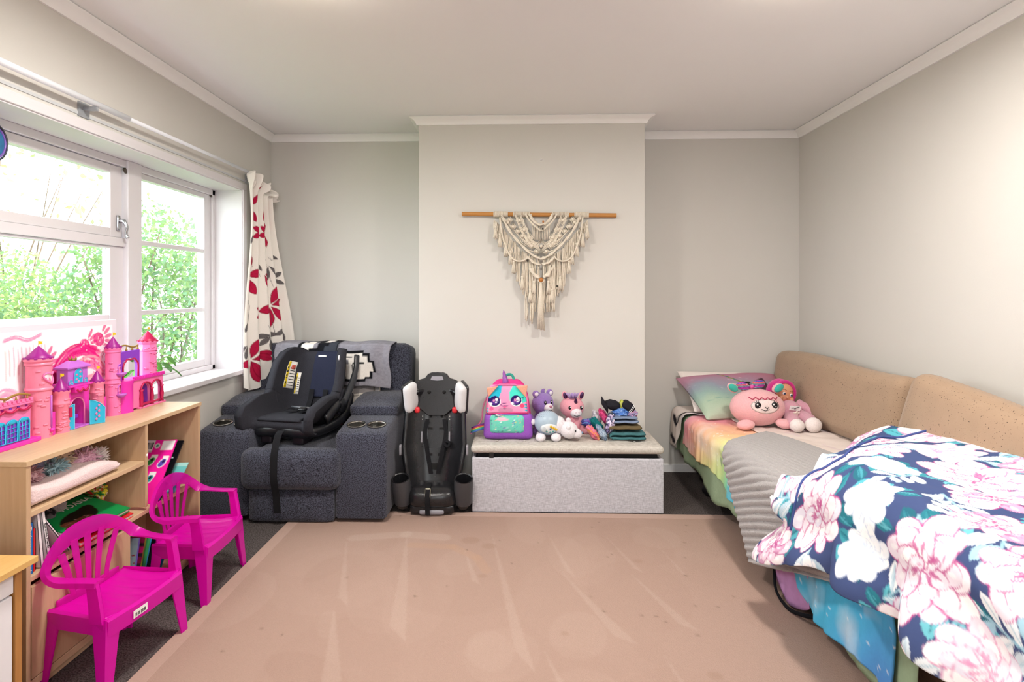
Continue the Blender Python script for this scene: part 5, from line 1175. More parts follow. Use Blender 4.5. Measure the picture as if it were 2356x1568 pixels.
for s_ in (-1, 1):
    m = MB(); m.prism([(-.006+s_*.122, .142+.008*s_), (-.006+s_*.052, .146), (-.006+s_*.112, .078)][::-s_], 'xz', -.100, -.082, c=cb); m.build('ear', mat('ear_glitter', '#f0a48a', rough=.4, var=.35, scale=260), t, smooth=False, bevel=.004)
MB().tube(spl([cb+np.array(q) for q in ((-.03, .02, .15), (-.015, .035, .19), (.02, .03, .195), (.04, .01, .155))], 5), .008, 8).build('carry_loop', fab('loop_teal', '#3a9a8a'), t)
P = spl([cb+np.array(q) for q in ((-.11, .05, .10), (-.155, .045, .0), (-.165, .02, -.08), (-.20, -.01, -.125), (-.225, -.03, -.15))], 6)
MB().rings([[p+np.array(o) for o in ((-.004, -.022, 0), (.004, -.022, 0), (.004, .022, .004), (-.004, .022, .004))] for p in P]).build('shoulder_strap', fab('strap_pink', '#dd7fa2'), t)
for k, c in enumerate(('#5b7fd0', '#4cc0b0', '#f0d060', '#e0507a', '#8a50b0')):
    MB().tube([cb+np.array((-.225+.0*k, -.045+.007*k, -.146+.006*k)), cb+np.array((-.18, -.05+.007*k, -.128+.006*k)), cb+np.array((-.14, -.04+.007*k, -.12+.006*k))], .0042, 6).build('rainbow_band', fab('band_'+c[1:], c), t)

# ================================================================ PLUSH TOYS ON THE CHEST
M_lil = plush('lilac_plush', '#9577bb'); M_whp = plush('white_plush', '#efe9ee'); M_gloss = mat('toy_eye', '#120f14', rough=.12)
t = thing('teddy_bear', 'lilac plush bear sitting behind the projector toy', 'plush toy', (1.945, -.50, LZ))
hc = np.array([1.94, -.50, .572]); RT = rotm(0, 0, .55)
MB().ell((1.94, -.49, .455), (.062, .058, .075), nu=22, nv=14).build('body', M_lil, t)
MB().ell(hc, (.068, .066, .068), nu=26, nv=18).build('head', M_lil, t)
MB().ell(hc+RT @ np.array([.0, -.062, -.016]), (.030, .026, .026), nu=18, nv=12).build('muzzle', M_whp, t)
MB().ell(hc+RT @ np.array([.0, -.088, -.006]), (.010, .006, .008), nu=12, nv=8).build('nose', mat('nose_pink', '#b8708a', rough=.4), t)
MB().tube(spl([hc+RT @ np.array(q) for q in ((-.014, -.084, -.026), (0, -.088, -.032), (.014, -.084, -.026))], 4), .002, 5).build('mouth', M_ink, t)
for s_ in (-1, 1):
    e = MB().ell(hc+RT @ np.array([.021*s_, -.060, .014]), (.009, .006, .014), nu=12, nv=8).build('eye', M_gloss, t); MB().ell(hc+RT @ np.array([.023*s_, -.066, .019]), (.003, .002, .004), nu=8, nv=6).build('eye_glint', M_eyew, e, off=t['w'])
    e = MB().ell(hc+RT @ np.array([.052*s_, .0, .062]), (.022, .012, .022), nu=14, nv=10).build('ear', M_lil, t); MB().ell(hc+RT @ np.array([.053*s_, -.009, .062]), (.013, .006, .013), nu=12, nv=8).build('ear_lining', M_whp, e, off=t['w'])
    MB().ell((1.945+.068*s_-.01, -.525, .475), (.022, .028, .042), R=rotm(.3, .3*s_, 0), nu=14, nv=10).build('arm', M_lil, t); MB().ell((1.95+.05*s_, -.56, .415), (.027, .04, .026), nu=14, nv=10).build('leg', M_lil, t)
m = MB()
for k in range(5): m.tube(spl([hc+np.array([.004*k-.008, 0, .064]), hc+np.array([.004*k-.01, -.004, .08]), hc+np.array([.003*k-.004+.006, -.004, .09+.002*(k % 2)])], 3), [.005]*4+[.003]*2+[.001], 5)
m.build('hair_tuft', M_lil, t)

M_upk = plush('unicorn_pink', '#f2a6b4'); M_foil = mat('foil_purple', '#4a2a55', rough=.25, metal=.5, var=.3, scale=60)
t = thing('unicorn_plush', 'pale pink plush unicorn with purple horn beside the clothes', 'plush toy', (2.125, -.49, LZ))
hc = np.array([2.122, -.49, .548]); RT = rotm(0, 0, .15)
MB().ell((2.135, -.485, .445), (.06, .055, .07), nu=22, nv=14).build('body', M_upk, t); MB().ell(hc, (.076, .068, .066), nu=26, nv=18).build('head', M_upk, t)
MB().ell(hc+RT @ np.array([.012, -.056, -.026]), (.036, .034, .03), nu=18, nv=12).build('muzzle', M_whp, t)
MB().tube(spl([hc+RT @ np.array(q) for q in ((-.008, -.088, -.034), (.01, -.091, -.040), (.03, -.086, -.034))], 4), .0018, 5).build('mouth', M_ink, t)
for x in (.004, .022): MB().ell(hc+RT @ np.array([x, -.0895, -.018]), (.003, .002, .002), nu=8, nv=6).build('nostril', mat('nose_pink', '#b8708a'), t)
for s_ in (-1, 1):
    e = MB().ell(hc+RT @ np.array([.010+.036*s_, -.058, .006]), (.011, .008, .012), nu=12, nv=8).build('eye', M_gloss, t); MB().ell(hc+RT @ np.array([.012+.036*s_, -.066, .011]), (.003, .002, .004), nu=8, nv=6).build('eye_glint', M_eyew, e, off=t['w'])
    e = MB().ell(hc+RT @ np.array([.008+.052*s_, .0, .072]), (.017, .012, .028), R=rotm(0, .3*s_, 0), nu=14, nv=10).build('ear', M_upk, t); MB().ell(hc+RT @ np.array([.008+.053*s_, -.009, .073]), (.012, .006, .022), R=rotm(0, .3*s_, 0), nu=12, nv=8).build('ear_lining', M_foil, e, off=t['w'])
    MB().ell((2.14+.062*s_, -.53, .42), (.03, .05, .028), R=rotm(0, 0, .4*s_), nu=14, nv=10).build('leg', M_upk, t)
m = MB(); m.lathe([(.012, 0), (.010, .012), (.008, .018), (.005, .03), (.001, .036)], hc+RT @ np.array([.012, -.05, .038]), 12, R=rotm(.7, 0, 0)); m.build('horn', M_foil, t)
m = MB()
for k in range(46):
    a = fr.uniform(-1, 1); b = fr.uniform(-1, 1); p0 = hc+np.array([.022*a, -.03+.02*b, .060]); m.tube([p0, p0+np.array([.012*a, -.006+.004*b, .02]), p0+np.array([.02*a+fr.uniform(-.006, .006), -.012, .034+fr.uniform(-.006, .008)])], [.0028, .0022, .0010], 4)
o = m.build('mane', mat('mane_lilac', '#b59ad2', rough=.9), t); o['kind'] = 'stuff'

M_ltb = plas('projector_blue', '#a9bccb', .35)
t = thing('bear_projector', 'white and pale blue bear night light toy with button panel', 'toy', (1.98, -.68, LZ))
pc = np.array([1.962, -.668, .488])
MB().ell(pc, (.080, .068, .072), R=rotm(0, .12, 0), nu=28, nv=20).build('body', M_ltb, t)
m = MB()
for r0, n_, zz in ((.018, 10, .0685), (.030, 16, .0635), (.043, 22, .0555), (.055, 26, .0445)):
    for k in range(n_): a = 2*PI*k/n_; m.ell(pc+np.array([r0*math.cos(a)*1.12-.004, r0*math.sin(a)*.9, zz+.0015+.008*0]), (.0018, .0018, .0016), nu=6, nv=4)
o = m.build('light_holes', mat('hole_grey', '#4a5560', rough=.6), t); o['kind'] = 'stuff'
m = MB(); P = []
for i in range(6):
    q = i/5; P.append([onl(.06+.66*q*math.cos(a), -.30+.42*q*math.sin(a), .03 if i < 5 else .0, pc, np.array([.080, .068, .072])) for a in np.linspace(0, 2*PI, 25)[:-1]])
m.rings(P); m.build('button_panel', plas('panel_white', '#eef1f2', .35), t)
for k in range(4): MB().ell(onl(.20+.13*k-.02, -.10-.09*k, .05, pc, np.array([.080, .068, .072])), (.007, .004, .008), nu=10, nv=6).build('button', mat('button_yellow', '#e3b92c', rough=.4), t)
for k, c in enumerate(('#2f4f9a', '#3a8f86', '#3a8f86', '#3a8f86')): MB().ell(onl((.16, -.10, .14, .34)[k], (-.30, -.52, -.56, -.52)[k], .05, pc, np.array([.080, .068, .072])), (.006, .003, .005), nu=10, nv=6).build('button', mat('button_'+c[1:], c, rough=.4), t)
MB().ell(onl(-.30, -.30, .035, pc, np.array([.080, .068, .072])), (.018, .005, .017), nu=14, nv=8).build('speaker_grille', mat('grille_grey', '#c5cacd', rough=.5), t)
h2 = np.array([2.085, -.69, .452])
MB().ell(pc+np.array([.062, -.004, -.010]), (.045, .052, .052), nu=22, nv=14).build('neck', M_whp, t); MB().ell(h2, (.056, .054, .050), R=rotm(0, .35, 0), nu=24, nv=16).build('head', M_whp, t); MB().ell(h2+np.array([.042, -.012, -.016]), (.036, .030, .029), R=rotm(0, .3, 0), nu=18, nv=12).build('muzzle', M_whp, t)
MB().ell(h2+np.array([.077, -.016, -.012]), (.006, .008, .007), nu=10, nv=8).build('nose', mat('nose_blue', '#6f93b5', rough=.4), t); MB().ell(h2+np.array([.036, -.047, .004]), (.004, .003, .007), nu=10, nv=8).build('eye', M_gloss, t)
for (dx, dy, dz) in ((-.005, -.046, .025), (.0, .03, .05)): MB().ell(h2+np.array([dx, dy, dz]), (.016, .010, .016), nu=14, nv=8).build('ear', M_whp, t)
for (x, y) in ((1.918, -.715), (2.008, -.712), (1.925, -.64), (2.02, -.64)): MB().ell((x, y, LZ+.022), (.030, .042, .024), nu=16, nv=10).build('paw', M_whp, t)
MB().ell(pc+np.array([-.088, 0, .005]), (.018, .018, .018), nu=14, nv=10).build('tail', M_whp, t)

# ================================================================ CLOTHES ON THE CHEST
def folded(name, label, x0, x1, y0, y1, z0, n, h, material, seed=0, cat='clothes', cv=None, bulge=.004):
    """cloth folded back and forth n times, seen from its end"""
    path = []
    for k in range(n):
        z = z0+h*(k+.5); xs = np.linspace(x0+h*.5, x1-h*.5, 12); xs = xs if k % 2 == 0 else xs[::-1]
        path += [(x, z) for x in xs]
        if k < n-1:
            cx = xs[-1]; sg = 1 if k % 2 == 0 else -1; path += [(cx+sg*h*.5*math.cos(a), z+h*.5+h*.5*math.sin(a)) for a in np.linspace(-PI/2, PI/2, 7)[1:-1]]
    path = np.array(path); nn = 16; P = np.zeros((len(path), nn, 3))
    for j in range(nn):
        q = j/(nn-1); P[:, j, 0] = path[:, 0]+.004*math.sin(q*5+seed)+.003*np.sin(path[:, 1]*300+seed); P[:, j, 1] = y0+(y1-y0)*q; P[:, j, 2] = path[:, 1]+bulge*math.sin(PI*q)*.5+.0015*np.sin(path[:, 0]*70+seed+q*3)
    P = P[:, ::-1]
    return tag(MB().grid(P, h*.72).build(name, material), label, cat, 'folded clothes on the chest')
folded('folded_muslin', 'folded teal muslin cloth at the bottom of the clothes pile', 2.335, 2.535, -.70, -.53, LZ+.001, 4, .0125, mat('teal_muslin', '#3f6f74', rough=1, var=.2, scale=90, bump=.9, bscale=110))
folded('folded_trousers', 'folded olive green trousers above the teal cloth', 2.315, 2.512, -.685, -.53, LZ+.053, 2, .019, fab('olive_cotton', '#6a5c42'), 1)
folded('folded_jeans', 'folded blue denim shorts with white edging in the pile', 2.345, 2.498, -.675, -.53, LZ+.0925, 3, .0125, mat('denim', '#5d708f', rough=1, col2='#94a3bd', scale=200, bump=.5), 2)
def crumple(name, label, c, r, cols, seed, stripes=10, ang=.6, noise=.28, cat='clothes', R=None):
    m = MB(); m.ell((0, 0, 0), (1, 1, 1), nu=60, nv=40); q = np.array(m.v)
    n1 = fbm(q[:, 0]*1.8+q[:, 1]*.9+11+seed, q[:, 2]*2.2+q[:, 1]*1.3+11, seed, 2); n2 = fbm(q[:, 0]*3.2+31, q[:, 2]*4.0-q[:, 0]*2+q[:, 1]*2+31, seed+9, 3)
    k = .80+.55*(n1-.5)+.34*(1-np.abs(2*n2-1)**.7)-.10; q2 = q*k[:, None]*np.array(r)
    if R is not None: q2 = q2 @ np.array(R).T
    m.v = [tuple(p) for p in q2+np.array(c)]
    ph = fbm(q[:, 0]*2.4+q[:, 1]+51, q[:, 2]*2.4+q[:, 1]+51, seed+3)*len(cols)*2.2+(q[:, 0]*math.cos(ang)+q[:, 2]*math.sin(ang))*stripes*.12
    kk = np.floor(ph).astype(int) % len(cols); cc = np.array([rgba(cols[i])[:3] for i in range(len(cols))])[kk]
    return tag(m.build(name, printed('garment_print', scale=180, var=.10, bump=.5), colors=cc), label, cat, 'crumpled clothes on the chest')
crumple('crumpled_top', 'crumpled coral patterned garment at the front of the clothes', (2.235, -.665, LZ+.033), (.026, .045, .062), ['#e8677a', '#e8859a', '#d88aa8', '#e8a06a'], 3, 6, 1.2, R=rotm(0, -.62, 0))
crumple('crumpled_top', 'crumpled purple and blue garment near the unicorn', (2.215, -.57, LZ+.078), (.046, .04, .028), ['#4a5aa8', '#8a5ab0', '#2f9ac0', '#6a4a8a'], 4, 7)
crumple('crumpled_top', 'crumpled dark teal top between the coral and grey clothes', (2.262, -.59, LZ+.07), (.028, .04, .056), ['#1f7a7a', '#1b6a6e'], 5, 3, R=rotm(0, -.6, 0))
crumple('crumpled_top', 'crumpled pale blue striped garment low in the heap', (2.285, -.655, LZ+.036), (.024, .04, .056), ['#9fb3c8', '#b9c8d8', '#7f93ac'], 6, 8, .3, R=rotm(0, -.5, 0))
crumple('crumpled_top', 'crumpled light grey garment behind the pink one', (2.27, -.53, LZ+.09), (.032, .04, .06), ['#c2bec4', '#aaa6ae', '#d0ccd2'], 7, 5)
crumple('crumpled_top', 'crumpled bright pink garment under the black sock', (2.31, -.57, LZ+.115), (.022, .035, .060), ['#e2558c', '#d84a80'], 8, 3, R=rotm(0, -.5, 0))
crumple('crumpled_top', 'crumpled lilac striped garment leaning on the olive trousers', (2.335, -.655, LZ+.09), (.028, .03, .058), ['#c9b5d6', '#efe6f2', '#8c7ca8', '#2a2f4a'], 9, 9, .9, R=rotm(0, .25, 0))
crumple('crumpled_top', 'crumpled bright blue garment on top of the denim', (2.405, -.60, LZ+.152), (.05, .05, .024), ['#4a78c8', '#6a98dc', '#3a60b0', '#a8c4ec'], 10, 6)
crumple('crumpled_top', 'crumpled lavender garment at the right of the pile', (2.475, -.60, LZ+.140), (.035, .05, .024), ['#b0a4c8', '#8f86ac', '#c88aa8'], 12, 7)
M_sock = fab('sock_charcoal', '#26252b', var=.25, scale=200)
t = thing('rolled_socks', 'rolled charcoal sock pair at the left top of clothes', 'socks', (2.345, -.60, LZ+.16), group='sock pairs on the clothes pile')
MB().ell((2.355, -.60, LZ+.195), (.048, .042, .030), R=rotm(0, .25, 0), nu=30, nv=18, noise=.16, nsc=2, seed=3).build('roll', M_sock, t)
MB().rings([[(2.312+.012*q+.0, -.60+.034*math.cos(a), LZ+.19-.018*q+.026*math.sin(a)) for a in np.linspace(0, 2*PI, 15)[:-1]] for q in (-1.6, -.6, .4, 1.2)]).build('cuff', M_sock, t)
t = thing('rolled_socks', 'black sock pair with white stripes at the right top of clothes', 'socks', (2.455, -.60, LZ+.15), group='sock pairs on the clothes pile')
Rk = rotm(0, .62, 0)
MB().rbox((2.452, -.60, LZ+.187), (.082, .06, .046), .018, 10, (0, 0, .004), R=Rk).build('roll', M_sock, t)
for q in (.018, .026): MB().rbox(np.array((2.452, -.60, LZ+.187))+Rk @ np.array([q, 0, 0]), (.0035, .0625, .0515), .004, 6, R=Rk).build('stripe', mat('stripe_white', '#f2f0f0', rough=.9), t)
crumple('hair_scrunchie', 'small yellow green scrunchie between the two sock pairs', (2.408, -.595, LZ+.195), (.013, .02, .032), ['#c9cf5a', '#e2e48a', '#9aa03a'], 14, 6, cat='scrunchie', R=rotm(0, .3, 0))

# ================================================================ TOY CASTLE ON THE BOOKCASE
BZ0 = BZ
K = dict(pink='#f47ab4', peach='#f588a6', hot='#ea34b4', mag='#c81e78', pur='#9a1286', viol='#8a3cc8', cyan='#28b4dc', gold='#9a7a34', yel='#f0c41c', crim='#b80f4e', lil='#c06ad0')
KM = {k: mat('castle_'+k, v, rough=.38, var=.05, scale=40, bump=.10 if k in ('pink', 'peach', 'hot') else 0, bscale=60) for k, v in K.items()}
t = thing('toy_castle', 'pink plastic toy castle with purple cone roofs and cyan gates', 'toy castle', (.07, -1.9, BZ0))
ow = t['w']
def CB(name, col, *a, par=None, bev=.002): return box(*a).build(name, KM[col], par or t, smooth=False, bevel=bev, off=ow)
def cren(y0, y1, x0, x1, z, n, col, par):
    st = (y1-y0)/n; m = MB()
    for k in range(n): m.box(x0, x1, y0+st*k+st*.15, y0+st*k+st*.75, z-.002, z+.008)
    m.build('battlements', KM[col], par, smooth=False, off=ow)
def flag(par, x, y, z):
    m = MB(); m.tube([(x, y, z-.004), (x, y, z+.018)], .0012, 5); m.prism([(y, z+.018), (y+.018, z+.015), (y+.014, z+.010), (y+.019, z+.006), (y, z+.006)], 'yz', x-.0008, x+.0008); m.build('flag', KM['yel'], par, smooth=False, off=ow)
def tower(y, x, r, h, roof_h, roofc, bodyc='pink', rings_=(), z0=0, n=28, roof=True, rr=1.05):
    z0 = BZ0+z0; prof = [(.001, z0), (r*1.0, z0), (r*.97, z0+.01)]
    for q in rings_: prof += [(r*.96, z0+q-.004), (r*1.06, z0+q), (r*1.06, z0+q+.004), (r*.97, z0+q+.009)]
    prof += [(r*.95, z0+h-.016), (r*1.10, z0+h-.008), (r*1.10, z0+h), (.001, z0+h)]
    o = MB().lathe(prof, (x, y, 0), n).build('tower', KM[bodyc], t, ang=35, off=ow)
    m = MB()                                  # moulded stones and vines
    for k in range(26):
        a = fr.uniform(-1.3, 1.3); z = z0+fr.uniform(.01, h*.95-.02); m.rbox((x+math.cos(a)*r*.965, y+math.sin(a)*r*.965, z), (.004, .016, .007), .0018, 2, R=rotm(0, 0, a))
    s_ = m.build('moulded_stones', KM[bodyc], o, off=ow); s_['kind'] = 'stuff'
    if roof:
        zt = z0+h; p = [(r*rr, zt), (r*rr, zt+.003), (r*rr*.72, zt+roof_h*.30), (r*rr*.42, zt+roof_h*.62), (r*.12, zt+roof_h*.94), (.001, zt+roof_h)]
        rf_ = MB().lathe(p, (x, y, 0), 24 if n > 10 else n).build('tower_roof', KM[roofc], o, ang=60, off=ow)
        m = MB()
        for k in range(12): a = 2*PI*k/12; m.rbox((x+math.cos(a)*r*1.06, y+math.sin(a)*r*1.06, zt+.001), (.005, r*.26, .007), .001, 2, R=rotm(0, 0, a))
        m.build('roof_edge', KM[roofc], o, smooth=False, off=ow)
        flag(o, x, y, zt+roof_h)
    return o
# left hall
hall = CB('hall_wall', 'pink', .035, .088, -2.43, -2.155, BZ0+.012, BZ0+.138)
CB('hall_base', 'hot', .03, .105, -2.44, -2.13, BZ0, BZ0+.014)
CB('hall_parapet', 'pink', .032, .094, -2.435, -2.15, BZ0+.136, BZ0+.148); cren(-2.43, -2.15, .086, .096, BZ0+.148, 16, 'pink', hall)
m = MB(); yy = np.linspace(-2.42, -2.16, 61); m.tube([(.0935, y, BZ0+.128-.010*abs(math.sin((y+2.42)/.052*PI))) for y in yy], .0042, 6); m.build('red_swag', KM['crim'], t, off=ow)
for k in range(8): y = -2.175-.031*k; MB().prism([(y-.005, BZ0+.128), (y+.005, BZ0+.128), (y+.005, BZ0+.138), (y+.003, BZ0+.142), (y-.003, BZ0+.142), (y-.005, BZ0+.138)], 'yz', .086, .0892).build('small_window', KM['viol' if k % 3 else 'pur'], t, smooth=False, off=ow)
m = MB(); 
for k in range(3):
    a0 = -2.43+.095*k; m.tube([(.075, a0+.095*q, BZ0+.162+.010*math.sin(PI*q)) for q in np.linspace(0, 1, 9)], .0042, 6)
rl = m.build('balcony_rail', KM['gold'], t, off=ow)
for k in range(7): y = -2.425+.045*k; MB().lathe([(.001, 0), (.005, 0), (.0055, .004), (.0025, .012), (.002, .018), (.001, .018)], (.075, y, BZ0+.147), 10).build('baluster', KM['gold'], rl, off=ow)
for k in range(5):
    y0 = -2.208-.047*k; par = None; zb_ = BZ0+.018; zt = BZ0+.088
    arch_o = [(y0, zb_)]+[(y0+.0215-.0215*math.cos(a), zt-.012+.016*math.sin(a)) for a in np.linspace(0, PI, 9)]+[(y0+.043, zb_)]
    MB().prism(arch_o, 'yz', .088, .0885).build('window_back', KM['viol'], t, smooth=False, off=ow)
    wf = MB().tube([(.091, y, z) for y, z in arch_o], .0028, 6, closed=True).build('window_frame', KM['cyan'], t, off=ow)
    m = MB()
    for q in range(1, 3): m.tube([(.091, y0+.043*q/3, zb_), (.091, y0+.043*q/3, zt-.004)], .0013, 5)
    for q in range(1, 5): m.tube([(.091, y0, zb_+.015*q), (.091, y0+.043, zb_+.015*q+.003)], .0011, 5)
    m.ell((.091, y0+.0215, zt-.002), (.003, .017, .008), nu=12, nv=8); m.build('window_lattice', KM['cyan'], wf, off=ow)
# big tower left
o = tower(-2.092, .062, .040, .284, .044, 'pur', 'peach', (.172, .262))
hp = [(.016*math.sin(a)**3*1.7, .013*math.cos(a)-.005*math.cos(2*a)-.002*math.cos(3*a)) for a in np.linspace(0, 2*PI, 25)[:-1]]
Rt = .0475
def on_tower(y, x, r, dy, z): a = dy/r; return np.array([x+r*math.cos(a), y+r*math.sin(a), z])
MB().tube([on_tower(-2.092, .062, .0405, p*1.25+.012, BZ0+.215+q*1.5) for p, q in hp], .0035, 6, closed=True).build('heart_frame', KM['pink'], o, off=ow)
m = MB(); m.add([on_tower(-2.092, .062, .0398, p*1.15+.012, BZ0+.215+q*1.35) for p, q in hp], [tuple(range(len(hp)))]); m.build('heart_opening', mat('castle_opening', '#f6d9e4', rough=.5), o, smooth=False, off=ow)
MB().tube([on_tower(-2.092, .062, .0402, .010, BZ0+.03), on_tower(-2.092, .062, .0402, .010, BZ0+.15)], .0035, 6).build('lift_slot', KM['lil'], o, off=ow)
MB().ell(on_tower(-2.092, .062, .043, .012, BZ0+.025), (.008, .010, .008), nu=12, nv=8).build('lift_heart', KM['hot'], o, off=ow)
# links, small towers, gatehouse
CB('link_wall', 'hot', .04, .075, -2.085, -2.055, BZ0, BZ0+.15); CB('link_pier', 'hot', .06, .092, -2.078, -2.052, BZ0, BZ0+.085); CB('link_wall', 'hot', .04, .078, -1.815, -1.77, BZ0, BZ0+.09)
o = tower(-2.012, .078, .028, .156, .044, 'pur', 'peach', (.105,)); CB('banner', 'crim', .1055, .107, -2.006, -1.990, BZ0+.052, BZ0+.09, bev=0)
tower(-1.820, .074, .0245, .160, .044, 'pur', 'peach', (.115,))
gt = [(-2.0, BZ0), (-2.0, BZ0+.175), (-1.868, BZ0+.175), (-1.868, BZ0), (-1.895, BZ0), (-1.895, BZ0+.07)]+[(-1.932+.037*math.cos(a), BZ0+.075+.04*math.sin(a)) for a in np.linspace(0, PI, 13)]+[(-1.969, BZ0+.07), (-1.969, BZ0)]
MB().prism(gt, 'yz', .035, .078).build('gatehouse_wall', KM['hot'], t, smooth=False, bevel=.0015, off=ow)
MB().tube([(.079, y, z) for y, z in [(-1.969, BZ0), (-1.969, BZ0+.07)]+[(-1.932+.037*math.cos(a), BZ0+.075+.04*math.sin(a)) for a in np.linspace(PI, 0, 13)]+[(-1.895, BZ0)]], .003, 6).build('gate_arch', KM['pink'], t, off=ow)
CB('gate_floor', 'lil', .03, .098, -1.985, -1.88, BZ0, BZ0+.006); CB('gate_step', 'viol', .032, .06, -1.965, -1.90, BZ0+.03, BZ0+.045)
up = CB('gatehouse_upper', 'lil', .04, .085, -1.985, -1.885, BZ0+.165, BZ0+.232)
rr = [[(.035, -1.995, BZ0+.230), (.092, -1.995, BZ0+.230), (.092, -1.875, BZ0+.230), (.035, -1.875, BZ0+.230)], [(.035, -1.995, BZ0+.235), (.092, -1.995, BZ0+.235), (.092, -1.875, BZ0+.235), (.035, -1.875, BZ0+.235)], [(.05, -1.965, BZ0+.252), (.078, -1.965, BZ0+.252), (.078, -1.905, BZ0+.252), (.05, -1.905, BZ0+.252)], [(.055, -1.955, BZ0+.258), (.073, -1.955, BZ0+.258), (.073, -1.915, BZ0+.258), (.055, -1.915, BZ0+.258)]]
MB().rings(rr).build('gatehouse_roof', KM['lil'], up, smooth=False, off=ow)
m = MB(); m.lathe([(.012, 0), (.014, .008), (.001, .006)], (.064, -1.935, BZ0+.257), 10)
for k in range(5): a = 2*PI*k/5; m.lathe([(.003, 0), (.001, .012)], (.064+.012*math.cos(a), -1.935+.012*math.sin(a), BZ0+.262), 6)
m.build('gold_crown', KM['gold'], up, off=ow)
def archwin(par, y, z, w, h, x, c='cyan', fc='lil', heart=False):
    pl_ = [(y-w/2, z), (y+w/2, z)]+[(y+w/2*math.cos(a), z+h-w*.45+w*.45*math.sin(a)) for a in np.linspace(0, PI, 9)]
    MB().prism(pl_, 'yz', x, x+.002).build('arch_window', KM[c], par, smooth=False, off=ow); MB().tube([(x+.002, a, b) for a, b in pl_], .0016, 5, closed=True).build('arch_window_frame', KM[fc], par, off=ow)
    m = MB()
    for k in range(5): m.ell((x+.0025, y+w*.2*((-1)**k)*(k > 0), z+h*.16*(k+.6)), (.0012, w*.13, h*.07), nu=8, nv=6)
    m.build('window_tracery', KM['pink'], par, off=ow)
archwin(up, -1.935, BZ0+.172, .045, .056, .085); archwin(up, -1.972, BZ0+.168, .022, .022, .085); archwin(up, -1.897, BZ0+.168, .02, .022, .085)
CB('gatehouse_ledge', 'hot', .04, .094, -2.005, -1.865, BZ0+.158, BZ0+.166)
CB('gate_balcony', 'hot', .078, .10, -1.965, -1.90, BZ0+.138, BZ0+.158)
MB().tube([(.101, -1.96+.058*q, BZ0+.15-.010*abs(math.sin(q*2*PI))) for q in np.linspace(0, 1, 17)], .0038, 6).build('red_swag', KM['crim'], t, off=ow)
for (yh, ang, flip) in ((-1.972, -.30, -1), (-1.892, .62, 1)):      # open gate leaves
    sgn = flip; Lw = .052; pl_ = [(0, 0), (sgn*Lw, 0)]; hts = .092
    pts = [(0, .002), (sgn*Lw, .002), (sgn*Lw, .062+.0), (sgn*Lw*.7, .08), (sgn*Lw*.35, .092), (0, .098)]
    if sgn < 0: pts = pts[::-1]
    R = rotm(0, 0, ang if sgn < 0 else -ang); c = (.098, yh, BZ0)
    dr = MB().prism(pts, 'yz', -.0025, .0025, R=R, c=c).build('gate_door', KM['cyan'], t, smooth=False, bevel=.001, off=ow)
    m = MB()
    for k in range(6): p = R @ np.array([.0032, sgn*Lw*(.62 if k % 2 else .45), .02+.0105*k]); m.ell(p+np.array(c), (.0014, .007, .0055), nu=10, nv=6)
    m.build('door_medallion', KM['pink'], dr, off=ow)
    fr_ = [np.array(c)+R @ np.array([.003, y, z]) for y, z in pts]; MB().tube(fr_, .0014, 5, closed=True).build('door_edge', mat('castle_cyan_lt', '#6fd0ea', rough=.35), dr, off=ow)
# tall tower with balconies
o = tower(-1.710, .062, .0285, .287, .046, 'pur', 'pink', (.135, .155, .268))
for z, c in ((.175, 'viol'), (.085, 'crim')):
    y_ = -1.738; q = [on_tower(-1.710, .062, .0287, dy, BZ0+z+dz) for dy, dz in [(-.008, 0), (.018, 0)]+[(.005+.013*math.cos(a), .03+.012*math.sin(a)) for a in np.linspace(0, PI, 7)]]
    m = MB(); m.add(q, [tuple(range(len(q)))]); m.build('tower_window', KM[c], o, smooth=False, off=ow); MB().tube(q, .002, 5, closed=True).build('tower_window_frame', KM['lil'], o, off=ow)
    MB().lathe([(.010, -.012), (.017, -.006), (.022, .0), (.022, .004), (.001, .004)], (.062+.029, -1.703, BZ0+z), 16).build('tower_balcony', KM['lil'], o, off=ow)
# stage arch with purple curtains, gold rail and mirror
ar = [(-1.660, BZ0+.13), (-1.660, BZ0+.262), (-1.532, BZ0+.262), (-1.532, BZ0+.13), (-1.546, BZ0+.13), (-1.546, BZ0+.20)]+[(-1.596+.048*math.cos(a), BZ0+.205+.025*math.sin(a)) for a in np.linspace(.2, PI-.2, 9)]+[(-1.646, BZ0+.20), (-1.646, BZ0+.13)]
MB().prism(ar, 'yz', .045, .06).build('stage_arch', KM['viol'], t, smooth=False, bevel=.001, off=ow)
MB().tube([(.061, -1.546, BZ0+.13), (.062, -1.545, BZ0+.19)]+[(.062, -1.596+.048*math.cos(a), BZ0+.205+.024*math.sin(a)-.006*abs(math.sin(3*a))) for a in np.linspace(.2, PI-.2, 17)]+[(.062, -1.647, BZ0+.19), (.061, -1.646, BZ0+.13)], .004, 6).build('stage_curtain', KM['crim'], t, off=ow)
rl = MB().tube([(.052, -1.658+.125*q, BZ0+.282+.006*math.sin(q*PI*2)) for q in np.linspace(0, 1, 13)], .004, 6).build('stage_rail', KM['gold'], t, off=ow)
for k in range(4): MB().lathe([(.001, 0), (.005, 0), (.0055, .005), (.0025, .012), (.002, .02), (.001, .02)], (.052, -1.65+.038*k, BZ0+.262), 10).build('baluster', KM['gold'], rl, off=ow)
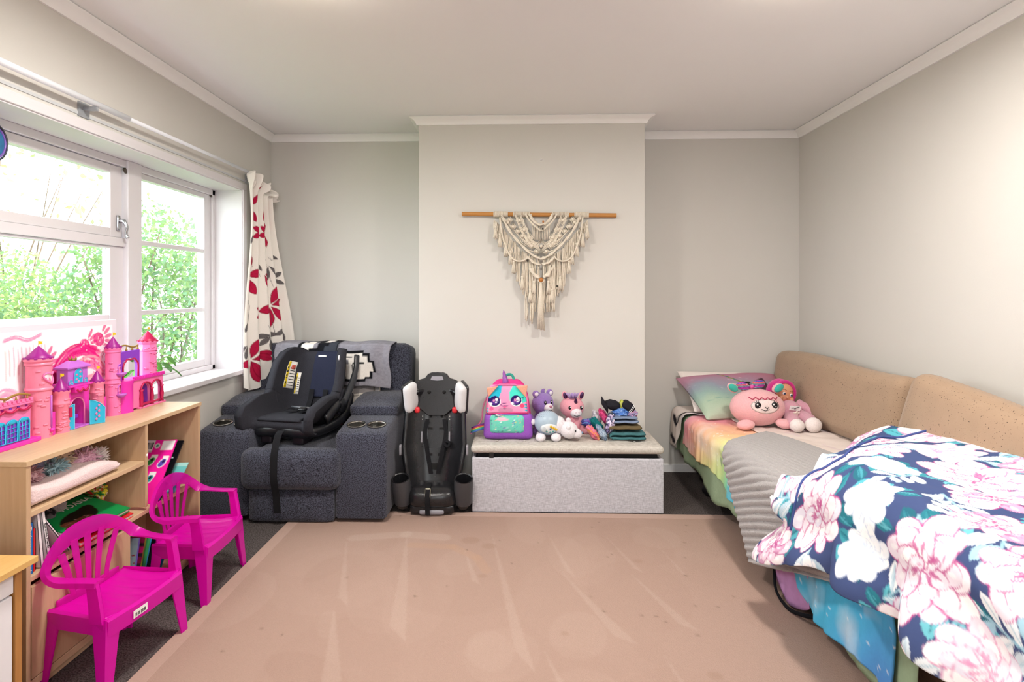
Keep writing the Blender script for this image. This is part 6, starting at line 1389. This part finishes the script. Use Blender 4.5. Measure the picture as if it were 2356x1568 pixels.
# right hall: round bay, battlements, two crimson arches
MB().lathe([(.001, BZ0), (.043, BZ0), (.041, BZ0+.012), (.041, BZ0+.12), (.045, BZ0+.13), (.045, BZ0+.138), (.001, BZ0+.138)], (.06, -1.65, 0), 26).build('round_bay', KM['hot'], t, ang=35, off=ow)
rw = MB().prism([(-1.62, BZ0+.008), (-1.62, BZ0+.13), (-1.405, BZ0+.13), (-1.405, BZ0+.008), (-1.425, BZ0+.008)]+[(-1.458+.033*math.cos(a), BZ0+.082+.026*math.sin(a)) for a in np.linspace(0, PI, 9)]+[(-1.495, BZ0+.022), (-1.50, BZ0+.022)]+[(-1.537+.033*math.cos(a), BZ0+.082+.026*math.sin(a)) for a in np.linspace(0, PI, 9)]+[(-1.572, BZ0+.008)], 'yz', .075, .088).build('right_hall_wall', KM['pink'], t, smooth=False, bevel=.001, off=ow)
CB('right_hall_back', 'hot', .03, .036, -1.62, -1.405, BZ0+.006, BZ0+.13); CB('right_hall_inner', 'viol', .036, .04, -1.55, -1.41, BZ0+.01, BZ0+.12); CB('right_hall_base', 'pink', .03, .10, -1.585, -1.40, BZ0, BZ0+.009)
CB('right_hall_parapet', 'hot', .03, .094, -1.625, -1.398, BZ0+.13, BZ0+.139); cren(-1.62, -1.40, .084, .096, BZ0+.139, 13, 'hot', rw)
for y in (-1.572, -1.498, -1.424): MB().lathe([(.009, .009), (.0065, .018), (.009, .045), (.006, .075), (.010, .085), (.001, .085)], (.094, y, BZ0), 14).build('arch_column', KM['crim'], t, off=ow)
for y in (-1.535, -1.461): MB().tube([(.092, y+.036*math.cos(a), BZ0+.082+.032*math.sin(a)) for a in np.linspace(0, PI, 13)], .004, 6).build('column_arch', KM['crim'], t, off=ow)
MB().rbox((.094, -1.498, BZ0+.018), (.012, .14, .010), .003, 3).build('arch_balustrade', KM['crim'], t, off=ow)
tower(-1.466, .054, .039, .162, .046, 'crim', 'pink', (.118,), z0=.134, n=8)

# ================================================================ PAINTED BOARD BEHIND THE CASTLE
PB = Canvas(700, 380, '#fbf8fa')
rp = random.Random(3); pk = ['#f58abb', '#ee4f9c', '#e01a80', '#d40a70', '#f7a8c8']
def stroke(pts, w, n, cols, a=.5, sp=8):
    P = spl(pts, 10)
    for _ in range(n):
        dx, dy = rp.uniform(-sp, sp), rp.uniform(-sp, sp); PB.line([(p[0]+dx, p[1]+dy) for p in P], w*rp.uniform(.4, 1), rp.choice(cols), a*rp.uniform(.4, 1))
stroke([(290, 300), (320, 190), (390, 120), (490, 95), (590, 130)], 8, 46, pk[1:4], .7, 24); stroke([(330, 320), (390, 210), (470, 160), (560, 160), (620, 210)], 14, 26, pk[:2]+['#f6b0b4'], .6, 26); stroke([(390, 360), (470, 260), (560, 230), (600, 300)], 18, 14, ['#f5a6bc', '#f6c0c0'], .6, 26)
for cx, cy, s_ in ((600, 60, 1.1), (250, 140, 1.1), (505, 80, 1.0)):
    PB.ell(cx, cy, 34*s_, 28*s_, pk[2], .3, .9)
    for k in range(5): a = -1.25+.36*k; PB.ell(cx+62*s_*math.cos(a+.35), cy+62*s_*math.sin(a+.35), 24*s_, 8*s_, pk[2], a+.35, .8)
    for _ in range(24): PB.ell(cx+rp.uniform(-28, 28), cy+rp.uniform(-24, 24), 4, 3, rp.choice(['#fbe3ee', pk[3], pk[1]]), rp.uniform(0, 3), .6)
for k in range(11): x = 66+k*20; stroke([(x, 60+rp.uniform(-8, 8)), (x+3, 110), (x+1, 150+rp.uniform(0, 60))], 5, 4, ['#ecd2d8', '#d9c9c6', '#f0b6cc'], .6, 4)
stroke([(60, 30), (120, 20), (180, 34), (250, 16)], 6, 6, [pk[0], pk[1]], .5, 6)
stroke([(10, 250), (60, 215), (120, 240), (140, 320)], 10, 14, [pk[0], pk[4], '#f3d0cf'], .45, 16); stroke([(70, 360), (90, 280), (150, 260)], 12, 8, [pk[4], '#f6d8d8'], .5, 14)
for _ in range(80): PB.ell(rp.gauss(560, 60), rp.gauss(130, 46), rp.uniform(3, 9), rp.uniform(2, 5), rp.choice(pk[2:4]), rp.uniform(0, 3), .6)
t = thing('painting_board', 'white board with pink finger painting leaning behind the toy castle', 'painting', (.016, -2.03, BZ))
def bxx(z): return .026-.03*(z-BZ)
yA, yB, zA, zB = -2.47, -1.622, BZ+.0, 1.145
m = MB(); m.rings([[(bxx(zA), y, zA), (bxx(zB), y, zB), (bxx(zB)-.010, y, zB), (bxx(zA)-.010, y, zA)] for y in (yA, yB)]); m.build('board', mat('board_white', '#e4dde8', rough=.5), t, smooth=False, bevel=.002)
nu, nv = 240, 120; U, V_ = np.meshgrid(np.linspace(0, 1, nu), np.linspace(0, 1, nv), indexing='ij')
z = zB-.022-(zB-.022-BZ-.02)*V_; P = np.stack([np.vectorize(bxx)(z)+.0012, -2.235+(yB-.028+2.235)*U, z], -1)
MB().grid(P).build('painted_paper', printed('finger_paint', rough=.6, var=.02, bump=.02), t, colors=PB.sample(U, V_).reshape(-1, 3))

# ---- plant on the sill
t = thing('sill_plant', 'small green leafy pot plant on the window sill behind the castle', 'plant', (-.085, -1.30, WZ0+.028))
MB().lathe([(.001, 0), (.035, 0), (.045, .065), (.048, .07), (.042, .07), (.038, .055), (.001, .055)], (-.085, -1.30, WZ0+.028), 20).build('pot', mat('pot_terracotta', '#9a6a52', rough=.8), t, ang=40)
M_pl = mat('plant_leaf', '#4f8a34', rough=.45, var=.25, scale=30)
for k in range(9):
    a = -2.2+.75*k; L = .055+.012*(k % 3); b0_ = np.array([-.085, -1.30, WZ0+.09]); tip = b0_+np.array([.07*math.cos(a)+.03, .09*math.sin(a)+.03, .045+.02*(k % 4)]); m = MB(); m.tube(spl([b0_, (b0_+tip)/2+np.array([0, 0, .02]), tip], 4), .0018, 5)
    d = np.array([math.cos(a), math.sin(a), -.55]); d /= np.linalg.norm(d); sd = np.cross(d, (0, 0, 1)); sd /= np.linalg.norm(sd); up_ = np.cross(sd, d); rr = []
    for q in np.linspace(0, 1, 7): w_ = .022*math.sin(PI*min(1, q*.95+.03))**.8; c = tip+d*L*q-np.array([0, 0, .02*q*q]); rr.append([c-sd*w_+up_*.004, c-up_*.001, c+sd*w_+up_*.004])
    P = np.array(rr); m.grid(P, .0008); m.build('leaf', M_pl, t)

# ---- glass sun catcher at the window
t = thing('sun_catcher', 'round blue glass sun catcher hanging at the left window pane', 'ornament', (-.15, -2.06, 1.80))
cc_ = np.array([-.15, -2.06, 1.82])
for r0, c in ((.075, '#3a3a48'), (.066, '#7a5ab0')): MB().tube([cc_+np.array([0, r0*math.cos(a), r0*math.sin(a)]) for a in np.linspace(0, 2*PI, 37)[:-1]], .004, 6, closed=True).build('ring', mat('ring_'+c[1:], c, rough=.3), t)
m = MB(); m.add([cc_+np.array([0, .063*math.cos(a), .063*math.sin(a)]) for a in np.linspace(0, 2*PI, 33)[:-1]], [tuple(range(32))]); m.build('glass_disc', mat('catcher_glass', '#2c6a98', rough=.1, var=.4, scale=40), t, smooth=False)
MB().tube([cc_+np.array([0, 0, .075]), cc_+np.array([-.02, 0, .14])], .0012, 5).build('cord', M_dark, t)

# ================================================================ SHELF CONTENTS
def book(name, label, c, sz, R, cov, pages='#efe9dc', cat='book', group=None, face=None):
    """cover boards around a page block; local x=thickness, y=width, z=height"""
    t = thing(name, label, cat, tuple(c), 0, group, world=True); R = np.array(R); c = np.array(c, float); sx, sy, sz_ = sz; mc = mat('cover_'+cov[1:], cov, rough=.35, var=.03, scale=60)
    for s_ in (-1, 1): MB().cbox((s_*(sx/2-.001), 0, 0), (.002, sy, sz_)).xf(R, c).build('cover', mc, t, smooth=False)
    MB().cbox((0, -sy/2+.001, 0), (sx, .002, sz_)).xf(R, c).build('spine', mc, t, smooth=False); MB().cbox((0, .002, 0), (sx-.004, sy-.006, sz_-.006)).xf(R, c).build('pages', mat('pages_'+pages[1:], pages, rough=.9, var=.08, scale=1, stretch=(900, 5, 5)), t, smooth=False)
    return t
# spine faces the room (+x): local y axis -> -x world
RS = np.array([[0, -1, 0], [1, 0, 0], [0, 0, 1.0]])      # local x->+Y, local y->-X
RTX = np.array([[0, 0, 1.0], [0, -1, 0], [1, 0, 0]])
def spine_text(s, par, c, size, col, tilt=0):
    R = np.array([[0, 0, 1], [0, 1, 0], [-1, 0, 0]], float)      # text x -> -z, y -> +Y, normal -> +X
    return text('lettering', s, size, c, rotm(tilt, 0, 0) @ R, col, par)
M_wt = mat('print_white', '#f4f2ee', rough=.5); M_bt = mat('print_black', '#1b1a1c', rough=.5)
sf = .3775
b = book('board_book', 'blue spined board book at the left end of lower shelf', (.19, -2.352, sf+.080), (.024, .13, .160), RS, '#1a72c0'); spine_text("That's not my leopard...", b, (.2556, -2.352, sf+.074), .0155, M_wt)
MB().ell((.2553, -2.352, sf+.148), (.0006, .006, .008), nu=10, nv=8).build('spine_motif', mat('motif_red', '#d8502f', rough=.5), b)
book('picture_book', 'thin red spined book between the blue and white books', (.19, -2.330, sf+.068), (.010, .12, .135), RS, '#d8262c')
book('picture_book', 'plain white spined book leaning next to the red one', (.19, -2.312, sf+.093), (.013, .13, .18), rotm(.10, 0, 0) @ RS, '#ece8ea')
b = book('picture_book', 'white spined picture book with small black title', (.19, -2.288, sf+.093), (.014, .13, .185), rotm(.16, 0, 0) @ RS, '#f2eff0'); spine_text('Korowha Friends', b, (.2556, -2.2875, sf+.096), .0125, M_bt, .16)
book('picture_book', 'pale board backed book slumped under the green book', (.18, -2.235, sf+.075), (.008, .14, .17), rotm(.62, 0, 0) @ RS, '#dcd6d8')
# big green picture book lying tilted on the others: local x thickness up
Rg = rotm(-.10, .02, 0) @ rotm(0, 0, .12)
gc = np.array([.165, -2.045, sf+.066])
t = thing('picture_book', 'large green picture book lying tilted across the lower shelf', 'book', tuple(gc)); mg = mat('cover_green', '#0d8a46', rough=.3, var=.12, scale=8)
Rg = rotm(-.04, .27, .05)
for s_ in (-1, 1): MB().cbox((0, 0, s_*.007), (.215, .30, .0025)).xf(Rg, gc).build('cover', mg, t, smooth=False)
MB().cbox((0, 0, 0), (.207, .292, .011)).xf(Rg, gc).build('pages', mat('pages_cream', '#efe9dc', rough=.9), t, smooth=False)
GC = Canvas(300, 215, '#0d8a46'); GC.ell(130, 130, 95, 40, '#15100e', -.1); GC.ell(90, 160, 80, 26, '#5a2c20', -.15); GC.ell(60, 140, 30, 16, '#6a3828', .2); GC.ell(190, 110, 50, 24, '#15100e', -.3); GC.rect(0, 0, 300, 20, '#0a3b22'); GC.ell(110, 165, 8, 4, '#7fb0d0')
for _ in range(40): GC.ell(rp.uniform(30, 160), rp.uniform(130, 180), 1.5, 1, '#c8bca8', 0, .7)
U, V_ = np.meshgrid(np.linspace(0, 1, 70), np.linspace(0, 1, 50), indexing='ij'); P = np.stack([-.1065+.213*V_, -.149+.298*U, np.full_like(U, .0088)], -1) @ Rg.T+gc
MB().grid(P).build('cover_art', printed('green_cover_print', rough=.35, bump=0), t, colors=GC.sample(U, V_).reshape(-1, 3))
text('lettering', 'MOANA', .034, gc+Rg @ np.array([-.052, .062, .0095]), Rg @ np.array([[0, -1, 0], [1, 0, 0], [0, 0, 1.0]]), M_wt, t, sx=1.25)
# red book lying under it
rc = np.array([.17, -2.03, sf+.032]); t = thing('picture_book', 'red covered book under the large green one', 'book', tuple(rc)); Rr = rotm(-.03, .20, .04)
for s_ in (-1, 1): MB().cbox((0, 0, s_*.007), (.21, .29, .0025)).xf(Rr, rc).build('cover', mat('cover_red', '#d8222a', rough=.35), t, smooth=False)
MB().cbox((0, 0, 0), (.204, .284, .011)).xf(Rr, rc).build('pages', mat('pages_cream', '#efe9dc'), t, smooth=False)
# yellow and green toy behind
crumple('soft_toy', 'small yellow green and red soft toy behind the green book', (.10, -1.862, sf+.095), (.05, .03, .04), ['#e3cf3a', '#2f8f3f', '#d8302f', '#f0e8c0'], 21, 5, cat='toy')
# black and white knitted plush at the back
t = thing('knitted_toy', 'grey and black knitted toy tucked at the back of the lower shelf', 'toy', (.075, -2.09, sf))
MB().ell((.085, -2.06, sf+.10), (.04, .05, .03), nu=22, nv=14, noise=.1).build('body', plush('pale_grey_plush', '#b9aeae'), t); MB().ell((.10, -2.12, sf+.095), (.04, .038, .03), nu=22, nv=14, noise=.08).build('head', mat('black_knit', '#1b1a1d', rough=1, col2='#6b6668', scale=60, sharp=.05), t); MB().ell((.05, -2.07, sf+.045), (.03, .08, .045), nu=18, nv=12).build('base_cushion', plush('pale_grey_plush', '#b9aeae'), t)
# fleece blanket and fluffy toy on the upper shelf
us = .580
nu, nv = 70, 60; U, V_ = np.meshgrid(np.linspace(0, 1, nu), np.linspace(0, 1, nv), indexing='ij')
M_fl = mat('pink_fleece', '#e7cfcf', rough=1, var=.08, scale=120, bump=.7, bscale=200, spec=.05, sheen=.3)
t = thing('fleece_blanket', 'folded pale pink fleece blanket on the upper bookcase shelf', 'blanket', (.15, -2.15, us))
def flf(P): P = P.copy(); q = (P[:, 1]+.25)/.5; P[:, 2] += (P[:, 2] > 0)*(.022*(1-q)+.008*np.sin(P[:, 1]*18))-.012*(P[:, 2] > 0)*sm(.75, 1, q); return P
MB().rbox((.15, -2.145, us+.026), (.215, .43, .040), .019, 16, (.004, 0, .004), fn=flf).build('lower_layer', M_fl, t)
def furry(m, c, r, n, L, seed, R=None):
    q_ = np.random.default_rng(seed)
    for _ in range(n):
        d = q_.normal(size=3); d /= np.linalg.norm(d); 
        p = np.array(c)+d*np.array(r)*.95; e = d+q_.normal(size=3)*.45; e[2] -= .25; e /= np.linalg.norm(e); l = L*q_.uniform(.6, 1.2); s_ = np.cross(e, q_.normal(size=3)); s_ /= np.linalg.norm(s_); w = .0028
        m.add([p-s_*w, p+s_*w, p+e*l*.6+s_*w*.7, p+e*l, p+e*l*.6-s_*w*.7], [(0, 1, 2, 3, 4)])
t = thing('fluffy_toy', 'fluffy pastel rainbow dog plush slumped on the fleece blanket', 'plush toy', (.11, -2.13, us+.08))
for k, (c, r, col, nm) in enumerate((((.11, -2.28, us+.088), (.06, .07, .036), '#8fb0b4', 'hindquarters'), ((.11, -2.19, us+.086), (.06, .07, .036), '#a8a8c8', 'body'), ((.12, -2.10, us+.083), (.055, .06, .036), '#e8d2b8', 'head'), ((.165, -2.02, us+.062), (.04, .055, .03), '#e7b8cc', 'front_leg'), ((.175, -1.965, us+.055), (.028, .026, .026), '#efe6e2', 'paw'), ((.17, -2.28, us+.078), (.035, .05, .022), '#d8b0b8', 'hind_leg'), ((.165, -2.16, us+.075), (.03, .04, .02), '#a9c8d0', 'foreleg'))):
    m = MB(); m.ell(c, r, nu=18, nv=12); furry(m, c, r, 420, .026, 60+k); m.build(nm, mat('fur_'+col[1:], col, rough=1, var=.15, scale=40), t, smooth=False)
MB().ell((.172, -2.085, us+.095), (.005, .006, .005), nu=10, nv=8).build('eye', M_gloss, t)
# right bay: magazine, sketch pad and card leaning; lower bay books
MG = Canvas(260, 340, '#ee1f9f'); MG.rect(0, 0, 150, 70, '#c9c2d0'); MG.rect(8, 10, 80, 40, '#d8d2de'); MG.rect(88, 8, 150, 62, '#e9e6ea')
for k in range(14): MG.rect(96+k*3.6, 16, 97.5+k*3.6+(k % 3)*.8, 52, '#2a2a30')
MG.rect(190, 6, 254, 60, '#f1eef2'); MG.ell(168, 34, 14, 15, '#d9d2d8'); MG.ell(168, 34, 7, 8, '#3a8f70'); MG.rect(0, 74, 96, 190, '#3d4a5c'); MG.ell(40, 110, 40, 18, '#20242c'); MG.ell(60, 140, 34, 16, '#5a2a30'); MG.rect(0, 150, 90, 190, '#9fb0d0')
for x, y, c in ((110, 110, '#3a3f9a'), (165, 120, '#3a9a4a'), (225, 130, '#5a4ab0'), (120, 190, '#e06a2a'), (190, 215, '#2f8f9a')):
    MG.rect(x-6, y-36, x+26, y-14, '#f4f1f4'); MG.ell(x, y, 18, 28, '#f6f2f6', .5); MG.ell(x, y, 14, 24, c, .5); MG.ell(x+4, y-8, 6, 8, '#15141a', .5)
MG.ell(70, 270, 34, 18, '#2fb0d8'); MG.ell(160, 275, 34, 18, '#efe21c'); MG.rect(20, 298, 190, 306, '#fbd7ea'); MG.ell(80, 325, 60, 16, '#f4f2f4'); 
for k in range(7): MG.line([(36+k*13, 334), (42+k*13, 316)], 4, '#15141a')
AB = Canvas(240, 320, '#0d0f14')
for _ in range(22): x, y = rp.uniform(0, 240), rp.uniform(0, 320); AB.line([tuple(p) for p in spl([(x, y), (x+rp.uniform(-40, 40), y+30), (x+rp.uniform(-20, 60), y+rp.uniform(-80, 80))], 6)], 4, rp.choice(['#37b6d8', '#7fd4ea', '#dff2f6']))
CD = Canvas(160, 120, '#6fc4c4'); CD.ell(80, 60, 18, 30, '#c8a83a', .8); CD.ell(92, 44, 9, 8, '#c0392b'); CD.ell(76, 70, 26, 12, '#2f4a32', .6); CD.rect(0, 0, 160, 16, '#a9dcd8')
def leaning(name, label, base, w, h, tilt, cv, th_, cat, cover, twist=0):
    """flat item standing on its lower edge facing the near side (-Y) and the room, top leaning away"""
    t = thing(name, label, cat, base); R = rotm(0, 0, twist) @ rotm(-tilt, 0, 0); b_ = np.array(base, float)
    MB().box(-w, 0, 0, th_, 0, h).xf(R, b_).build('pages', mat('cover_'+cover[1:], cover, rough=.4), t, smooth=False)
    U, V_ = np.meshgrid(np.linspace(0, 1, 64), np.linspace(0, 1, 84), indexing='ij'); P = np.stack([-w+w*U, np.full_like(U, -.0006), h-h*V_], -1) @ R.T+b_
    MB().grid(P).build('front_cover', printed(name+'_print', rough=.3, bump=0, var=.02), t, colors=cv.sample(U, V_).reshape(-1, 3))
us2 = .3775
leaning('sticker_magazine', 'hot pink sticker magazine leaning in the right bay of the bookcase', (.256, -1.738, us2), .215, .315, .84, MG, .006, 'magazine', '#d81f8f', .16)
leaning('sketch_pad', 'black pad with blue line pattern leaning behind the pink magazine', (.264, -1.712, us2), .215, .31, .88, AB, .008, 'book', '#0d0f14', .14)
leaning('picture_card', 'pale turquoise card with a bird leaning low in the right bay', (.264, -1.605, us2), .15, .17, 1.0, CD, .003, 'card', '#7fcaca', .12)
lf = .0555
GB = Canvas(100, 200, '#7d8f98')
for k in range(12):
    for j in range(12):
        if (k+j) % 2: GB.rect(k*8.4, 100+j*8.4, k*8.4+8.4, 108+j*8.4, '#c81f38')
        else: GB.rect(k*8.4, 100+j*8.4, k*8.4+8.4, 108+j*8.4, '#f3dfe0')
for _ in range(12): GB.ell(rp.uniform(0, 100), rp.uniform(0, 90), 2.5, 2.5, '#7a1f30')
PK = Canvas(100, 200, '#3a2a30')
for k in range(6): PK.rect(0, k*34, 100, k*34+22, '#c01f6a' if k % 2 else '#8a1f4a'); PK.ell(50, k*34+12, 7, 7, '#f6d8e4')
GN = Canvas(100, 200, '#3f9a5a'); GN.ell(50, 60, 40, 50, '#1f6a4a', .3); GN.rect(0, 120, 100, 200, '#7ac05a'); GN.ell(60, 20, 30, 14, '#c9b8a8')
BB = Canvas(100, 200, '#1f7fb0'); BB.rect(0, 60, 100, 90, '#efc02f'); BB.ell(50, 130, 40, 40, '#2f9ac0'); BB.ell(40, 30, 30, 20, '#20302a')
leaning('picture_book', 'grey book with red gingham pattern in the bottom bay', (.262, -1.893, lf), .19, .225, .28, GB, .012, 'book', '#6a5ab0', .10)
leaning('picture_book', 'dark book with pink dotted bands in the bottom bay', (.264, -1.868, lf), .19, .22, .36, PK, .012, 'book', '#8f8a2a', .10)
leaning('picture_book', 'green landscape picture book in the bottom bay', (.264, -1.838, lf), .19, .215, .42, GN, .010, 'book', '#2f9fd8', .10)
leaning('picture_book', 'black and red book leaning in the bottom bay', (.264, -1.80, lf), .19, .20, .5, Canvas(20, 20, '#15151a'), .010, 'book', '#c81f28', .10)
leaning('picture_book', 'blue and yellow picture book lowest in the bottom bay', (.266, -1.735, lf), .19, .17, .75, BB, .008, 'book', '#1f7fb0', .10)

# ================================================================ SIDE CABINET AT THE LEFT EDGE
M_ply = wood('plywood_edge', '#c08a4c', '#a8703a', 'z'); M_birch = wood('birch_top', '#dcb473', '#cf9f58', 'y'); M_lam = mat('white_laminate', '#e9e7ec', rough=.4, var=.02, scale=20)
t = thing('side_cabinet', 'low white cabinet with birch plywood top at the left edge', 'cabinet', (.2, -2.8, 0))
dz, dx, dy = .52, .40, -2.545
box(-.0+.01, dx+.03, dy-.75, dy+.02, dz-.018, dz).build('top', M_birch, t, smooth=False, bevel=.002)
box(.012, dx+.0, dy-.022, dy, .004, dz-.018).build('side_panel', M_ply, t, smooth=False, bevel=.0015); box(.012, dx, dy-.74, dy-.72, .004, dz-.018).build('side_panel', M_ply, t, smooth=False)
box(dx-.02, dx-.004, dy-.72, dy-.024, dz-.085, dz-.020).build('top_rail', M_lam, t, smooth=False, bevel=.001); box(.014, dx-.02, dy-.72, dy-.022, .02, .04).build('bottom_board', M_lam, t, smooth=False)
d_ = box(dx-.018, dx-.002, dy-.37, dy-.030, .03, dz-.090).build('door', M_lam, t, smooth=False, bevel=.002); box(dx-.018, dx-.002, dy-.716, dy-.374, .03, dz-.090).build('door', M_lam, t, smooth=False, bevel=.002)
